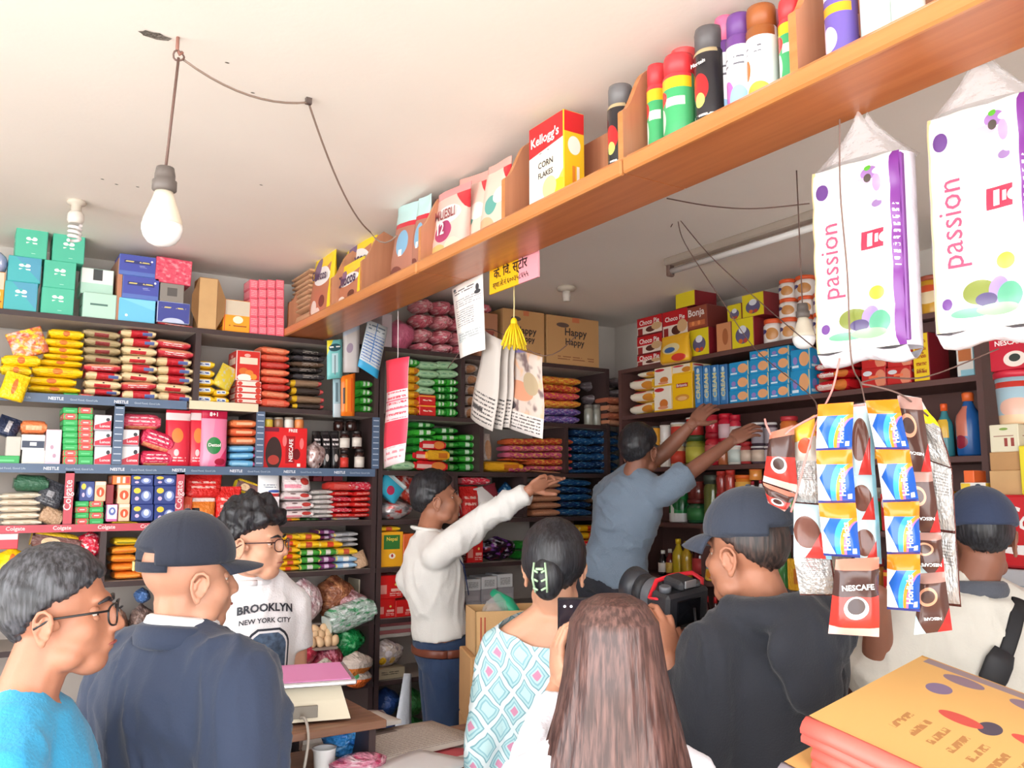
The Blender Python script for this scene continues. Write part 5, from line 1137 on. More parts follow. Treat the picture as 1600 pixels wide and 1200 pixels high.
corns = pmat('corn_flakes_side', (240, 196, 36), [('r', 0, .78, 1, 1, (214, 34, 40)), ('e', .5, .64, .32, .1, (250, 244, 230)), ('r', .4, .05, .56, .42, (230, 140, 50)), ('r', .62, .05, .76, .42, (246, 236, 226))], rough=.35)
B(826, 186, 881, 314, 'cereal_carton', 'red, white and yellow corn flakes carton on the overhead shelf', 'carton', corn, side=corns, depth=.07, txt=[("Kellogg's", .48, .8, .8, W_, 0), ('CORN', .5, .53, .42, (60, 50, 50)), ('FLAKES', .5, .42, .42, (60, 50, 50))])
def spray(x0, y0, x1, y1, lab, m, lid, off=.015, txt=()): JAR(x0, y0, x1, y1, 'spray_can', lab, 'spray can', m, extra=dict(style='spray', lid=lid, seg=24), off=off, txt=txt)
mort = pmat('black_insect_spray', (44, 42, 46), [('h', -1, .0, -.22, (200, 40, 44)), ('e', .5, .55, .2, .16, (206, 40, 44)), ('e', .5, .42, .12, .08, (226, 226, 110)), ('r', .1, .93, .9, 1, (190, 170, 130)), ('l', .2, .1, .8, .28, 3, (226, 220, 216))], rough=.25)
rgs = pmat('green_insect_spray', (70, 172, 110), [('r', 0, .78, 1, .92, (244, 196, 40)), ('r', 0, .92, 1, 1, (226, 60, 70)), ('r', 0, 0, 1, .18, (226, 60, 70)), ('r', .45, .55, .85, .66, (240, 236, 230)), ('e', .3, .68, .18, .1, (226, 60, 60)), ('e', .3, .4, .14, .16, (200, 220, 206)), ('r', .15, .05, .5, .12, (250, 220, 214))], rough=.25)
wps = pmat('white_purple_freshener', (240, 240, 246), [('r', 0, .85, 1, 1, (110, 66, 140)), ('e', .35, .3, .2, .16, (190, 110, 190)), ('e', .65, .22, .22, .16, (150, 190, 226)), ('l', .2, .62, .8, .72, 1, (110, 110, 120))], rough=.25)
wbs = pmat('white_brown_freshener', (240, 240, 244), [('r', 0, .85, 1, 1, (150, 86, 40)), ('e', .35, .48, .1, .12, (190, 110, 40)), ('e', .6, .15, .3, .16, (226, 180, 70)), ('l', .2, .66, .7, .74, 1, (100, 100, 110))], rough=.25)
pps = pmat('purple_freshener', (112, 92, 176), [('r', 0, .8, 1, 1, (240, 236, 246)), ('r', .2, .62, .9, .72, (246, 170, 40)), ('e', .4, .35, .2, .14, (236, 210, 226)), ('e', .15, .5, .14, .12, (210, 190, 226))], rough=.25)
whs = pmat('white_green_freshener', (230, 240, 236), [('e', .5, .2, .3, .2, (200, 226, 216))], rough=.25)
spray(940, 130, 968, 257, 'black insect spray can standing alone beside the corn flakes carton', mort, (110, 108, 110))
spray(1003, 98, 1027, 219, 'slim red and green insect spray can just past the divider', rgs, (226, 60, 66), off=.03)
spray(1024, 82, 1062, 212, 'wide red and green insect spray can with yellow band', rgs, (226, 60, 66), off=0)
spray(1038, 64, 1070, 198, 'red-capped spray can hidden behind the wide red-green one', rgs, (226, 84, 84), off=.1)
spray(1073, 38, 1111, 187, 'black insect spray can with red triangle and red nozzle', mort, (96, 92, 94), txt=[('Mortein', .5, .66, .6, (240, 236, 236))])
spray(1108, 22, 1136, 166, 'pink-capped white air freshener can behind the purple one', wps, (230, 110, 150), off=.05)
spray(1124, 18, 1160, 160, 'white air freshener can with purple cap', wps, (110, 66, 140), off=0)
spray(1154, 4, 1195, 146, 'white air freshener can with brown cap and swirl', wbs, (160, 90, 44), off=0)
spray(1193, 12, 1212, 130, 'dim pink and grey spray can behind the brown-capped one', whs, (200, 120, 140), off=.08)
spray(1207, -6, 1240, 118, 'red and green insect spray can tight against the divider', rgs, (226, 60, 66), off=.01)
spray(1275, -70, 1321, 82, 'purple flowered freshener can past the last divider', pps, (236, 236, 240), off=.0)
spray(1330, -95, 1378, 53, 'plain whitish freshener can beside the purple flowered one', whs, (226, 240, 236), off=.0)
spray(1378, -120, 1426, 33, 'greenish-white freshener can, last in the row of sprays', whs, (206, 226, 216), off=.0)
flush()
# ================================================================== hanging goods
def sheet(name, corners, m, nu=4, nv=10, bulge=0.0, thick=0.0012, parent=None, wave=0.0):
    """thin sheet through four world corners TL, TR, BR, BL, curled by bulge towards the viewer"""
    TL, TR, BR, BL_ = [Vector(c) for c in corners]
    nrm = (BL_-TL).cross(TR-TL)
    if nrm.length: nrm.normalize()
    if nrm.dot(CAM-TL) < 0: nrm = -nrm
    def fn(u, v):
        p = (BL_.lerp(BR, u)).lerp(TL.lerp(TR, u), v)
        return p + nrm*(bulge*4*u*(1-u) + wave*math.sin(v*7+u*2))
    return MB().grid(fn, nu, nv, both=thick).obj(name, [m], parent)
def vtext(o, string, c, ux, uz, width, col, bold=.012, shear=0):
    """lettering at world point c with given right and up directions"""
    me, tw, th = text_mesh(string, ink(col), bold, shear=shear)
    t = bpy.data.objects.new('lettering', me); COL.objects.link(t); t.parent = o
    ux = Vector(ux).normalized(); n = ux.cross(Vector(uz)).normalized(); uy = n.cross(ux)
    Mx = Matrix((ux, uy, n)).transposed().to_4x4()
    t.matrix_world = Matrix.Translation(Vector(c)) @ Mx @ Matrix.Diagonal((width/tw, width/tw, 1, 1))
    bpy.context.view_layer.update()
    t.matrix_parent_inverse = o.matrix_world.inverted()
    t.matrix_basis = Matrix.Translation(Vector(c)) @ Mx @ Matrix.Diagonal((width/tw, width/tw, 1, 1))
    return t
def line(name, pts, r, m, label, cat, parent=None):
    P_ = [Vector(q) for q in pts]; out = []
    for i in range(len(P_)-1):
        a, b, c, d = P_[max(i-1, 0)], P_[i], P_[i+1], P_[min(i+2, len(P_)-1)]
        for k in range(6):
            t = k/6
            out.append(.5*((2*b)+(c-a)*t+(2*a-5*b+4*c-d)*t*t+(3*b-a-3*c+d)*t*t*t))
    out.append(P_[-1])
    o = MB().tube(out, r, 6).obj(name, [m], parent)
    if label: tag(o, label, cat)
    return o
# --- yellow and pink sign on the back of the overhead shelf
xs_ = XBB+.012
pa, pb = onX(766, 462, xs_), onX(842, 431, xs_)
zb_ = (pa.z+pb.z)/2; zt_ = ZBM+.05
sg = empty('shop_sign', (xs_, (pa.y+pb.y)/2, zb_))
ymid = pa.y + (pb.y-pa.y)*.62
MB().box((-.003, pa.y-sg.location.y, 0), (.003, ymid-sg.location.y, zt_-zb_)).obj('yellow_panel', [mat('sign_yellow', (250, 190, 24), rough=.5)], sg)
MB().box((-.003, ymid-sg.location.y, 0), (.003, pb.y-sg.location.y, zt_-zb_)).obj('pink_panel', [mat('sign_pink', (246, 164, 176), rough=.5)], sg)
tag(sg, 'yellow and pink handwritten shop sign hanging below the overhead shelf', 'sign')
ux, uz = (0, -1, 0), (0, 0, 1)
wS = pa.y-pb.y
vtext(sg, 'के. \u093fव. स्टोर', (xs_-.0045, pa.y-wS*.45, zb_+.060), ux, uz, wS*.70, (60, 34, 30), .015)
vtext(sg, 'स्था.ले.नं.६००३५८६५५', (xs_-.0045, pa.y-wS*.45, zb_+.023), ux, uz, wS*.74, (60, 34, 30), .008)
# --- yellow tassel
tp = onX(803, 455, XBB+.03); kn = onX(803, 500, XBB+.03); bt = onX(803, 545, XBB+.03)
ts = empty('tassel', kn)
MB().tube([tp-kn+Vector((0, 0, .02)), (tp-kn)*.5+Vector((.001, 0, 0)), (0, 0, 0)], .0022, 6).obj('string', [mat('pale_string', (206, 192, 140), rough=.8)], ts)
M_yt = mat('yellow_fibre', (240, 204, 20), rough=.6)
MB().ell((0, 0, -.008), (.011, .011, .016)).obj('knot', [M_yt], ts)
for k in range(34):
    a = k*2.4; r = .045*math.sqrt((k+.5)/34)
    L = (kn.z-bt.z)*random.uniform(.8, 1.05)
    MB().tube([(.004*math.cos(a), .004*math.sin(a), -.006), (r*.6*math.cos(a), r*.6*math.sin(a), -L*.5), (r*math.cos(a), r*math.sin(a), -L)], [.003, .0032, .002], 5).obj('strand', [M_yt], ts)
tag(ts, 'yellow string tassel hanging under the shop sign', 'tassel')
# --- white printed notice
notice = pmat('notice_print', (248, 244, 240), [('l', .06, .86, .75, .93, 2, (90, 90, 96)), ('l', .1, .68, .95, .8, 4, (150, 150, 156)), ('l', .08, .4, .7, .64, 8, (130, 130, 136)), ('r', .05, .2, .92, .34, (214, 222, 222)), ('l', .08, .22, .9, .32, 3, (170, 176, 180)), ('e', .84, .86, .05, .05, (60, 60, 64)), ('e', .84, .8, .09, .03, (60, 60, 64)), ('e', .1, .95, .05, .02, (90, 110, 120))], rough=.6)
X_ = XBB+.004
o = sheet('paper_notice', [onX(706, 452, X_), onX(754, 428, X_), onX(758, 546, X_), onX(719, 560, X_)], notice, 4, 10, .006)
tag(o, 'white printed paper notice hanging from the overhead shelf beside the yellow sign', 'notice')
# --- red and white strip of cards
strp = pmat('red_white_strip', (250, 66, 92), [('r', 0, .42, 1, .70, (250, 226, 230)), ('r', 0, 0, 1, .18, (250, 230, 232)), ('l', .08, .43, .95, .69, 5, (226, 80, 100)), ('l', .08, .06, .95, .17, 2, (236, 150, 160)), ('r', 0, .60, 1, .615, (230, 120, 140)), ('r', 0, .52, 1, .535, (230, 120, 140))], rough=.5)
X_ = XBB+.02
o = sheet('card_strip', [onX(604, 564, X_), onX(640, 557, X_), onX(633, 722, X_), onX(600, 732, X_)], strp, 4, 14, .008, wave=.004)
tag(o, 'long hot-pink and white card strip hanging on a string', 'card strip')
p0 = onX(622, 560, X_)
MB().tube([onX(622, 486, X_-.01), onX(622, 520, X_), p0+Vector((0, 0, -.03))], .0018, 6).obj('string', [mat('white_string', (226, 214, 214), rough=.8)], o)
# --- newspapers
news = [pmat('news_grey_%d' % i, (188, 180, 174), [('l', .06, .04, .94, .36, 7, (70, 66, 66)), ('r', .1, .15, .6, .19, (60, 56, 56))][:2], rough=.8) for i in range(2)]
newsc = pmat('news_colour', (196, 180, 170), [('h', -.2, 1, .86, (120, 110, 160)), ('e', .5, .5, .3, .12, (200, 140, 110)), ('r', .0, .0, 1, .24, (206, 198, 194)), ('l', .05, .02, .95, .22, 5, (90, 84, 84)), ('e', .25, .3, .18, .06, (60, 50, 54)), ('e', .75, .62, .16, .14, (170, 150, 120))], busy=(5, [(110, 90, 90), (214, 170, 140)], .42), rough=.8)
specs = [('folded grey newspaper sheet, foremost on the line by the notice', [(757, 514), (786, 532), (771, 674), (735, 652)], 0.0, news[0]), ('grey newspaper sheet hanging second on the line', [(772, 522), (797, 538), (786, 672), (764, 664)], .03, news[1]), ('grey newspaper sheet hanging third on the line', [(783, 530), (806, 542), (797, 668), (776, 668)], .05, news[0]), ('colour picture newspaper sheet, outermost on the line', [(786, 536), (848, 558), (849, 686), (784, 664)], .07, newsc)]
for lab, q, dx, m in specs:
    o = sheet('newspaper', [onX(x, y, XBB+.05+dx) for x, y in q], m, 5, 10, .012, wave=.004)
    tag(o, lab, 'newspaper', 'newspapers hung on a line')
line('hanging_line', [onX(700, 575, XBB+.12), onX(757, 514, XBB+.085), onX(850, 556, XBB+.13), onX(905, 520, 1.75)], .0016, M_wire, 'thin line from which the newspapers hang', 'line')
# --- blister cards beside the long unit
Yc = YS-.06
razor = pmat('razor_card', (120, 196, 196), [('h', -1, 1, .62, (236, 220, 60)), ('e', .5, .8, .4, .1, (40, 80, 90)), ('r', .3, .15, .7, .65, (190, 220, 226)), ('r', .46, .1, .54, .6, (120, 140, 150)), ('l', .15, .76, .85, .84, 1, W_)], rough=.3)
def card(name, q, m, label, cat='card', Y=None, b=.004):
    o = sheet(name, [onY(x, y, Y or Yc) for x, y in q], m, 4, 6, b, .004); tag(o, label, cat); return o
card('razor_card', [(511, 532), (535, 530), (535, 590), (511, 593)], razor, 'teal razor blister card hanging at the shelf end')
card('lighter_card', [(533, 588), (555, 583), (554, 650), (533, 650)], pmat('lighter_card', (240, 120, 30), [('r', .3, .1, .42, .9, (250, 170, 60)), ('r', .12, .3, .28, .7, (60, 40, 30)), ('r', .7, .1, .8, .9, (226, 80, 20))], rough=.3), 'orange lighter card hanging below the teal razor card')
card('battery_card', [(520, 592), (533, 592), (534, 652), (520, 652)], pmat('battery_card', (150, 180, 190), [('r', .1, .0, .9, .35, (190, 200, 206)), ('r', .3, .4, .6, .9, (96, 120, 130))], rough=.3), 'grey-blue blister card beside the orange lighter card', Y=Yc+.01)
card('white_card', [(536, 512), (562, 498), (561, 582), (536, 582)], pmat('white_toothbrush_card', (214, 206, 204), [('e', .4, .5, .2, .1, (170, 150, 170)), ('r', .0, .8, 1, 1, (196, 204, 220))], rough=.35), 'whitish card hanging between the razor card and the blue sheet', Y=Yc+.012)
card('sachet_sheet', [(575, 500), (606, 512), (590, 592), (559, 572)], pmat('blue_grid_sheet', (216, 224, 232), [('l', .04, .2, .96, .76, 9, (50, 110, 190)), ('r', 0, 0, 1, .16, (60, 170, 220)), ('r', .46, .2, .5, 1, (70, 130, 200)), ('l', .1, .82, .9, .96, 2, (110, 130, 150))], rough=.4), 'tilted blue and white sheet of small sachets', Y=Yc-.02)
plane('Y', YS, BL)
STK('pillow', 562, 582, 593, 645, 4, 'snack_pack', 'bright green snack pack', 'by the end upright', 'pack', [grn[1]], jit=.8)
# loose food at the end of the lower shelves
BG(455, 1003, 502, 1046, 'onion_bag', 'crimson net bag under the eggs', 'bag', pmat('crimson_net', (176, 34, 62), busy=(9, [(220, 90, 110), (120, 20, 40)], .4), rough=.3), depth=.14, off=-.1)
BG(494, 1000, 546, 1050, 'onion_bag', 'maroon bag with pinkish lumps beside the crimson net', 'bag', pmat('maroon_bag', (150, 50, 70), busy=(6, [(214, 130, 150), (100, 30, 50)], .42), rough=.15, bump=.8), depth=.14, off=-.09)
BG(522, 978, 577, 1030, 'peas_bag', 'shiny green snack bag beside the end upright', 'bag', pmat('green_shiny_bag', (24, 134, 70), busy=(4, [(120, 210, 150), (10, 90, 40)], .4), rough=.12, bump=.8), depth=.13, off=-.06, hang=True)
BG(540, 1020, 588, 1060, 'snack_bag', 'clear bag with orange snacks poking from the shelf end', 'bag', pmat('orange_clear_bag', (206, 190, 180), [('r', 0, 0, 1, .38, (214, 120, 50))], rough=.12, bump=.9), depth=.12, off=-.16, hang=True)
BG(546, 1046, 587, 1078, 'snack_bag', 'lower clear bag of orange snacks at the shelf end', 'bag', pmat('orange_clear_bag2', (190, 180, 170), [('r', 0, 0, 1, .5, (236, 110, 40)), ('e', .2, .7, .2, .2, (60, 140, 80))], rough=.12, bump=.9), depth=.12, off=-.15, hang=True)
BG(488, 1030, 545, 1066, 'rice_bag', 'clear bag of pale grains before the maroon bag', 'bag', pmat('pale_grain', (206, 200, 184), busy=(8, [(230, 226, 214), (150, 150, 130)], .42), rough=.15, bump=.8), depth=.12, off=-.13)
for i, (x0, x1, y0, y1, c) in enumerate([(170, 205, 950, 985, (150, 110, 90)), (205, 245, 945, 985, (110, 90, 84)), (120, 168, 950, 985, (130, 120, 110)), (215, 240, 920, 948, (70, 110, 170)), (370, 430, 930, 985, (150, 130, 120)), (300, 365, 925, 985, (140, 100, 80))]):
    BG(x0, y0, x1, y1, 'grain_bag', 'dim bag of grain low on the unit, %s' % ['beside the eyeglasses', 'behind the navy cap strap', 'behind the grey-haired head', 'small and blue', 'behind the white T-shirt', 'behind the suit collar'][i], 'bag', pmat('grain_%d' % i, c, busy=(7, [(c[0]+40, c[1]+36, c[2]+34)], .45), rough=.3, bump=.8), depth=.16)
for i in range(6):
    BG(592+(i % 3)*40, 1078+(i//3)*45, 634+(i % 3)*40, 1122+(i//3)*45, 'scrap_bag', 'dim %s bag low behind the clerk\'s trousers, %s' % (['blue', 'green', 'brown', 'green', 'blue', 'brown'][i], ['upper by upright', 'upper middle', 'upper far', 'lower by upright', 'lower middle', 'lower far'][i]), 'bag', pmat('scrap_%d' % (i % 3), [(40, 70, 130), (50, 120, 60), (120, 70, 50)][i % 3], [], rough=.3, bump=.6), depth=.16)
flush()
eg = empty('egg_tray', onY(488, 1010, YS-.03))
MB().box((-.1, -.06, -.012), (.1, .06, .0), 0, .003).obj('tray', [mat('pulp_tray', (150, 130, 120), rough=.9)], eg)
tag(eg, 'shallow pulp tray under the brown eggs', 'tray')
M_egg = mat('brown_egg', (222, 186, 146), rough=.5, var=.06, bscale=5)
eme = MB().lathe([(.0005, -.026), (.012, -.0235), (.0195, -.012), (.0205, 0), (.017, .014), (.009, .0245), (.0005, .028)], 12).mesh('egg', [M_egg])
k = 0
for r in range(3):
    for c in range(6-r):
        e = link('egg', eme); e.location = eg.location + Vector((-.086+c*.036+r*.018+random.uniform(-.003, .003), -.03+r*.028, .022+r*.022)); e.rotation_euler = (random.uniform(-.5, .5), random.uniform(-.5, .5), 0)
        tag(e, 'brown egg, %s row, %s from the T-shirt' % (['front', 'middle', 'back'][r], ['first', 'second', 'third', 'fourth', 'fifth', 'sixth'][c]), 'egg', 'eggs in the tray')
# --- two packs of tissue rolls under the overhead shelf
tis = pmat('tissue_wrap', (250, 246, 238), [('e', .3, .86, .17, .07, (214, 212, 216)), ('e', .28, .60, .2, .07, (216, 214, 218)), ('e', .72, .68, .2, .07, (220, 216, 220)), ('e', .3, .28, .2, .07, (216, 216, 222)), ('e', .62, .36, .2, .07, (222, 222, 228)), ('e', .2, .11, .2, .06, (206, 206, 216)),
    ('e', .72, .90, .10, .035, (150, 110, 170)), ('e', .62, .86, .12, .022, (200, 160, 206)), ('e', .80, .84, .05, .045, (190, 140, 196)), ('e', .86, .90, .10, .02, (236, 226, 240)), ('e', .66, .80, .07, .04, (214, 180, 216)), ('e', .70, .875, .045, .022, (74, 64, 60)), ('e', .70, .93, .04, .015, (90, 170, 60)), ('e', .80, .73, .06, .02, (140, 110, 160)), ('e', .86, .75, .06, .012, (210, 190, 220)),
    ('e', .5, .15, .16, .055, (120, 130, 60)), ('e', .68, .15, .10, .06, (150, 130, 190)), ('e', .56, .115, .10, .03, (80, 70, 110)), ('e', .78, .12, .12, .06, (90, 160, 130)), ('e', .76, .27, .09, .035, (170, 206, 60)), ('e', .4, .065, .2, .02, (120, 190, 150)), ('e', .66, .07, .2, .025, (150, 190, 150)),
    ('e', .17, .86, .085, .042, (96, 56, 126)), ('e', .17, .115, .055, .026, (110, 70, 140)), ('r', .60, .50, .86, .60, (226, 46, 74)), ('r', .67, .515, .73, .585, (250, 226, 230)), ('r', .76, .53, .80, .575, (250, 226, 230)), ('e', .88, .55, .07, .028, (250, 246, 238)), ('r', .93, 0, 1.1, 1, (116, 54, 136)), ('r', .0, 0, .035, 1, (250, 214, 160)), ('l', .945, .4, .99, .72, 9, (236, 226, 240))], rough=.22)
tis_side = pmat('tissue_wrap_side', (214, 206, 216), [('r', 0, 0, .3, 1, (116, 54, 136)), ('e', .6, .6, .3, .1, (170, 140, 186))], rough=.2, bump=.6)
film = mat('clear_wrap', (236, 236, 240), rough=.1, alpha=.32, bump=.8, bscale=40, coat=.4)
def tissue(x0, x1, yt, yb, X, label, yaw, tilt):
    a, b = onX(x0, (yt+yb)/2, X), onX(x1, (yt+yb)/2, X)
    W = a.y-b.y; z1 = onX((x0+x1)/2, yt, X).z; z0 = onX((x0+x1)/2, yb, X).z; H = z1-z0; D = .10
    o = empty('tissue_pack', (X+D/2, (a.y+b.y)/2, z1)); o.rotation_euler = (0, R_(tilt), -math.pi/2+R_(yaw))
    mb = MB(); n = 14
    def fr(u, v):   # front, puffed over two columns of rolls
        x = (u-.5)*W; z = (v-1)*H
        e = min(u, 1-u, (v)*1.6, (1-v)*1.6)
        y = -D/2 + .018*(1-min(1, e*7))**2 + .003*math.sin(u*2*math.pi*2) - .004*abs(math.sin(v*math.pi*5))
        return (x, y, z)
    mb.grid(fr, 16, 30)
    o1 = mb.obj('front_wrap', [tis], o)
    mb = MB()
    def sd(u, v): return (W/2-.001+.012*math.sin(u*math.pi), -D/2+.018+(D-.036)*u, (v-1)*H+.004*math.sin(v*22))
    mb.grid(sd, 5, 16)
    def sd2(u, v): return (-W/2-.012*math.sin(u*math.pi), D/2-.018-(D-.036)*u, (v-1)*H)
    mb.grid(sd2, 5, 12)
    def bk(u, v): return ((.5-u)*W, D/2-.018+.006*math.sin(u*math.pi), (v-1)*H)
    mb.grid(bk, 5, 8)
    mb.grid(lambda u, v: ((u-.5)*W, -D/2+.018+(D-.036)*v, .006*math.sin(u*math.pi)*math.sin(v*math.pi)), 5, 4)
    mb.grid(lambda u, v: ((.5-u)*W, -D/2+.018+(D-.036)*v, -H-.022*math.sin(v*math.pi)-.006*math.sin(u*9)), 8, 5)
    mb.obj('side_wrap', [tis_side if False else mat('white_film_side', (226, 220, 228), rough=.25, bump=.5, bscale=30), tis_side], o)
    MB().box((W/2-.002, -D/2+.016, -H*.98), (W/2+.004, -D/2+.045, -.004), 0, .002).obj('purple_edge', [mat('purple_wrap', (116, 54, 136), rough=.25)], o)
    mb = MB()
    def fl(u, v):
        a_ = 2*math.pi*u; k = (1-v)**1.3
        return ((W*.5*k+.012)*math.cos(a_)*(1+.1*math.sin(5*a_)), (D*.42*k+.01)*math.sin(a_), v*.10+.008*math.sin(3*a_)*v)
    mb.grid(fl, 26, 8)
    mb.obj('film_top', [film], o)
    for j, (sx, nn) in enumerate(((.30, 'passion'),)):
        me, tw, th = text_mesh(nn, ink((222, 60, 96)), .0)
        t = bpy.data.objects.new('lettering', me); COL.objects.link(t); t.parent = o
        L = H*.40
        t.matrix_local = Matrix.Translation((-W*.20, -D/2-.0085, -H*.53)) @ Matrix.Rotation(R_(-90), 4, 'Y') @ Matrix.Rotation(math.pi/2, 4, 'X') @ Matrix.Diagonal((L/tw, L/tw*1.05, 1, 1))
    tag(o, label, 'tissue pack', 'hanging tissue packs')
    return o
t1 = tissue(1268, 1396, 248, 545, XBB-.06, 'white and purple tissue roll pack hanging behind the wires', 8, 1)
t2 = tissue(1450, 1602, 158, 512, XBB-.03, 'white and purple tissue roll pack hanging closer by, clear of the wires', 8, 1)
# --- wires under the overhead shelf
line('hanging_wire', [onX(1312, 186, XBB-.1), onX(1313, 300, XBB-.075), onX(1324, 430, XBB-.07), onX(1330, 560, XBB-.08), onX(1345, 600, XBB-.02), onX(1352, 632, XBB)], .0016, M_wire, 'thin dark wire hanging down over the nearer tissue pack', 'wire')
line('hanging_wire', [onX(1042, 310, 1.9), onX(1110, 322, 1.95), onX(1180, 326, 2.0), onX(1265, 318, 2.1)], .002, M_wire, 'brown wire strung from the overhead shelf to the tube light', 'wire')
line('hanging_wire', [onX(1048, 355, 2.3), onX(1058, 343, 2.3), onX(1070, 380, 2.3), onX(1128, 470, 2.35), onX(1180, 545, 2.4), onX(1260, 612, 2.0), onX(1278, 640, 1.6)], .0018, M_wire, 'brown wire drooping past the tube light and the jars', 'wire')
line('hanging_wire', [onX(1062, 343, 2.3), onX(1110, 400, 2.3), onX(1180, 465, 2.3), onX(1262, 535, 2.1), onX(1300, 560, 1.8)], .0018, M_wire, 'second brown wire running above the hanging sachets', 'wire')
line('hanging_wire', [onX(1345, 598, XBB), onX(1380, 590, XBB+.05), onX(1450, 588, XBB+.15), onX(1560, 545, XBB+.3)], .0016, M_wire, 'thin wire stretched across the shelves beside the tissue packs', 'wire')
wb = A(1256, 527, 2.75)
b2 = bulb((wb.x, wb.y, wb.z), 'switched-off bulb hanging in front of the orange-lidded jars', .86)
MB().tube([wb+Vector((0, 0, .106)), wb+Vector((0, 0, .3)), (wb.x, wb.y, CEIL)], .0022, 6).obj('hanging_wire', [M_wire])
tag([o for o in bpy.data.objects if o.name.startswith('hanging_wire')][-1], 'straight wire holding the switched-off bulb', 'wire')
# --- strips of sachets
hor = pmat('malt_drink_sachet', (40, 96, 186), [('h', -1.25, 1, .42, (246, 240, 236)), ('e', .95, .25, .62, .62, (60, 160, 226)), ('e', .98, .2, .5, .55, (250, 150, 50)), ('e', 1.0, .16, .43, .52, (226, 120, 170)), ('e', 1.06, .12, .42, .55, (36, 88, 180)), ('h', -1.5, -1, -.56, (246, 242, 240)), ('r', 0, 0, 1, .05, (50, 60, 130)), ('r', 0, .74, 1, 1.1, (250, 128, 30)), ('r', .8, .08, .92, .18, W_)], rough=.16)
nsc = pmat('coffee_sachet', (206, 60, 52), [('h', 0, 1, .52, (74, 50, 46)), ('e', .5, .38, .26, .14, (240, 236, 232)), ('e', .5, .40, .19, .1, (60, 40, 38)), ('r', 0, .86, 1, 1, (190, 120, 100)), ('h', 0, -1, -.12, (236, 190, 180))], rough=.16)
nsb = pmat('coffee_sachet_brown', (84, 56, 50), [('e', .35, .62, .32, .16, (226, 160, 130)), ('e', .35, .62, .24, .11, (90, 70, 66)), ('h', 1, -1, .62, (206, 50, 50)), ('r', 0, .84, 1, 1, (170, 130, 120)), ('h', -1, -1, -.32, (190, 226, 236))], rough=.16)
slv = pmat('silver_sachet_back', (196, 194, 192), [('l', .15, .55, .8, .9, 8, (140, 136, 134)), ('r', 0, 0, 1, .04, (90, 50, 46)), ('r', .95, 0, 1, 1, (110, 60, 54))], rough=.18, metal=.35, bump=.5)
cyn = pmat('pale_blue_sachet', (196, 222, 230), [('e', .4, .5, .4, .3, (110, 70, 60)), ('h', 1, -1, .3, (206, 60, 56)), ('r', .85, 0, 1, 1, (150, 206, 226))], rough=.16)
def sachet_strip(label, cells, d, txt=None, bul=.012, tcol=W_):
    """cells = list of (TL,TR,BR,BL pixel corners, material)"""
    first = A(*cells[0][0][0], d)
    root = empty('sachet_strip', first)
    for i, (q, m, tx) in enumerate(cells):
        C = [A(x, y, d+(.012 if k in (0, 3) else -.006)) for k, (x, y) in enumerate(q)]
        TL, TR, BR, BL_ = C
        n = (BL_-TL).cross(TR-TL).normalized()
        if n.dot(CAM-TL) < 0: n = -n
        sd = i*2.3+cells[0][0][0][0]
        def prof(u, v):
            e = min(u, 1-u)*6; f = min(v, 1-v)*7
            return max(0, min(1, e-.25))**.6*max(0, min(1, f-.3))**.6
        def fn(u, v):
            p = (BL_.lerp(BR, u)).lerp(TL.lerp(TR, u), v)
            return p-first + n*(bul*prof(u, v)*(1+.25*math.sin(sd+u*6+v*5)) + .004*math.sin(v*9+sd)*u)
        def fb(u, v):
            u = 1-u
            p = (BL_.lerp(BR, u)).lerp(TL.lerp(TR, u), v)
            return p-first - n*(.0012+bul*.7*prof(u, v)) + n*.004*math.sin(v*9+sd)*u
        mb = MB().grid(fn, 10, 12); mb.grid(fb, 8, 8, mi=1)
        s = mb.obj('sachet', [m, slv], root)
        if tx:
            string, u, v, wf, col, vert, flip = tx
            c = (BL_.lerp(BR, u)).lerp(TL.lerp(TR, u), v)+n*(bul*1.28+.003)
            ux = (TR-TL).normalized(); uz = (TL-BL_).normalized()
            if vert: ux, uz = uz, -ux
            if flip: ux, uz = -ux, -uz
            w_ = wf*((TR-TL).length if not vert else (TL-BL_).length)
            me, tw, th = text_mesh(string, ink(col), .02)
            t = bpy.data.objects.new('lettering', me); COL.objects.link(t)
            nn = ux.cross(uz).normalized(); uy = nn.cross(ux)
            t.parent = s
            t.matrix_local = Matrix.Translation(c-first) @ Matrix((ux, uy, nn)).transposed().to_4x4() @ Matrix.Diagonal((w_/tw, w_/tw, 1, 1))
    tag(root, label, 'sachet strip', 'strips of sachets')
    return root
H_ = ('Horlicks', .66, .42, .52, W_, True, False)
def rows(xs, ys, m, tx): return [(((xs[i][0], ys[i]), (xs[i][1], ys[i]+xs[i][2]), (xs[i+1][1], ys[i+1]+xs[i+1][2]), (xs[i+1][0], ys[i+1])), m if not isinstance(m, list) else m[i], tx) for i in range(len(ys)-1)]
sachet_strip('orange and blue malt drink sachet strip nearer the photographer\'s cap', rows([(1278, 1334, -4), (1275, 1331, -2), (1279, 1337, 0), (1287, 1344, 3)], [632, 704, 786, 868], hor, H_), 1.50)
sachet_strip('orange and blue malt drink sachet strip nearer the cream shirt', rows([(1352, 1403, -2), (1368, 1421, 0), (1380, 1436, -2), (1386, 1438, 0), (1386, 1437, 3)], [626, 702, 785, 866, 952], hor, H_), 1.52)
sachet_strip('big red coffee sachet hanging lowest, below a malt drink strip', [(((1306, 874), (1373, 870), (1374, 996), (1294, 990)), nsc, ('NESCAFE', .5, .66, .74, W_, False, False))], 1.49, bul=.02)
Nf = ('NESCAFE', .5, .26, .7, W_, False, True)
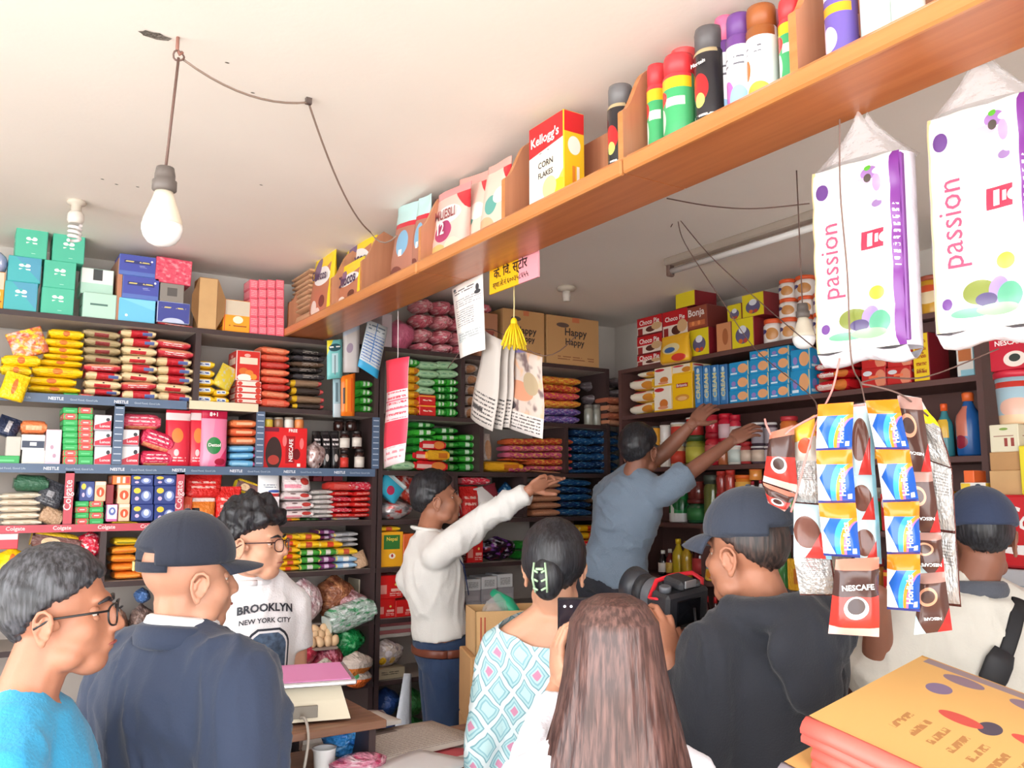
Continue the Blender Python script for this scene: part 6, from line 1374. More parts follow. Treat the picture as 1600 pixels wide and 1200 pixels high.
sachet_strip('brown coffee sachet strip beside the cream shirt', rows([(1402, 1440, 4), (1412, 1456, 0), (1425, 1470, 0), (1437, 1476, -2), (1428, 1488, -8)], [618, 737, 832, 896, 992], nsb, Nf), 1.56)
sachet_strip('silver-backed sachet strip nearest the navy cap', rows([(1440, 1470, 22), (1450, 1488, 12), (1462, 1494, 4), (1470, 1502, 4)], [648, 720, 830, 945], slv, None), 1.60)
sachet_strip('red and pale blue coffee sachet strip between the two malt drink strips', rows([(1332, 1364, -4), (1330, 1368, 0), (1334, 1374, 0), (1336, 1378, 2)], [632, 742, 812, 880], cyn, None), 1.58)
sachet_strip('bulging coffee sachet with pink cup hanging closest to the jars', [(((1203, 676), (1240, 664), (1246, 770), (1192, 752)), nsc, None), (((1192, 754), (1246, 772), (1226, 800), (1200, 786)), nsc, None)], 1.56, bul=.02)
sachet_strip('crumpled silver and yellow sachet strip beside the first malt drink strip', rows([(1240, 1272, -20), (1243, 1278, 0), (1240, 1286, 4), (1240, 1300, 4), (1250, 1308, 0)], [668, 720, 786, 870, 930], [pmat('yellow_corner_sachet', (214, 206, 196), [('h', 0, 1, .55, (240, 180, 60)), ('e', .5, .4, .3, .2, (220, 90, 60))], rough=.18), slv, cyn, slv], None), 1.56)
sachet_strip('grey and yellow sachet hanging high beside the brown coffee strip', [(((1404, 616), (1436, 622), (1468, 666), (1428, 672)), pmat('yellow_grey_sachet', (206, 200, 194), [('r', .3, .0, 1, .62, (240, 204, 30))], rough=.18), None)], 1.61)
line('sachet_wire', [A(1352, 632, 1.5), A(1300, 640, 1.52), A(1240, 668, 1.55), A(1215, 690, 1.56), A(1200, 670, 1.58), A(1195, 655, 1.6)], .0022, mat('pink_wire', (196, 130, 124), rough=.5), 'pinkish wire loop from which the sachet strips hang', 'wire')
line('sachet_wire', [A(1312, 560, 1.56), A(1300, 610, 1.55), A(1276, 660, 1.53), A(1258, 720, 1.52), A(1245, 770, 1.53), A(1236, 800, 1.54)], .002, mat('pink_wire', (196, 130, 124), rough=.5), 'thicker pinkish cord running down beside the sachets', 'wire')
line('sachet_wire', [A(1346, 600, 1.56), A(1372, 605, 1.55), A(1410, 618, 1.55), A(1450, 650, 1.58)], .0018, M_wire, 'thin wire over the brown coffee sachets', 'wire')
# ================================================================== cooler with goods on top
CX, CY0, CY1, CZ = 2.92, .80, onX(1500, 770, 2.92).y, 1.695
co = empty('drinks_cooler', (CX, (CY0+CY1)/2, 0)); hy = (CY1-CY0)/2
M_coke = mat('cooler_red', (206, 20, 34), rough=.3, coat=.3)
MB().box((.02, -hy, 0), (.52, hy, CZ), 0, .01).obj('body', [mat('cooler_body', (170, 24, 36), rough=.35)], co)
hd = MB().box((-.02, -hy, CZ-.235), (.02, hy, CZ), 0, .008).obj('header', [M_coke], co)
vtext(hd, 'Coca-Cola', (CX-.0215, CY1-.36, CZ-.075), (0, -1, 0), (0, 0, 1), .46, (250, 246, 244), .004, shear=.35)
mb = MB()
def swoosh(u, v): return (-.0212, hy-.02-u*(2*hy-.04), CZ-.155-.022*math.sin(u*5+.4)+(v-.5)*.03*(.4+math.sin(u*3.1)))
mb.grid(swoosh, 20, 2); mb.obj('white_swoosh', [ink((250, 246, 244))], hd)
MB().box((-.02, -hy, .1), (.0, hy, CZ-.24), 0, .004).obj('door_frame', [mat('cooler_frame', (196, 196, 200), rough=.35)], co)
MB().box((-.024, -hy+.05, .16), (-.019, hy-.05, CZ-.29)).obj('door_glass', [mat('cooler_glass', (150, 170, 180), rough=.06, coat=.5)], co)
MB().box((-.05, -hy+.012, .7), (-.02, -hy+.04, 1.2), 0, .006).obj('handle', [M_black], co)
tag(co, 'red drinks cooler with white script lettering behind the man in cream shirt', 'cooler')
plane('X', CX+.02, [CZ])
B(1546, 735, 1602, 769, 'cardboard_box', 'plain brown cardboard box lowest on the cooler', 'cardboard box', kraft, depth=.25)
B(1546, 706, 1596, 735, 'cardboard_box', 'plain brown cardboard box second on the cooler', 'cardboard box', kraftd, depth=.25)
B(1546, 663, 1592, 707, 'light_switch_box', 'cream carton with two dark squares on the cooler pile', 'carton', pmat('cream_switch_box', (226, 218, 190), [('r', .5, .18, .62, .5, (150, 60, 50)), ('r', .74, .18, .86, .5, (150, 60, 50)), ('r', .12, .56, .85, .6, (170, 130, 110)), ('e', .5, .85, .16, .05, (130, 160, 70))], rough=.5), depth=.2)
JAR(1540, 578, 1612, 664, 'snack_tub', 'large clear snack tub with red lid on the cooler pile', 'tub', chick, extra=dict(style='tub', lid=(206, 44, 66), seg=28))
B(1545, 514, 1612, 577, 'coffee_carton', 'crimson coffee carton on top of the clear tub', 'carton', redn, txt=[('NESCAFE', .5, .68, .7, W_)], depth=.16)
B(1500, 754, 1540, 768, 'soap_carton', 'small yellow and white carton lying on the cooler edge', 'carton', pmat('yellow_white_carton', (240, 236, 230), [('r', 0, 0, .4, 1, (240, 206, 60))], rough=.4), depth=.1)
B(1505, 735, 1522, 755, 'soap_carton', 'small orange carton on the yellow and white one', 'carton', mat('orange_card', (240, 110, 50), rough=.4), depth=.08)
B(1592, 696, 1620, 737, 'tea_carton', 'plain yellow carton beside the brown boxes on the cooler', 'carton', yplain, depth=.1, off=0)
flush()
# ================================================================== counter with scale and papers
CT = 0.93
def W2(px, py, z): return onZ(px, py, z)
M_ctop = wood('worn_counter_wood', (120, 84, 66), (160, 116, 90), axis=0, rough=.5, coat=.1)
cn = empty('counter', (0.95, 2.48, 0))
MB().box((-.75, -.20, CT-.03), (.58, .14, CT), 0, .004).obj('counter_top', [M_ctop], cn)
MB().box((-.75, -.18, 0), (-.72, .13, CT-.03)).obj('side_panel', [M_dark], cn)
MB().box((.53, -.18, 0), (.56, .13, CT-.03)).obj('side_panel', [M_dark], cn)
MB().box((-.74, -.19, 0.0), (.55, -.17, CT-.03)).obj('front_panel', [M_dark], cn)
bz_ = 1.075
MB().box((-.62, -.20, bz_-.022), (.1, .14, bz_), 0, .003).obj('raised_board', [M_ctop], cn)
for x in (-.58, .06): MB().box((x, -.17, CT), (x+.02, .13, bz_-.022)).obj('board_support', [M_dark], cn)
tag(cn, 'worn wooden shop counter with a raised board carrying the scale', 'counter')
sc_ = A(456, 1078, 2.45); sc0 = Vector((sc_.x, sc_.y, bz_))
ws = empty('weighing_scale', sc0, R_(-14))
mb = MB()
for z, hx, hy_ in ((.0, .15, .13), (.05, .135, .115), (.085, .125, .1)):
    for x, y in ((-1, -1), (1, -1), (1, 1), (-1, 1)): mb.v.append((x*hx, y*hy_, z+.008))
for k in range(2):
    for i in range(4): mb.face((k*4+i, k*4+(i+1) % 4, k*4+4+(i+1) % 4, k*4+4+i))
mb.face((3, 2, 1, 0)); mb.face((8, 9, 10, 11))
mb.obj('scale_body', [mat('cream_scale_plastic', (220, 210, 186), rough=.5, var=.08, bscale=10)], ws)
MB().box((-.12, -.1325, .018), (.06, -.126, .05), 0, .001).obj('display', [mat('scale_display', (120, 110, 96), rough=.3)], ws)
MB().box((-.165, -.135, .098), (.165, .135, .112), 0, .004).obj('tray', [mat('scale_tray_steel', (206, 204, 210), rough=.25, metal=.6)], ws)
tag(ws, 'cream weighing scale with a steel tray on the counter', 'scale')
ps = MB().box((-.15, -.125, .1125), (.15, .12, .1145)).obj('pink_sheet', [mat('pink_card', (236, 150, 206), rough=.6)])
ps.location = sc0; ps.rotation_euler = (0, 0, R_(-14)); tag(ps, 'bright pink sheet lying on the scale tray', 'paper')
lf = empty('bread_loaf', sc0+Vector((-.12, .09, .113)))
MB().ell((0, 0, .032), (.05, .036, .032)).obj('loaf', [pmat('loaf_wrap', (214, 150, 90), busy=(4, [(236, 220, 206), (190, 110, 60)], .42), rough=.2)], lf)
MB().lathe([(.03, .04), (.022, .06), (.010, .075), (.024, .09)], 12, M=Matrix.Rotation(R_(50), 4, 'Y')).obj('wrapper_neck', [film], lf)
tag(lf, 'bread loaf in a clear wrapper at the corner of the scale', 'bread')
cable = [A(455, 1130, 2.4), A(475, 1122, 2.3), A(482, 1150, 2.25), A(478, 1185, 2.2), A(470, 1225, 2.2)]
line('scale_cable', cable, .004, mat('grey_cord', (176, 168, 160), rough=.5), 'grey cable drooping in front of the counter below the scale', 'cable')
def paper(cx, cy, w_, d_, z, rz, m, label, name='paper_sheet', cat='paper', h=.002):
    p = onZ(cx, cy, z)
    o = MB().grid(lambda u, v: ((u-.5)*w_, (v-.5)*d_, h+.006*math.sin(u*3.2)*math.sin(v*2)), 6, 5, both=h).obj(name, [m])
    o.location = (p.x, p.y, z); o.rotation_euler = (0, 0, R_(rz)); tag(o, label, cat); return o
newsp = pmat('counter_news', (206, 198, 190), [('l', .05, .1, .95, .9, 16, (150, 140, 136)), ('r', .08, .8, .6, .92, (120, 110, 108))], rough=.8)
newsr = pmat('counter_news_red', (214, 200, 196), [('e', .6, .3, .35, .2, (206, 90, 100)), ('l', .05, .5, .95, .95, 8, (150, 140, 136))], rough=.8)
paper(622, 1178, .46, .3, CT, -10, newsr, 'newspaper with red print under the plain newspaper on the counter', h=.004)
paper(628, 1160, .42, .28, CT+.013, 8, newsp, 'pale newspaper lying uppermost on the counter', h=.004)
paper(662, 1196, .22, .2, CT+.026, 25, mat('white_sheet', (236, 236, 240), rough=.7), 'loose white sheet on the newspapers by the blue dress')
for i in range(3):
    paper(560+i*3, 1133+i*2-6, .2, .15, CT+.004+i*.016, -12+i*9, [mat('book_grey', (170, 170, 176), rough=.6), mat('book_plum', (110, 70, 84), rough=.6), mat('book_white', (216, 212, 206), rough=.6)][i], '%s notebook behind the blue plastic bag' % ['grey', 'plum', 'white'][i], 'notebook', 'notebook', h=.012)
def bag_at(px, py, z, w_, d_, h_, m, name, label, var=0, cat='bag'):
    p = onZ(px, py, z); o = link(name, shared('bag', var, m)); o.scale = (w_, d_, h_); o.location = (p.x, p.y, z); tag(o, label, cat); return o
bag_at(536, 1180, CT+.014, .13, .12, .12, pmat('blue_poly', (60, 150, 226), busy=(4, [(40, 110, 196), (150, 206, 246)], .42), rough=.15, bump=1.0), 'plastic_bag', 'crumpled bright blue plastic bag on the counter', 3)
bag_at(560, 1205, CT+.014, .16, .1, .05, pmat('pink_film', (226, 150, 176), busy=(4, [(240, 214, 224), (206, 80, 120)], .42), rough=.12, bump=1.0), 'plastic_bag', 'crumpled pink wrapper lying before the newspapers', 4)
p = onZ(506, 1212, CT)
cup = MB().lathe([(.024, 0), (.026, .004), (.031, .07), (.033, .075), (.029, .072), (.023, .008), (.001, .006)], 20).obj('paper_cup', [mat('white_cup', (240, 240, 240), rough=.4)])
cup.location = p; tag(cup, 'small white cup standing at the counter edge', 'cup')
o = sheet('hanging_cloth', [onY(631, 1052, YS-.008), onY(643, 1052, YS-.008), onY(643, 1142, YS-.02), onY(616, 1142, YS-.02)], mat('white_cloth', (220, 224, 234), rough=.8, bump=.4), 4, 8, .01)
tag(o, 'narrow white cloth hanging beside the dark blue trousers', 'cloth')
# --- carton with plastics behind the woman in blue
dC = 3.1
q = A(790, 1015, dC)
zc0 = q.z
cbx = empty('open_carton', (q.x, q.y, zc0), R_(-20))
for (a, b) in (((-.13, -.1), (.13, -.095)), ((-.13, .095), (.13, .1)), ((-.13, -.1), (-.125, .1)), ((.125, -.1), (.13, .1))):
    MB().box((a[0], a[1], 0), (b[0], b[1], .15)).obj('wall_panel', [kraft], cbx)
MB().box((-.13, -.1, 0), (.13, .1, .004)).obj('base_panel', [kraft], cbx)
sp_ = MB().box((-.112, -.1012, .04), (-.108, -.1002, .13)).box((-.098, -.1012, .04), (-.094, -.1002, .13)).obj('arrow_print', [ink((176, 60, 40))], cbx)
MB().lathe([(.001, -.0105), (.0105, -.01)], 3, M=Matrix.Translation((-.02, -.1008, .13)) @ Matrix.Rotation(math.pi/2, 4, 'X')).obj('triangle_print', [ink((176, 60, 40))], cbx)
tag(cbx, 'open brown carton holding plastics beside the hair bun', 'cardboard box')
bk = MB().tube([(-.06, 0, .1), (.0, -.01, .16), (.06, -.02, .2)], [.02, .03, .014], 12).obj('green_bottle', [mat('jade_plastic', (30, 160, 120), rough=.3)])
bk.location = Vector((q.x, q.y, zc0)); bk.rotation_euler = (0, 0, 2.2); tag(bk, 'jade green plastic bottle sticking out of the open carton', 'bottle')
bg_ = link('plastic_bag', shared('bag', 5, film)); bg_.scale = (.12, .1, .12); bg_.location = (q.x-.02, q.y+.02, zc0+.08); tag(bg_, 'clear crumpled plastic in the open carton', 'bag')
nn = int(zc0/.27)+1; hcr = zc0/nn
for i in range(nn):
    o = MB().box((-.15, -.12, 0), (.15, .12, hcr-.001), 0, .004).obj('cardboard_box', [kraftd]); o.location = (q.x, q.y, i*hcr); o.rotation_euler = (0, 0, R_(-20))
    tag(o, 'closed carton under the open carton, %s of the pile' % ORD[i], 'cardboard box')
# --- stack of flattened paper sacks near the camera
pa_, pb_, pc_ = A(1441, 1024, 1.70), A(1264, 1118, 1.43), A(1430, 1200, 1.29)
ex = (pb_-pa_); Lx = ex.length; ex.normalize(); ey = (pc_-pb_); ey = (ey-ex*ey.dot(ex)).normalized(); ez = ex.cross(ey)
if ez.z < 0: ez = -ez
SF = Matrix((ex, ey, ez)).transposed().to_4x4()
sack = pmat('yellow_sack', (222, 172, 104), [('r', 0, 0, .02, 1, (206, 150, 70)), ('e', .30, .12, .06, .03, (130, 110, 140)), ('e', .13, .14, .05, .05, (140, 116, 130)), ('e', .13, .30, .05, .05, (140, 116, 130)), ('e', .13, .48, .05, .05, (140, 116, 130)), ('e', .45, .42, .05, .10, (214, 80, 70)), ('e', .45, .42, .03, .07, (222, 172, 104)), ('e', .48, .28, .06, .025, (80, 70, 84)), ('e', .5, .22, .04, .05, (200, 80, 70)), ('l', .62, .12, .78, .5, 9, (176, 124, 72)), ('l', .5, .55, .62, .8, 5, (120, 96, 90)), ('r', .35, .62, .42, .95, (214, 100, 60)), ('r', .355, .64, .415, .93, (234, 180, 90)), ('r', .01, .02, .07, .98, (150, 130, 134))], rough=.55)
M_red = mat('sack_red_gusset', (232, 104, 92), rough=.5, bump=.3, bscale=20)
M_grey = mat('sack_grey_gusset', (150, 142, 150), rough=.5, bump=.3)
def sack_obj(i, z, off, fold, rz, label):
    """flattened sack: local x = along ex (towards the viewer), y = along ey"""
    o = empty('paper_sack')
    o.matrix_world = Matrix.Translation(pa_ + ex*off[0] + ey*off[1] + ez*z) @ SF @ Matrix.Rotation(R_(rz), 4, 'Z')
    Ly = .72
    mb = MB()
    mb.grid(lambda u, v: (Lx*u, Ly*v, .004*math.sin(5*u+i)*math.sin(6*v+i)), 8, 12, sm=True)
    if mb.f:
        f0 = [Vector(mb.v[k]) for k in mb.f[0][:3]]
        up = (f0[1]-f0[0]).cross(f0[2]-f0[0]).z > 0
        if not up: mb.f = [tuple(reversed(f)) for f in mb.f]; mb.uv = [list(reversed(q)) for q in mb.uv]
    mb.obj('top_sheet', [sack], o)
    mb = MB()
    for layer in range(2):
        zz = -.012-layer*.02
        mb.tube([(Lx+.012-.006*layer, y_, zz+.003*math.sin(y_*9+layer+i)) for y_ in [k*Ly/12 for k in range(13)]], [(.011, .016)]*13, 8)
    mb.obj('folded_gusset', [fold], o)
    MB().box((0, .0, -.038), (Lx, Ly, -.006)).obj('lower_sheet', [mat('sack_under', (206, 150, 76), rough=.7)], o)
    tag(o, label, 'sack', 'flattened paper sacks')
sack_obj(0, 0, (0, 0), M_red, 0, 'yellow paper sack with red folded edge, topmost of the flattened pile')
sack_obj(1, -.042, (-.01, .03), M_red, -1.5, 'red-edged yellow paper sack second in the flattened pile')
sack_obj(2, -.084, (.03, -.03), M_grey, 1.5, 'grey-edged yellow paper sack third in the flattened pile')
sack_obj(3, -.126, (.01, .0), M_grey, 1, 'grey-edged yellow paper sack lowest in the flattened pile')
st = empty('sack_stand')
cen = pa_ + ex*(Lx/2) + ey*.38 + ez*-.168
st.location = (cen.x, cen.y, 0)
TM = Matrix.Translation((0, 0, cen.z)) @ SF
MB().box((-Lx/2-.02, -.38, -.03), (Lx/2+.03, .38, 0), 0, .004, M=TM).obj('table_top', [M_ctop], st)
for sx in (-1, 1):
    for sy in (-.34, .34):
        q = TM @ Vector((sx*(Lx/2-.04), sy, -.02))
        MB().box((q.x-.02, q.y-.02, 0), (q.x+.02, q.y+.02, q.z)).obj('leg', [M_ctop], st)
tag(st, 'sloping wooden stand under the flattened sacks', 'table')
# ================================================================== people
def fdir(a): return (RT*math.cos(R_(a)) + FW*math.sin(R_(a))).normalized()
def frame(fwd, up=Vector((0, 0, 1))):
    """matrix with columns right, forward, up"""
    fwd = Vector(fwd).normalized(); r = fwd.cross(up).normalized(); u = r.cross(fwd)
    return Matrix((r, fwd, u)).transposed()
def remesh(mb, voxel, smooth=4, fac=.5):
    me = bpy.data.meshes.new('tmp'); me.from_pydata([tuple(v) for v in mb.v], [], mb.f)
    o = bpy.data.objects.new('tmp', me); COL.objects.link(o)
    m = o.modifiers.new('r', 'REMESH'); m.mode = 'VOXEL'; m.voxel_size = voxel
    if smooth:
        s = o.modifiers.new('s', 'SMOOTH'); s.iterations = smooth; s.factor = fac
    dg = bpy.context.evaluated_depsgraph_get(); dg.update()
    out = bpy.data.meshes.new_from_object(o.evaluated_get(dg))
    bpy.data.objects.remove(o); bpy.data.meshes.remove(me)
    return out
def get_np(me):
    n = len(me.vertices); co = np.empty(n*3, 'f'); me.vertices.foreach_get('co', co)
    no = np.empty(n*3, 'f'); me.vertices.foreach_get('normal', no)
    return co.reshape(-1, 3), no.reshape(-1, 3)
def set_np(me, co): me.vertices.foreach_set('co', co.astype('f').ravel()); me.update()
def folds(me, amp, fr, sc=(1, 1, 1), seed=0.0, thr=0.0):
    """soft cloth folds: ridged noise along the normal, stretched by sc in the (right, forward, up) frame fr"""
    co, no = get_np(me)
    F_ = np.array(fr).T
    loc = co @ np.array(fr)
    d = np.empty(len(co))
    for i, p in enumerate(loc):
        v = Vector((p[0]*sc[0]+seed, p[1]*sc[1]+seed*.7, p[2]*sc[2]+p[0]*sc[0]*.5))
        a = noise.noise(v); b = noise.noise(v*2.1+Vector((5, 1, 2))); c = noise.noise(v*.6)
        d[i] = ((1-min(1, abs(a)*3.2))**1.5*.9 + (1-min(1, abs(b)*3.0))**2*.45)*(.55+c) - .25
    set_np(me, co + no*(d*amp*1.5)[:, None])
def join(meshes):
    V, Fc, off = [], [], 0
    for me in meshes:
        co, _ = get_np(me); V += co.tolist()
        Fc += [tuple(i+off for i in p.vertices) for p in me.polygons]; off += len(me.vertices)
    out = bpy.data.meshes.new('body'); out.from_pydata(V, [], Fc); out.update()
    return out
def mk(name, me, mats, base, parent=None):
    co, _ = get_np(me); set_np(me, co-np.array(base, 'f'))
    me.materials.clear()
    for m in mats: me.materials.append(m)
    me.shade_smooth()
    o = bpy.data.objects.new(name, me); COL.objects.link(o)
    if parent: o.parent = parent
    else: o.location = base
    return o
def limb(mb, pts, rad, seg=12):
    mb.tube(pts, rad, seg)
    for p, r in zip(pts, rad): mb.ell(p, (r, r, r), None, 12, 8)
TOR = [(-.07, .140, .100), (.05, .164, .118), (.18, .155, .112), (.36, .138, .100), (.58, .152, .112), (.76, .166, .110), (.88, .150, .094), (.955, .105, .075), (1.02, .066, .062)]
def torso(mb, pel, neck, right, infl=0.0, k=1.0, lo=-1, hi=9, kd=1.0):
    pts, rad = [], []
    for t, a, b in TOR:
        if t < lo or t > hi: continue
        pts.append(pel.lerp(neck, t)); rad.append((a*k+infl, b*k*kd+infl))
    mb.tube(pts, rad, 22, side=right)
def head_prims(mb, C, R, s, ears=True):
    def P(x, y, z): return C + R @ (Vector((x, y, z))*s)
    def E(c, r, R2=None): mb.ell(P(*c), [q*s for q in r], (R @ R2) if R2 else R, 20, 14)
    E((0, -.012, .035), (.077, .097, .088)); E((0, .028, -.03), (.063, .066, .082)); E((0, .052, -.093), (.040, .038, .030))
    for sx in (-1, 1):
        E((sx*.036, .045, -.03), (.030, .036, .036)); E((sx*.045, .02, -.075), (.024, .034, .028))
        E((sx*.012, .103, -.033), (.010, .011, .009))
    E((0, .078, .026), (.048, .020, .014))
    mb.tube([P(0, .090, .014), P(0, .104, -.012), P(0, .113, -.030)], [.009*s, .0105*s, .0125*s], 12); E((0, .112, -.031), (.0125, .012, .011))
    E((0, .089, -.057), (.026, .014, .009)); E((0, .088, -.070), (.022, .013, .009))
def hand_prims(mb, wrist, f, n, curl, thumb=1, s=1.0, spread=.0):
    f = Vector(f).normalized(); n = (Vector(n)-f*Vector(n).dot(f)).normalized(); b = n.cross(f)
    R = Matrix((f, b, n)).transposed()
    w0 = Vector(wrist)
    mb.ell(w0+f*.048*s, (.050*s, .040*s, .015*s), R, 14, 10)
    mb.tube([w0-f*.03*s, w0+f*.02*s], [(.026*s, .02*s), (.03*s, .017*s)], 12, side=b)
    for k in range(4):
        p = w0+f*(.086+(.004, .008, .004, -.006)[k])*s+b*thumb*(.030-.020*k)*s
        d = (f + b*thumb*(.09-.06*k)*(1+spread)).normalized(); L = (.070, .078, .073, .058)[k]*s
        pts = [p-d*.02*s, p]; ang = 0
        c = curl[k] if isinstance(curl, (list, tuple)) else curl
        for seg_, fr in enumerate((.46, .30, .24)):
            ang += c*(0.8, 1.1, .8)[seg_]
            q = d*math.cos(ang)+n*math.sin(ang)
            pts.append(pts[-1]+q*L*fr)
        r = [.009*s, .009*s, .0085*s, .0078*s, .0062*s]
        mb.tube(pts, r, 10)
        for pp, rr in zip(pts[1:], r[1:]): mb.ell(pp, (rr, rr, rr), None, 10, 8)
    p = w0+f*.022*s+b*thumb*.026*s
    d1 = (f*.62+b*thumb*.66+n*.35).normalized(); d2 = (f*.85+b*thumb*.25+n*.5).normalized()
    pts = [p, p+d1*.036*s, p+d1*.036*s+d2*.03*s, p+d1*.036*s+d2*.052*s]; r = [.014*s, .0115*s, .0098*s, .0078*s]
    mb.tube(pts, r, 10)
    for pp, rr in zip(pts, r): mb.ell(pp, (rr, rr, rr), None, 10, 8)
def ear_prims(mb, C, R, s, sx):
    Rt = Matrix.Rotation(sx*R_(-24), 3, 'Z') @ Matrix.Rotation(R_(-12), 3, 'X')
    o = Vector((sx*.0765, -.008, -.012))
    P = lambda x, y, z: C + R @ ((o + Rt @ Vector((sx*x, y, z)))*s)
    mb.ell(P(.004, .0, -.002), [.0045*s, .016*s, .027*s], R @ Rt, 16, 12)
    hel = [P(.006, .013, -.002), P(.009, .0155, .012), P(.0105, .010, .026), P(.012, -.002, .032), P(.0125, -.014, .027), P(.0125, -.020, .012), P(.0115, -.018, -.004), P(.010, -.011, -.018), P(.008, -.003, -.028)]
    mb.tube(hel, [.0035*s, .004*s, .0042*s, .0042*s, .0042*s, .004*s, .0038*s, .004*s, .0055*s], 8)
    mb.ell(P(.007, .001, -.029), [.0055*s, .0075*s, .0085*s], R @ Rt, 12, 8)
    mb.tube([P(.0095, -.004, .020), P(.0105, -.010, .008), P(.0095, -.009, -.006)], [.0028*s, .0034*s, .003*s], 8)
    mb.ell(P(.007, .0125, -.006), [.004*s, .004*s, .006*s], R @ Rt, 10, 8)
    mb.tube([P(-.012, .006, .006), P(.002, .004, .002)], [.016*s, .011*s], 10)
def radial(C, R, s, fn, nu=72, nv=44):
    """closed shell around the cranium; fn(d) -> radius for unit head-local direction d"""
    c0 = Vector((0, -.012, .035)); mb = MB()
    for j in range(nv+1):
        th = math.pi*j/nv
        for i in range(nu):
            a = 2*math.pi*i/nu
            d = Vector((math.sin(th)*math.sin(a), math.sin(th)*math.cos(a), -math.cos(th)))
            mb.v.append(C + R @ ((c0 + d*fn(d))*s))
    for j in range(nv):
        for i in range(nu):
            i2 = (i+1) % nu
            mb.face((j*nu+i, (j+1)*nu+i, (j+1)*nu+i2, j*nu+i2), [(i/nu, j/nv), (i/nu, (j+1)/nv), ((i+1)/nu, (j+1)/nv), ((i+1)/nu, j/nv)], 0, True)
    return mb
def skull_r(d): return 1/math.sqrt((d.x/.077)**2+(d.y/.097)**2+(d.z/.088)**2)
def sstep(a, b, x):
    t = max(0, min(1, (x-a)/(b-a))); return t*t*(3-2*t)
def hairline(d, front=.5, side=.0, back=-.62):
    h = math.hypot(d.x, d.y) or 1e-6; c = d.y/h
    return side+(front-side)*c**1.4 if c > 0 else side+(back-side)*(-c)**.8
def hair_fn(thick=.012, top=.012, front=.5, side=.0, back=-.62, wave=.004, freq=9, seed=0, strand=.0015):
    def fn(d):
        o3 = Vector((seed, seed*.3, 0))
        m = sstep(-.08, .05, d.z-hairline(d, front, side, back)+.10*noise.noise(Vector((d.x*16, d.y*16, d.z*4))+o3)+.05*noise.noise(d*5+o3))
        n = noise.noise(d*freq*.35+o3)*wave + noise.noise(Vector((d.x*28, d.y*28, d.z*5))+o3)*strand
        return skull_r(d)*(1-.10*(1-m)) + m*(thick+top*max(0, d.z)**1.5+n)
    return fn
def cap_fn(line=.10, thick=.013, tilt=.0, tall=.012, notch=None):
    def fn(d):
        z = d.z - tilt*d.y
        m = sstep(-.015, .015, z-line)
        if notch:
            back = sstep(.86, .90, -d.y/(math.hypot(d.x, d.y) or 1)); m *= 1-back*(1-sstep(line+notch-.04, line+notch, d.z))
        az = math.atan2(d.x, d.y); seam = abs(math.sin(az*3))
        return skull_r(d)*(1-.06*(1-m)) + m*(thick + tall*max(0, d.z)**.7 - .0022*(1-sstep(0, .10, seam))*(1-max(0, d.z)**6) - (.0015 if z < line+.06 and z > line+.045 else 0))
    return fn
def brim(C, R, s, m, parent, base, line=.10, L=.075, droop=.02, half=58):
    mb = MB()
    def fn(u, v):
        a = R_(half)*(2*u-1); d = Vector((math.sin(a), math.cos(a), line+.0))
        r = skull_r(d.normalized())+.011
        p = d.normalized()*r
        ext = L*v*(math.cos(a*1.35)**.75 if abs(a*1.35) < 1.57 else 0)
        return C + R @ ((Vector((0, -.012, .035)) + p + Vector((math.sin(a)*.25*ext, ext, -droop*v*v-.016*v*(abs(2*u-1))**2)))*s) - Vector(base)
    mb.grid(fn, 24, 6, both=.0045*s)
    return mb.obj('brim', [m], parent)
def skin(name, c, rough=.5):
    m = mat(name, c, rough=rough, bump=.04, bscale=220, var=.07, vscale=14)
    b = m.node_tree.nodes['Principled BSDF']
    b.inputs['Subsurface Weight'].default_value = .12; b.inputs['Subsurface Radius'].default_value = (.012, .005, .003)
    return m
def fabric(name, c, rough=.85, bump=.25, bscale=160, var=.05, sheen=.15, vscale=6): return mat(name, c, rough=rough, bump=bump, bscale=bscale, var=var, sheen=sheen, vscale=vscale)
def hair_mat(name, c, c2, rough=.42):
    m, nt, b = new_mat(name); N, K = nt.nodes, nt.links
    tc = N.new('ShaderNodeTexCoord'); mp = N.new('ShaderNodeMapping'); mp.inputs['Scale'].default_value = (150, 150, 14)
    nz = N.new('ShaderNodeTexNoise'); nz.inputs['Scale'].default_value = 1.0; nz.inputs['Detail'].default_value = 3
    cr = N.new('ShaderNodeValToRGB'); cr.color_ramp.elements[0].color = lin(c); cr.color_ramp.elements[1].color = lin(c2); cr.color_ramp.elements[0].position = .4; cr.color_ramp.elements[1].position = .72
    K.new(tc.outputs['Object'], mp.inputs[0]); K.new(mp.outputs[0], nz.inputs['Vector']); K.new(nz.outputs['Fac'], cr.inputs[0]); K.new(cr.outputs[0], b.inputs['Base Color'])
    bp = N.new('ShaderNodeBump'); bp.inputs['Strength'].default_value = .5; bp.inputs['Distance'].default_value = .003
    K.new(nz.outputs['Fac'], bp.inputs['Height']); K.new(bp.outputs[0], b.inputs['Normal'])
    b.inputs['Roughness'].default_value = rough
    MATS[name] = m
    return m
H_black = hair_mat('black_hair', (20, 20, 24), (52, 52, 58)); H_grey = hair_mat('greying_hair', (34, 34, 38), (82, 82, 88)); H_brown = hair_mat('brown_long_hair', (66, 46, 43), (116, 84, 77), .36)
S_tan = skin('skin_tan', (172, 116, 90)); S_light = skin('skin_light', (206, 154, 126)); S_dark = skin('skin_deep', (146, 96, 76))
M_eye = mat('eye_white', (206, 196, 188), rough=.25); M_iris = mat('dark_iris', (40, 24, 18), rough=.1)
M_frame = mat('black_frame', (24, 22, 24), rough=.3); M_lens = mat('spectacle_lens', (230, 236, 240), rough=.05, alpha=.12, coat=.6)
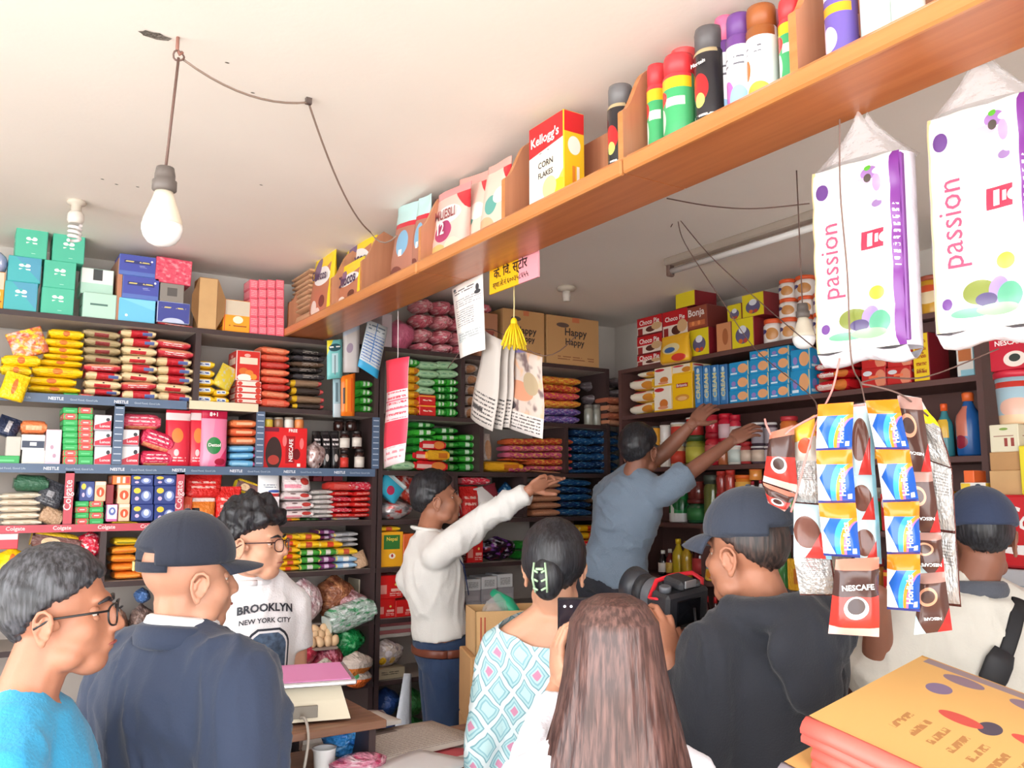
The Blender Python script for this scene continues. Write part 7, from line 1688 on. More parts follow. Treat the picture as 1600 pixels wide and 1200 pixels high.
def person(label, Hc, a, d_pel=None, h=1.68, k=1.0, head_a=None, head_pitch=0.0, head_roll=0.0, hs=.93, skin_m=None, arms=None, pel=None, neck=None, voxel=.007, hands=(), zfoot=0.0, ears=True, face=True):
    """Hc = head centre (world); a = body facing angle. Returns dict with the body object and frames."""
    fwd = fdir(a); right = Vector((fwd.y, -fwd.x, 0)); hf = fdir(a if head_a is None else head_a)
    R = frame(hf) @ Matrix.Rotation(R_(head_pitch), 3, 'X') @ Matrix.Rotation(R_(head_roll), 3, 'Y')
    neck = neck or Hc + Vector((0, 0, -.205)) - fwd*.035
    pel = pel or Vector((neck.x, neck.y, neck.z-.50*h/1.68)) - fwd*.0
    J = dict(neck=neck, pel=pel)
    sh = pel.lerp(neck, .855)
    J['SR'] = sh+right*.160*k; J['SL'] = sh-right*.160*k
    ar = arms or {}
    for sgn, n_ in ((1, 'R'), (-1, 'L')):
        S = J['S'+n_]
        e = ar.get('E'+n_, S+right*sgn*.05*k+Vector((0, 0, -.27))-fwd*.02)
        w_ = ar.get('W'+n_, e+Vector((0, 0, -.235))+fwd*.06)
        J['E'+n_], J['W'+n_] = Vector(e), Vector(w_)
    mb = MB()
    torso(mb, pel, neck, right, 0, k)
    head_prims(mb, Hc, R, hs, ears)
    limb(mb, [Hc + R @ (Vector((0, -.022, -.05))*hs), neck+Vector((0, 0, .03)), neck.lerp(pel, .06)], [.056*hs, .058*hs, .066])
    for n_ in 'RL':
        limb(mb, [J['S'+n_], J['S'+n_].lerp(J['E'+n_], .5), J['E'+n_]], [.050*k, .047*k, .040*k])
        limb(mb, [J['E'+n_], J['E'+n_].lerp(J['W'+n_], .4), J['W'+n_]], [.040*k, .037*k, .026*k])
    for n_ in 'RL': mb.tube([neck+Vector((0, 0, .035)), neck.lerp(J['S'+n_], .45)+Vector((0, 0, .006)), J['S'+n_]], [.040, .050, .046*k], 12)
    zf = zfoot
    for sgn in (1, -1):
        hp = pel+right*sgn*.088*k+Vector((0, 0, -.03)); L = hp.z-zf
        kn = Vector((hp.x, hp.y, zf+L*.53))+fwd*.02; an = Vector((hp.x, hp.y, zf+.09))-fwd*.02
        limb(mb, [hp, hp.lerp(kn, .5), kn], [.092*k, .078*k, .058*k]); limb(mb, [kn, kn.lerp(an, .35), an], [.056*k, .055*k, .038*k])
        mb.ell(an+fwd*.06+Vector((0, 0, -.05)), (.045, .13, .04), frame(fwd), 14, 8)
        J['K%d' % sgn] = kn; J['A%d' % sgn] = an; J['H%d' % sgn] = hp
    me = remesh(mb, voxel, 5, .5)
    # eye sockets
    if face:
        co, no = get_np(me)
        for sx in (-1, 1):
            c = np.array(Hc + R @ (Vector((sx*.032, .094, .002))*hs)); w_ = np.exp(-((co-c)**2).sum(1)/(2*(.013*hs)**2))
            co = co - np.array(R @ Vector((0, 1, 0)))*(w_*.010)[:, None]
        set_np(me, co)
    parts_ = [me]
    if ears:
        for sx in (-1, 1):
            hb = MB(); ear_prims(hb, Hc, R, hs, sx); parts_.append(remesh(hb, .0022, 2, .4))
    for (wr, f_, n_, curl, th) in hands:
        hb = MB(); hand_prims(hb, wr, f_, n_, curl, th, .98); parts_.append(remesh(hb, .0032, 2, .4))
    me = join(parts_) if len(parts_) > 1 else me
    base = Vector((pel.x, pel.y, zf))
    o = mk('person', me, [skin_m or S_tan], base)
    tag(o, label, 'person')
    return dict(o=o, base=base, J=J, R=R, Hc=Hc, hs=hs, fwd=fwd, right=right, fr=frame(fwd), k=k, h=h, neck=neck, pel=pel)
def hair(p, mname, mb=None, **kw):
    mb = mb or radial(p['Hc'], p['R'], p['hs'], hair_fn(**kw), 96, 60)
    for i, v in enumerate(mb.v): mb.v[i] = v-p['base']
    return mb.obj('hair', [mname], p['o'])
def face_bits(p, glasses=False, brow=True, gl_m=None):
    P = lambda x, y, z: p['Hc'] + p['R'] @ (Vector((x, y, z))*p['hs']) - p['base']
    for sx in (-1, 1):
        e = MB().ell(P(sx*.032, .0645, .001), [.0125*p['hs']]*3, p['R'], 14, 10).obj('eye', [M_eye], p['o'])
        MB().ell(P(sx*.0325, .0738, .001), [.0062*p['hs'], .0042*p['hs'], .0062*p['hs']], p['R'], 12, 8).obj('iris', [M_iris], e)
        for zz, rr in ((.0072, .0098), (-.0088, .0092)):
            MB().ell(P(sx*.032, .0672, zz), [.0142*p['hs'], .0125*p['hs'], rr*p['hs']], p['R'], 14, 10).obj('eyelid', [p['o'].data.materials[0]], p['o'])
        if brow: MB().tube([P(sx*.012, .098, .022), P(sx*.032, .096, .028), P(sx*.054, .080, .021)], [.0035, .0042, .0018], 6).obj('eyebrow', [H_black], p['o'])
    MB().tube([P(-.024, .094, -.0640), P(-.008, .1025, -.0625), P(.008, .1025, -.0625), P(.024, .094, -.0640)], [.001, .003, .003, .001], 6).obj('lip_line', [mat('lip_tone', (140, 72, 66), rough=.5)], p['o'])
    if glasses:
        g = MB()
        for sx in (-1, 1):
            pts = [P(sx*(.034+.026*math.copysign(abs(math.cos(t))**.7, math.cos(t))), .108-.010*abs(math.cos(t))*(1 if math.cos(t) > 0 else 0), -.004+.021*math.copysign(abs(math.sin(t))**.7, math.sin(t))) for t in [k*math.pi/12 for k in range(25)]]
            g.tube(pts, .0019, 6, caps=False)
            g.tube([P(sx*.060, .100, .006), P(sx*.078, .06, .006), P(sx*.084, .0, .004), P(sx*.083, -.03, -.012)], .0022, 6)
        g.tube([P(-.009, .113, .004), P(0, .117, .006), P(.009, .113, .004)], .002, 6)
        go = g.obj('glasses', [gl_m or M_frame], p['o'])
        for sx in (-1, 1):
            MB().grid(lambda u, v, sx=sx: P(sx*(.034+.024*(2*u-1)), .106, -.004+.019*(2*v-1)*math.sqrt(max(0, 1-.6*(2*u-1)**2))), 6, 4).obj('lens', [M_lens], go)
def shirt(p, name, m, infl=.016, lo=-.08, sleeve=1.0, cuff=True, voxel=.009, amp=.006, sc=(10, 10, 4.5), seed=1.0, extra=None, kd=1.0, hi=9, flare=None, arm_r=(.066, .058, .050, .044, .036), smooth=5, scoop=None):
    """upper garment over torso and arms; sleeve = length along the arm (1 = wrist, .3 = short)"""
    J = p['J']; mb = MB()
    torso(mb, p['pel'], p['neck'], p['right'], infl, p['k'], lo=lo, kd=kd, hi=hi)
    if flare: mb.tube([p['pel'].lerp(p['neck'], .2), p['pel'], p['pel']+Vector((0, 0, -flare))], [(.16*p['k']+infl, .115+infl), (.18*p['k']+infl, .135+infl), (.2*p['k']+infl, .16+infl)], 22, side=p['right'])
    for n_ in 'RL':
        S, E, W = J['S'+n_], J['E'+n_], J['W'+n_]
        a = arm_r; k = p['k']
        L1 = (E-S).length; L2 = (W-E).length; tot = L1+L2
        pts, rad = [S], [a[0]*k*.92]
        end = sleeve*tot
        for f in (.12, .25, .38, .5, .62, .75, .88, 1.0):
            dd = f*end
            q = S.lerp(E, dd/L1) if dd <= L1 else E.lerp(W, (dd-L1)/L2)
            g = dd/tot
            r = np.interp(g, [0, .25, .5, .75, 1.0], a)
            pts.append(q); rad.append(float(r)*k)
        mb.tube(pts, rad, 14); mb.ell(S, [a[0]*k*.92]*3, None, 12, 8); mb.tube([p['neck']+Vector((0, 0, .022)), p['neck'].lerp(S, .45)+Vector((0, 0, .006)), S], [.04+infl*.6, .052+infl*.6, a[0]*k*.9], 12)
        if L1/tot < sleeve: mb.ell(E, [np.interp(L1/tot, [0, .25, .5, .75, 1.0], a)*k]*3, None, 12, 8)
    if extra: extra(mb)
    me = remesh(mb, voxel, smooth, .5)
    if amp: folds(me, amp, p['fr'], sc, seed)
    if scoop:
        bm = bmesh.new(); bm.from_mesh(me)
        bmesh.ops.bisect_plane(bm, geom=bm.verts[:]+bm.edges[:]+bm.faces[:], plane_co=p['neck']+Vector((0, 0, scoop[0])), plane_no=(Vector((0, 0, 1))-p['fwd']*scoop[1]).normalized(), clear_outer=True)
        bm.to_mesh(me); bm.free()
    return mk(name, me, [m], p['base'], p['o'])
def trousers(p, m, infl=.014, voxel=.012, amp=.006, seed=3.0):
    J = p['J']; mb = MB()
    torso(mb, p['pel'], p['neck'], p['right'], infl, p['k'], lo=-1, hi=.2)
    for sgn in (1, -1):
        H, K, An = J['H%d' % sgn], J['K%d' % sgn], J['A%d' % sgn]
        mb.tube([H, H.lerp(K, .5), K, K.lerp(An, .5), An+Vector((0, 0, -.03))], [.092*p['k']+infl, .080+infl, .062+infl, .058+infl, .052+infl], 16)
        mb.ell(H, [.09*p['k']+infl]*3); mb.ell(K, [.062+infl]*3)
        mb.ell(An+p['fwd']*.06+Vector((0, 0, -.052)), (.055, .14, .05), p['fr'], 14, 8)
    me = remesh(mb, voxel, 5, .5); folds(me, amp, p['fr'], (6, 6, 4), seed)
    return mk('trousers', me, [m], p['base'], p['o'])
def rel(p, mb):
    mb.v = [Vector(v)-p['base'] for v in mb.v]; return mb
def neck_ring(p, name, m, z, rx, ry, r, tilt=.0, gap=0.0, flat=1.6, yoff=0.0, parent=None):
    """collar: flattened ring around the neck, open at the front by gap radians"""
    pts = []
    for k in range(25):
        a = math.pi/2+gap/2 + (2*math.pi-gap)*k/24
        q = p['neck'] + p['right']*(rx*math.cos(a)) + p['fwd']*(ry*math.sin(a) + yoff) + Vector((0, 0, z-tilt*math.sin(a)))
        pts.append(q-p['base'])
    return MB().tube(pts, [(r, r*flat)]*25, 8, caps=True, side=Vector((0, 0, 1)).cross(Vector((1, 0, 0)))).obj(name, [m], parent or p['o'])
def cap(p, m, line=.10, tilt=.0, L=.075, droop=.02, notch=None, tall=.012, strap=False, half=58, m_brim=None):
    mb = rel(p, radial(p['Hc'], p['R'], p['hs'], cap_fn(line, .014, tilt, tall, notch), 96, 60))
    c = mb.obj('cap', [m], p['o'])
    brim(p['Hc'], p['R'], p['hs'], m_brim or m, c, p['base'], line=line+.02, L=L, droop=droop, half=half)
    top = p['Hc'] + p['R'] @ (Vector((0, -.012, .035+.088+.014+tall))*p['hs']) - p['base']
    MB().ell(top, (.007, .007, .004), p['R'], 10, 6).obj('button', [m], c)
    if strap:
        pts = []
        for k in range(13):
            a = math.pi+R_(44)*(k/6-1); d = Vector((math.sin(a), math.cos(a), line-.02)).normalized()
            pts.append(p['Hc'] + p['R'] @ ((Vector((0, -.012, .035))+d*(skull_r(d)+.010))*p['hs']) - p['base'])
        MB().tube(pts, [(.0025, .011)]*13, 8, side=p['R'] @ Vector((0, 1, 0))).obj('strap', [m], c)
        for a_, mm, w_ in ((196, mat('brass_buckle', (196, 160, 90), rough=.35, metal=.8), .010), (208, M_black, .008)):
            a = R_(a_); d = Vector((math.sin(a), math.cos(a), line-.02)).normalized()
            q = p['Hc'] + p['R'] @ ((Vector((0, -.012, .035))+d*(skull_r(d)+.014))*p['hs']) - p['base']
            fr_ = frame(p['R'] @ Vector((d.x, d.y, 0)))
            MB().box((-w_, -.003, -.011), (w_, .003, .011), 0, .002, M=Matrix.Translation(q) @ fr_.to_4x4()).obj('buckle', [mm], c)
    return c
def wrap_text(p, garment, string, c, ux, uz, width, col, bold=.02, off=.006, arch=0.0, shear=0.0):
    """lettering printed on a garment: each vertex is dropped on the cloth"""
    me0, tw, th = text_mesh(string, ink(col), bold)
    me = me0.copy(); s = width/tw
    bm = bmesh.new(); bm.from_mesh(me)
    bmesh.ops.triangulate(bm, faces=bm.faces); bmesh.ops.subdivide_edges(bm, edges=[e for e in bm.edges if e.calc_length() > .18], cuts=2)
    bm.to_mesh(me); bm.free()
    gm = garment.data; vs = [v.co.copy() for v in gm.vertices]; bvh = BVHTree.FromPolygons(vs, [tuple(q.vertices) for q in gm.polygons])
    ux = Vector(ux).normalized(); uz = Vector(uz); uz = (uz-ux*uz.dot(ux)).normalized(); n = ux.cross(uz); c = Vector(c)-p['base']
    for v in me.vertices:
        y = v.co.y - arch*(v.co.x/tw*2)**2
        q = c + ux*(v.co.x*s) + uz*(y*s)
        hit = bvh.ray_cast(q+n*.3, -n)[0]
        v.co = (hit if hit else q)+n*off
    o = bpy.data.objects.new('lettering', me); COL.objects.link(o); o.parent = garment
    return o
# ------------------------------------------------------------------ man in blue, nearest at the picture edge
p = person('dark-haired man in glasses and blue T-shirt looking sideways, nearest to the camera', A(92, 962, 1.55), 20, head_a=18, head_pitch=4, h=1.62, hs=.90, skin_m=S_tan, voxel=.0055,
           neck=A(40, 1112, 1.50), pel=A(10, 1540, 1.52))
hair(p, H_grey, thick=.010, top=.014, front=.42, side=-.12, back=-.84, wave=.006, seed=2)
face_bits(p, True)
shirt(p, 'tshirt', fabric('blue_tshirt', (46, 150, 196)), .014, sleeve=.42, amp=.005, seed=2, arm_r=(.068, .064, .062, .06, .05))
trousers(p, fabric('grey_trousers_a', (70, 72, 80)))
neck_ring(p, 'neckband', fabric('blue_neckband', (38, 128, 172)), -.012, .074, .072, .006, tilt=-.0)
# ------------------------------------------------------------------ man in navy suit and cap
p = person('man in navy suit jacket and navy cap, seen from behind', A(296, 905, 1.90), 58, head_a=44, h=1.66, k=1.16, hs=.96, skin_m=skin('skin_fair_tan', (194, 140, 114)), voxel=.006, neck=A(284, 1000, 1.88), pel=A(270, 1350, 1.90))
navyc = fabric('navy_cap_cloth', (30, 36, 52), bump=.15)
cap(p, navyc, line=.02, tilt=-.02, L=.082, droop=.012, notch=.34, tall=.022, strap=True)
suit = fabric('navy_suit', (40, 51, 74), bump=.1, var=.03)
sj = shirt(p, 'suit_jacket', suit, .030, lo=-1, sleeve=.97, amp=.011, sc=(9, 9, 3.2), seed=4, arm_r=(.085, .078, .068, .058, .048), smooth=6)
neck_ring(p, 'shirt_collar', fabric('white_collar', (236, 236, 238)), .030, .070, .072, .010, tilt=.012, gap=.6, flat=2.2)
neck_ring(p, 'jacket_collar', suit, .006, .088, .086, .014, tilt=.012, gap=.9, flat=2.0)
face_bits(p)
trousers(p, suit)
# ------------------------------------------------------------------ youth in printed T-shirt
Rw = A(462, 1000, 2.62)
p = person('young man with glasses in white printed T-shirt behind the counter', A(398, 849, 2.75), -62, head_a=-8, h=1.68, k=.84, hs=.93, skin_m=S_light, voxel=.006, neck=A(395, 902, 2.80), pel=A(398, 1180, 2.82), arms=dict(EL=A(464, 1040, 2.86), WL=A(458, 1120, 2.72), ER=A(326, 1040, 2.78), WR=A(345, 1125, 2.66)))
hair(p, H_black, thick=.018, top=.034, front=.36, side=.0, back=-.6, wave=.022, freq=12, seed=6, strand=.004)
face_bits(p, True, gl_m=mat('brown_frame', (70, 36, 34), rough=.3))
tee = shirt(p, 'tshirt', fabric('white_tshirt', (232, 230, 232)), .016, lo=-1, sleeve=.40, amp=.006, seed=6, arm_r=(.066, .064, .064, .06, .05))
neck_ring(p, 'neckband', fabric('white_neckband', (220, 218, 220)), -.012, .074, .070, .006)
cc = p['pel'].lerp(p['neck'], .85)+p['fwd']*.1
cc = cc-p['right']*.022
wrap_text(p, tee, 'BROOKLYN', cc, -p['right'], (0, 0, 1), .178, (40, 42, 52), .035, arch=.3)
wrap_text(p, tee, 'NEW YORK CITY', cc+Vector((0, 0, -.040)), -p['right'], (0, 0, 1), .165, (40, 42, 52), .02, arch=.3)
gm = tee.data; bvh = BVHTree.FromPolygons([v.co.copy() for v in gm.vertices], [tuple(q.vertices) for q in gm.polygons])
def emblem(sx, top, bot, col, off, name):
    c = p['pel'].lerp(p['neck'], .63)+p['fwd']*.1-p['right']*.022-p['base']; mb = MB()
    def fn(u, v):
        y = bot+(top-bot)*v; w_ = sx*(1 if v < .72 else math.sqrt(max(.05, 1-((v-.72)/.28)**2*.75)))
        q = c - p['right']*(w_*(2*u-1)) + Vector((0, 0, y)); h = bvh.ray_cast(q+p['fwd']*.3, -p['fwd'])[0]
        return (h or q)+p['fwd']*off
    mb.grid(fn, 14, 14); return mb.obj(name, [col if hasattr(col, 'node_tree') else ink(col)], tee)
emblem(.072, .062, -.13, (40, 44, 56), .005, 'emblem_border'); emblem(.066, .055, -.123, (232, 230, 232), .0065, 'emblem_gap'); emblem(.060, .048, -.116, mat('emblem_photo', (74, 92, 116), rough=.7, var=.5, bscale=160, vscale=60), .008, 'emblem_picture')
trousers(p, fabric('dark_jeans', (50, 54, 70)))
# ------------------------------------------------------------------ clerk in white shirt pointing
Wr = A(828, 766, 3.62); El = A(752, 812, 3.70)
fh = (A(866, 742, 3.58)-Wr).normalized()
p = person('dark-haired man in white shirt and blue trousers pointing up with outstretched arm', A(682, 782, 3.80), 12, head_a=14, head_pitch=12, h=1.74, k=.98, hs=.94, skin_m=S_tan, voxel=.006, neck=A(670, 838, 3.82), pel=A(692, 1022, 3.82), zfoot=.02,
           arms=dict(ER=El, WR=Wr, EL=A(640, 905, 3.98), WL=A(680, 975, 4.0)), hands=[(Wr, fh, Vector((0, 0, -1))*.6-FW*.6, [.10, .35, .5, .6], -1)])
hair(p, H_black, thick=.014, top=.018, front=.36, side=-.08, back=-.72, wave=.006, seed=8)
face_bits(p)
wsh = fabric('white_shirt', (236, 234, 230), bump=.12)
sh4 = shirt(p, 'shirt', wsh, .022, lo=.06, sleeve=.97, amp=.011, sc=(7.5, 7.5, 3.2), seed=8, arm_r=(.074, .070, .062, .054, .046))
neck_ring(p, 'collar', wsh, .028, .066, .066, .009, tilt=.01, gap=.5, flat=2.2)
trousers(p, fabric('navy_trousers', (40, 62, 98), bump=.15), .016, amp=.007)
pts = [p['pel'].lerp(p['neck'], .055)+p['right']*(.181*math.cos(t))+p['fwd']*(.134*math.sin(t))-p['base'] for t in [k*math.pi/16 for k in range(33)]]
blt = MB().tube(pts, [(.004, .018)]*33, 8, side=p['right']).obj('belt', [mat('brown_belt', (120, 62, 44), rough=.35)], p['o'])
q = p['pel'].lerp(p['neck'], .055)+p['fwd']*.138-p['base']
MB().box((-.022, -.004, -.018), (.022, .004, .018), 0, .002, M=Matrix.Translation(q) @ p['fr'].to_4x4()).obj('buckle', [mat('steel_buckle', (190, 190, 196), rough=.25, metal=.9)], blt)
# lanyard, phone and keys clipped at the side
lan = [p['neck']+p['fwd']*.06+p['right']*.06-p['base'], p['pel'].lerp(p['neck'], .75)+p['fwd']*.135+p['right']*.05-p['base'], p['pel'].lerp(p['neck'], .5)+p['fwd']*.145+p['right']*.02-p['base']]
MB().tube(lan, [(.006, .0015)]*3, 6).obj('lanyard', [mat('blue_lanyard', (50, 70, 130), rough=.6)], p['o'])
kp = p['pel']+p['right']*.168+p['fwd']*.06-p['base']
MB().tube([kp+Vector((0, 0, .02)), kp+p['right']*.02+Vector((0, 0, -.02)), kp+p['right']*.022+Vector((0, 0, -.08)), kp+p['right']*.026+p['fwd']*.01+Vector((0, 0, -.1))], [.004, .008, .009, .005], 8).obj('key_bunch', [mat('key_steel', (170, 174, 180), rough=.3, metal=.8)], p['o'])
# ------------------------------------------------------------------ man in grey reaching up
W1, W2_ = A(1142, 690, 3.86), A(1082, 662, 4.0)
E1_, E2_ = A(1058, 752, 3.80), A(1040, 705, 4.05)
p = person('man in grey T-shirt seen from behind, reaching both arms up to the jars', A(1000, 706, 3.95), 42, head_a=50, head_pitch=8, h=1.68, k=.98, hs=.93, skin_m=S_dark, voxel=.0065, neck=A(992, 748, 3.93), pel=A(952, 912, 3.98), zfoot=.40,
           arms=dict(ER=E1_, WR=W1, EL=E2_, WL=W2_), hands=[(W1, (A(1172, 672, 3.86)-W1), FW*.5+Vector((0, 0, -.5)), .35, -1), (W2_, (A(1102, 640, 4.02)-W2_), FW*.5+Vector((0, 0, -.5)), .35, 1)])
hair(p, H_black, thick=.014, top=.014, front=.36, side=-.08, back=-.74, wave=.006, seed=11)
face_bits(p)
shirt(p, 'tshirt', fabric('grey_tshirt', (122, 138, 156)), .020, lo=-.02, sleeve=.40, amp=.009, sc=(7, 7, 11), seed=11, arm_r=(.07, .068, .066, .06, .05))
trousers(p, fabric('charcoal_trousers', (44, 46, 56)))
stl = empty('step_stool', (p['base'].x, p['base'].y, 0))
MB().box((-.22, -.2, .37), (.22, .2, .40), 0, .004).obj('seat', [M_ctop], stl)
for x in (-.19, .19):
    for y in (-.17, .17): MB().box((x-.02, y-.02, 0), (x+.02, y+.02, .37)).obj('leg', [M_ctop], stl)
tag(stl, 'wooden step stool under the feet of the reaching man', 'stool')
# ------------------------------------------------------------------ woman with hair clip in printed dress
p = person('woman in pale blue diamond-print dress with a hair clip, seen from behind', A(866, 890, 2.30), 88, head_a=84, h=1.58, k=.93, hs=.93, skin_m=S_light, voxel=.0065, neck=A(868, 968, 2.30), pel=A(858, 1270, 2.30))
hair(p, H_black, thick=.016, top=.012, front=.5, side=-.35, back=-.86, wave=.003, seed=13)
bn = MB().ell(p['Hc'] + p['R'] @ Vector((-.012, -.098, -.012)) - p['base'], (.042, .030, .058), p['R'], 18, 12).obj('hair_bun', [H_black], p['o'])
clip_m = mat('pale_green_clip', (176, 206, 170), rough=.25)
cl = empty('hair_clip'); bpy.data.objects.remove(cl)
cP = lambda x, y, z: p['Hc'] + p['R'] @ Vector((x, y, z)) - p['base']
mb = MB()
for sx in (-1, 1):
    mb.tube([cP(-.030+sx*.014, -.128, .028), cP(-.030+sx*.018, -.136, -.010), cP(-.026+sx*.015, -.128, -.045)], [(.006, .003)]*3, 8)
    for k in range(3): mb.tube([cP(-.030+sx*.016, -.134, .01-.022*k), cP(-.030+sx*.004, -.137, .004-.022*k)], .003, 6)
mb.tube([cP(-.040, -.130, .012), cP(-.020, -.130, .012)], .004, 6)
mb.obj('hair_clip', [clip_m], bn)
def diamond_mat():
    m, nt, b = new_mat('diamond_print'); N, K = nt.nodes, nt.links
    tc = N.new('ShaderNodeTexCoord')
    ax = N.new('ShaderNodeVectorMath'); ax.operation = 'DOT_PRODUCT'; ax.inputs[1].default_value = RT
    az = N.new('ShaderNodeSeparateXYZ'); K.new(tc.outputs['Object'], ax.inputs[0]); K.new(tc.outputs['Object'], az.inputs[0])
    nz = N.new('ShaderNodeTexNoise'); nz.inputs['Scale'].default_value = 9; K.new(tc.outputs['Object'], nz.inputs['Vector'])
    def M_(op, a, bb=None, cc=None):
        n = N.new('ShaderNodeMath'); n.operation = op
        for i, v in enumerate((a, bb, cc)):
            if v is None: continue
            if isinstance(v, (int, float)): n.inputs[i].default_value = v
            else: K.new(v, n.inputs[i])
        return n.outputs[0]
    wob = M_('MULTIPLY', M_('SUBTRACT', nz.outputs['Fac'], .5), .9)
    u0 = M_('MULTIPLY', ax.outputs['Value'], 15.0); v0 = M_('MULTIPLY', az.outputs[2], 10.5)
    u = M_('ADD', M_('ADD', u0, v0), wob); v = M_('ADD', M_('SUBTRACT', u0, v0), wob)
    fu = M_('ABSOLUTE', M_('SUBTRACT', M_('FRACT', u), .5)); fv = M_('ABSOLUTE', M_('SUBTRACT', M_('FRACT', v), .5))
    mx = M_('MAXIMUM', fu, fv)
    cid = N.new('ShaderNodeCombineXYZ'); K.new(M_('FLOOR', u), cid.inputs[0]); K.new(M_('FLOOR', v), cid.inputs[1])
    wn = N.new('ShaderNodeTexWhiteNoise'); wn.noise_dimensions = '2D'; K.new(cid.outputs[0], wn.inputs['Vector'])
    cur = None
    def mix(f, a, col):
        n = N.new('ShaderNodeMix'); n.data_type = 'RGBA'; K.new(f, n.inputs[0])
        if hasattr(a, 'links') or not isinstance(a, tuple): K.new(a, n.inputs[6])
        else: n.inputs[6].default_value = lin(a)
        n.inputs[7].default_value = lin(col); return n.outputs[2]
    c = mix(M_('LESS_THAN', mx, .41), (212, 224, 228), (118, 164, 176))
    c = mix(M_('LESS_THAN', mx, .36), c, (172, 208, 214))
    c = mix(M_('LESS_THAN', mx, .28), c, (140, 186, 198))
    c = mix(M_('LESS_THAN', mx, .22), c, (184, 216, 220))
    pk = M_('MULTIPLY', M_('LESS_THAN', mx, .15), M_('GREATER_THAN', wn.outputs['Value'], .45))
    c = mix(pk, c, (204, 140, 170))
    K.new(c, b.inputs['Base Color']); b.inputs['Roughness'].default_value = .85
    MATS['diamond_print'] = m; return m
shirt(p, 'dress', diamond_mat(), .022, lo=-1, sleeve=.95, amp=.006, seed=13, flare=.45, scoop=(-.008, .55), arm_r=(.066, .060, .054, .048, .042))
# ------------------------------------------------------------------ woman with long brown hair, filming with a phone
ph = A(898, 990, 1.86)
Wp = A(872, 1075, 1.80)
p = person('woman with long brown hair seen from behind, holding up a phone', A(958, 1035, 1.58), 96, head_a=94, h=1.50, k=.92, hs=.90, skin_m=S_light, voxel=.007, neck=A(955, 1165, 1.56), pel=A(950, 1560, 1.58),
           arms=dict(EL=A(820, 1240, 1.62), WL=Wp, ER=A(1080, 1330, 1.56), WR=A(1075, 1420, 1.75)), hands=[(Wp, Vector((.05, .1, 1)), RT*.8+FW*.2, [.5, .6, .6, .7], 1)])
Hc, R, hs = p['Hc'], p['R'], p['hs']
mb = MB(); NR = 96
prof = [(.140, .0, .0), (.137, .035, .04), (.122, .066, .078), (.085, .090, .104), (.03, .096, .110), (-.03, .103, .112), (-.09, .112, .108), (-.16, .124, .104), (-.24, .134, .100), (-.33, .138, .094), (-.42, .134, .084), (-.50, .12, .07), (-.55, .09, .05)]
fine = []
for (z0, a0, b0), (z1, a1, b1) in zip(prof[:-1], prof[1:]):
    for k in range(4): t = k/4; fine.append((z0+(z1-z0)*t, a0+(a1-a0)*t, b0+(b1-b0)*t))
prof = fine+[prof[-1]]
for z, rx, ry in prof:
    yo = -.012-.03*max(0, -z)*1.6; low = sstep(.08, -.2, z) if False else max(0, min(1, (.08-z)/.28))
    for i in range(NR):
        a = 2*math.pi*i/NR
        ph_ = i*.7+2.2*noise.noise(Vector((math.cos(a)*1.2, math.sin(a)*1.2, z*3)))
        st_ = .05*noise.noise(Vector((math.cos(a)*2.6, math.sin(a)*2.6, z*4)))+.045*noise.noise(Vector((math.cos(a)*7, math.sin(a)*7, z*5+3)))+.02*math.sin(i*2.6+z*14)
        k = (1.0+.10*low)*(1+st_*(.25+1.2*low))
        front = max(0, math.sin(a))
        ryy = ry*(1-.62*front*(1 if z < .05 else .25))
        mb.v.append(Hc + R @ (Vector((rx*k*math.cos(a), yo+ryy*k*math.sin(a), z))*hs) - p['base'])
for j in range(len(prof)-1):
    for i in range(NR):
        i2 = (i+1) % NR; mb.face((j*NR+i, (j+1)*NR+i, (j+1)*NR+i2, j*NR+i2), None, 0, True)
mb.face([(len(prof)-1)*NR+i for i in range(NR)][::-1])
mb.obj('hair', [H_brown], p['o'])
shirt(p, 'top', fabric('white_top', (228, 228, 236)), .018, lo=-1, sleeve=.9, amp=.006, seed=15, arm_r=(.066, .060, .052, .046, .040))
trousers(p, fabric('grey_trousers_b', (90, 92, 110)))
face_bits(p)
fz = frame(FW)
pho = empty('phone', ph); pho.rotation_euler = (R_(6), 0, -YAW)
MB().box((-.037, -.0045, -.075), (.037, .0045, .078), 0, .003).obj('phone_body', [mat('phone_black', (26, 26, 32), rough=.25)], pho)
MB().box((-.034, -.0056, -.071), (.034, -.0045, .074)).obj('screen', [mat('phone_screen', (40, 36, 44), rough=.08)], pho)
for x in (-.022, -.008): MB().ell((x, -.006, .06), (.003, .001, .003), None, 8, 5).obj('status_light', [mat('screen_light', (230, 230, 240), emit=.6)], pho)
tag(pho, 'black phone held up beside the long brown hair', 'phone')
# ------------------------------------------------------------------ photographer in black hoodie and cap
Cc = A(1056, 948, 2.02)
Wl = A(1046, 1032, 1.94)
p = person('photographer in black hoodie and dark cap, seen from behind', A(1166, 866, 1.95), 118, head_a=128, h=1.68, k=1.02, hs=.95, skin_m=S_tan, voxel=.006, neck=A(1196, 958, 1.93), pel=A(1215, 1310, 1.95),
           arms=dict(EL=A(1096, 1215, 1.86), WL=Wl, ER=A(1265, 1200, 2.12), WR=A(1110, 1010, 2.16)), hands=[(Wl, (A(1030, 968, 1.98)-Wl), -RT*.35+FW*.9, [.55, .6, .6, .6], 1), (A(1110, 1010, 2.16), (A(1075, 965, 2.10)-A(1110, 1010, 2.16)), -FW*.8-RT*.3, [.5, .6, .6, .6], -1)])
hair(p, hair_mat('faded_hair', (34, 28, 28), (80, 60, 54)), thick=.004, top=.004, front=.4, side=-.1, back=-.72, wave=.0005, seed=17, strand=.0004)
capm = fabric('slate_cap_cloth', (48, 56, 72), bump=.15)
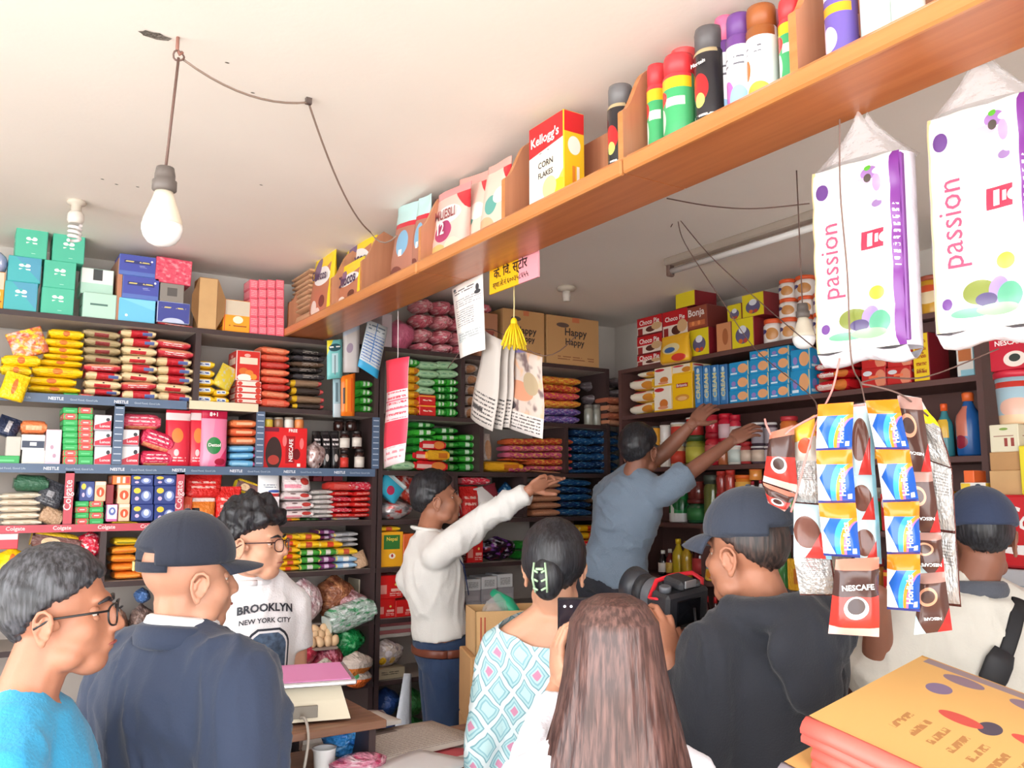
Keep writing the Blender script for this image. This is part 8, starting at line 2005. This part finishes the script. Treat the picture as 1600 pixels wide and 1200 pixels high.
cap(p, capm, line=.10, tilt=-.05, L=.085, droop=.03, notch=.26, tall=.026, half=56)
blk = fabric('black_hoodie', (34, 37, 46), bump=.2, bscale=220)
def hood(mb):
    nk, r_, f_ = p['neck'], p['right'], p['fwd']
    pts = [nk+r_*(.105*math.cos(t))+f_*(.085*math.sin(t)-.01)+Vector((0, 0, .012-.05*max(0, math.sin(t)))) for t in [R_(q) for q in range(-220, 41, 20)]]
    mb.tube(pts, [.03+.014*math.sin(math.pi*k/(len(pts)-1)) for k in range(len(pts))], 12)
    mb.ell(nk-f_*.125+Vector((0, 0, -.055)), (.125, .042, .085), p['fr'], 18, 12)
    mb.ell(nk-f_*.135+Vector((0, 0, -.13)), (.085, .032, .07), p['fr'], 18, 12)
shirt(p, 'hoodie', blk, .024, lo=-1, sleeve=.97, amp=.012, sc=(10, 10, 4), seed=17, extra=hood, smooth=12, arm_r=(.078, .072, .062, .056, .048))
neck_ring(p, 'shirt_collar', fabric('grey_inner_collar', (150, 154, 162)), .018, .068, .068, .006, tilt=.012, gap=.6, flat=1.4)
trousers(p, fabric('black_jeans', (40, 42, 50)))
face_bits(p)
# camera in his hands
lens_dir = (A(985, 918, 2.16)-A(1050, 946, 2.04)).normalized()
cm = empty('photo_camera', A(1062, 945, 2.05))
Rc = frame(lens_dir, Vector((-.12, 0, 1)).normalized()); cm.matrix_world = Matrix.Translation(A(1062, 945, 2.05)) @ Rc.to_4x4()
M_cb = mat('camera_black', (34, 34, 38), rough=.5, bump=.15, bscale=300); M_cg = mat('camera_grey', (86, 88, 94), rough=.4)
mb = MB().box((-.07, -.03, -.048), (.07, .03, .042), 0, .008); mb.obj('camera_body', [M_cb], cm)
MB().box((.045, -.02, -.05), (.074, .05, .04), 0, .010).obj('grip', [M_cb], cm)
MB().box((-.028, -.03, .042), (.028, .035, .068), 0, .010).obj('viewfinder_hump', [M_cb], cm)
MB().box((-.018, -.034, .052), (.018, -.03, .07), 0, .001).obj('hot_shoe', [mat('shoe_steel', (190, 190, 194), rough=.3, metal=.8)], cm)
MB().lathe([(.014, 0), (.0145, .012), (.012, .014)], 16, M=Matrix.Translation((-.05, 0, .042))).obj('mode_dial', [M_cg], cm)
MB().lathe([(.012, 0), (.012, .008)], 16, M=Matrix.Translation((.045, -.005, .042))).obj('shutter_dial', [M_cg], cm)
MB().box((-.04, -.0345, -.035), (.035, -.03, .025), 0, .001).obj('rear_screen', [mat('rear_screen', (16, 16, 20), rough=.1)], cm)
Ry = Matrix.Rotation(-math.pi/2, 4, 'X')
ln = MB().lathe([(.034, .028), (.036, .034), (.036, .062), (.039, .066), (.039, .098), (.037, .1), (.040, .104), (.040, .128), (.037, .13)], 28, M=Ry).obj('lens', [M_cb], cm)
MB().lathe([(.0395, .07), (.0400, .072), (.0400, .094), (.0395, .096)], 28, M=Ry).obj('focus_ring', [M_cg], ln)
MB().lathe([(.041, .126), (.045, .14), (.049, .165), (.046, .165), (.042, .14), (.038, .128)], 28, M=Ry).obj('lens_hood', [mat('hood_black', (46, 48, 54), rough=.4)], ln)
MB().lathe([(.001, .128), (.03, .1285), (.036, .129)][::-1], 24, M=Ry).obj('front_glass', [mat('lens_glass', (20, 24, 40), rough=.03, coat=1)], ln)
mb = MB().tube([(.072, 0, .03), (.084, .01, .045), (.07, .03, .058), (.02, .045, .056), (-.03, .05, .05), (-.07, .03, .02), (-.078, .0, .03)], [(.003, .006)]*7, 8); mb.obj('red_strap', [mat('strap_red', (206, 30, 44), rough=.5)], cm)
st1 = A(1092, 962, 2.0); st2 = A(1084, 1090, 1.98)
inv = cm.matrix_world.inverted()
MB().tube([inv @ q for q in (A(1085, 950, 2.02), A(1088, 990, 1.99), A(1087, 1030, 1.98), A(1086, 1065, 1.97))], [(.004, .003)]*4, 8).obj('hanging_strap', [M_cb], cm)
MB().tube([inv @ q for q in (A(1086, 1020, 1.97), A(1086, 1032, 1.97), A(1085, 1058, 1.965), A(1084, 1070, 1.96))], [.008, .017, .017, .010], 14).obj('strap_pad', [M_cg], cm)
tag(cm, 'black photo camera with long lens and red strap in the photographer\'s hands', 'camera')
# ------------------------------------------------------------------ man in cream shirt and navy cap
p = person('man in cream shirt and navy cap with a black sling bag strap', A(1532, 842, 2.40), 84, head_a=74, h=1.66, k=1.12, hs=1.0, skin_m=S_dark, voxel=.0065, neck=A(1524, 930, 2.38), pel=A(1500, 1230, 2.40),
           arms=dict(EL=A(1372, 1055, 2.36), WL=A(1372, 930, 2.30), ER=A(1660, 1090, 2.38), WR=A(1640, 1180, 2.5)))
hair(p, H_black, thick=.006, top=.004, front=.4, side=-.1, back=-.74, wave=.001, seed=19)
cap(p, fabric('deep_navy_cap', (44, 56, 84), bump=.12), line=-.02, tilt=-.10, L=.08, droop=.02, tall=.012)
crm = fabric('cream_shirt', (214, 210, 200), bump=.12)
shirt(p, 'shirt', crm, .028, lo=-1, sleeve=.50, amp=.008, sc=(9, 9, 4), seed=19, arm_r=(.086, .080, .076, .07, .06))
neck_ring(p, 'collar', fabric('slate_collar', (84, 88, 98)), .016, .074, .074, .012, tilt=.006, gap=.4, flat=2.0)
trousers(p, fabric('brown_trousers', (84, 70, 60)))
face_bits(p)
gm = [c for c in p['o'].children if c.name.startswith('shirt')][0].data
bvh = BVHTree.FromPolygons([v.co.copy() for v in gm.vertices], [tuple(q.vertices) for q in gm.polygons])
sb = empty('sling_bag', p['base'])
def onback(px, py, off=.008):
    q0 = CAM-p['base']; d_ = ray(px, py).normalized(); h = bvh.ray_cast(q0, d_)[0]
    return (h if h else A(px, py, 2.3)-p['base']) - d_*off
sp = [onback(1592, 936), onback(1590, 960), onback(1584, 985), onback(1576, 1010), onback(1568, 1032)]
MB().tube(sp, [(.018, .004)]*5, 8, side=RT).obj('strap', [mat('black_webbing', (34, 34, 38), rough=.7)], sb)
sp = [onback(1570, 1018, .012), onback(1562, 1035, .02), onback(1552, 1060, .02), onback(1546, 1085, .012)]
MB().tube(sp, [(.028, .006), (.036, .012), (.036, .012), (.022, .006)], 12, side=RT).obj('pouch', [mat('black_nylon', (38, 38, 42), rough=.6)], sb)
tag(sb, 'black sling bag strap with pouch across the cream shirt', 'bag')
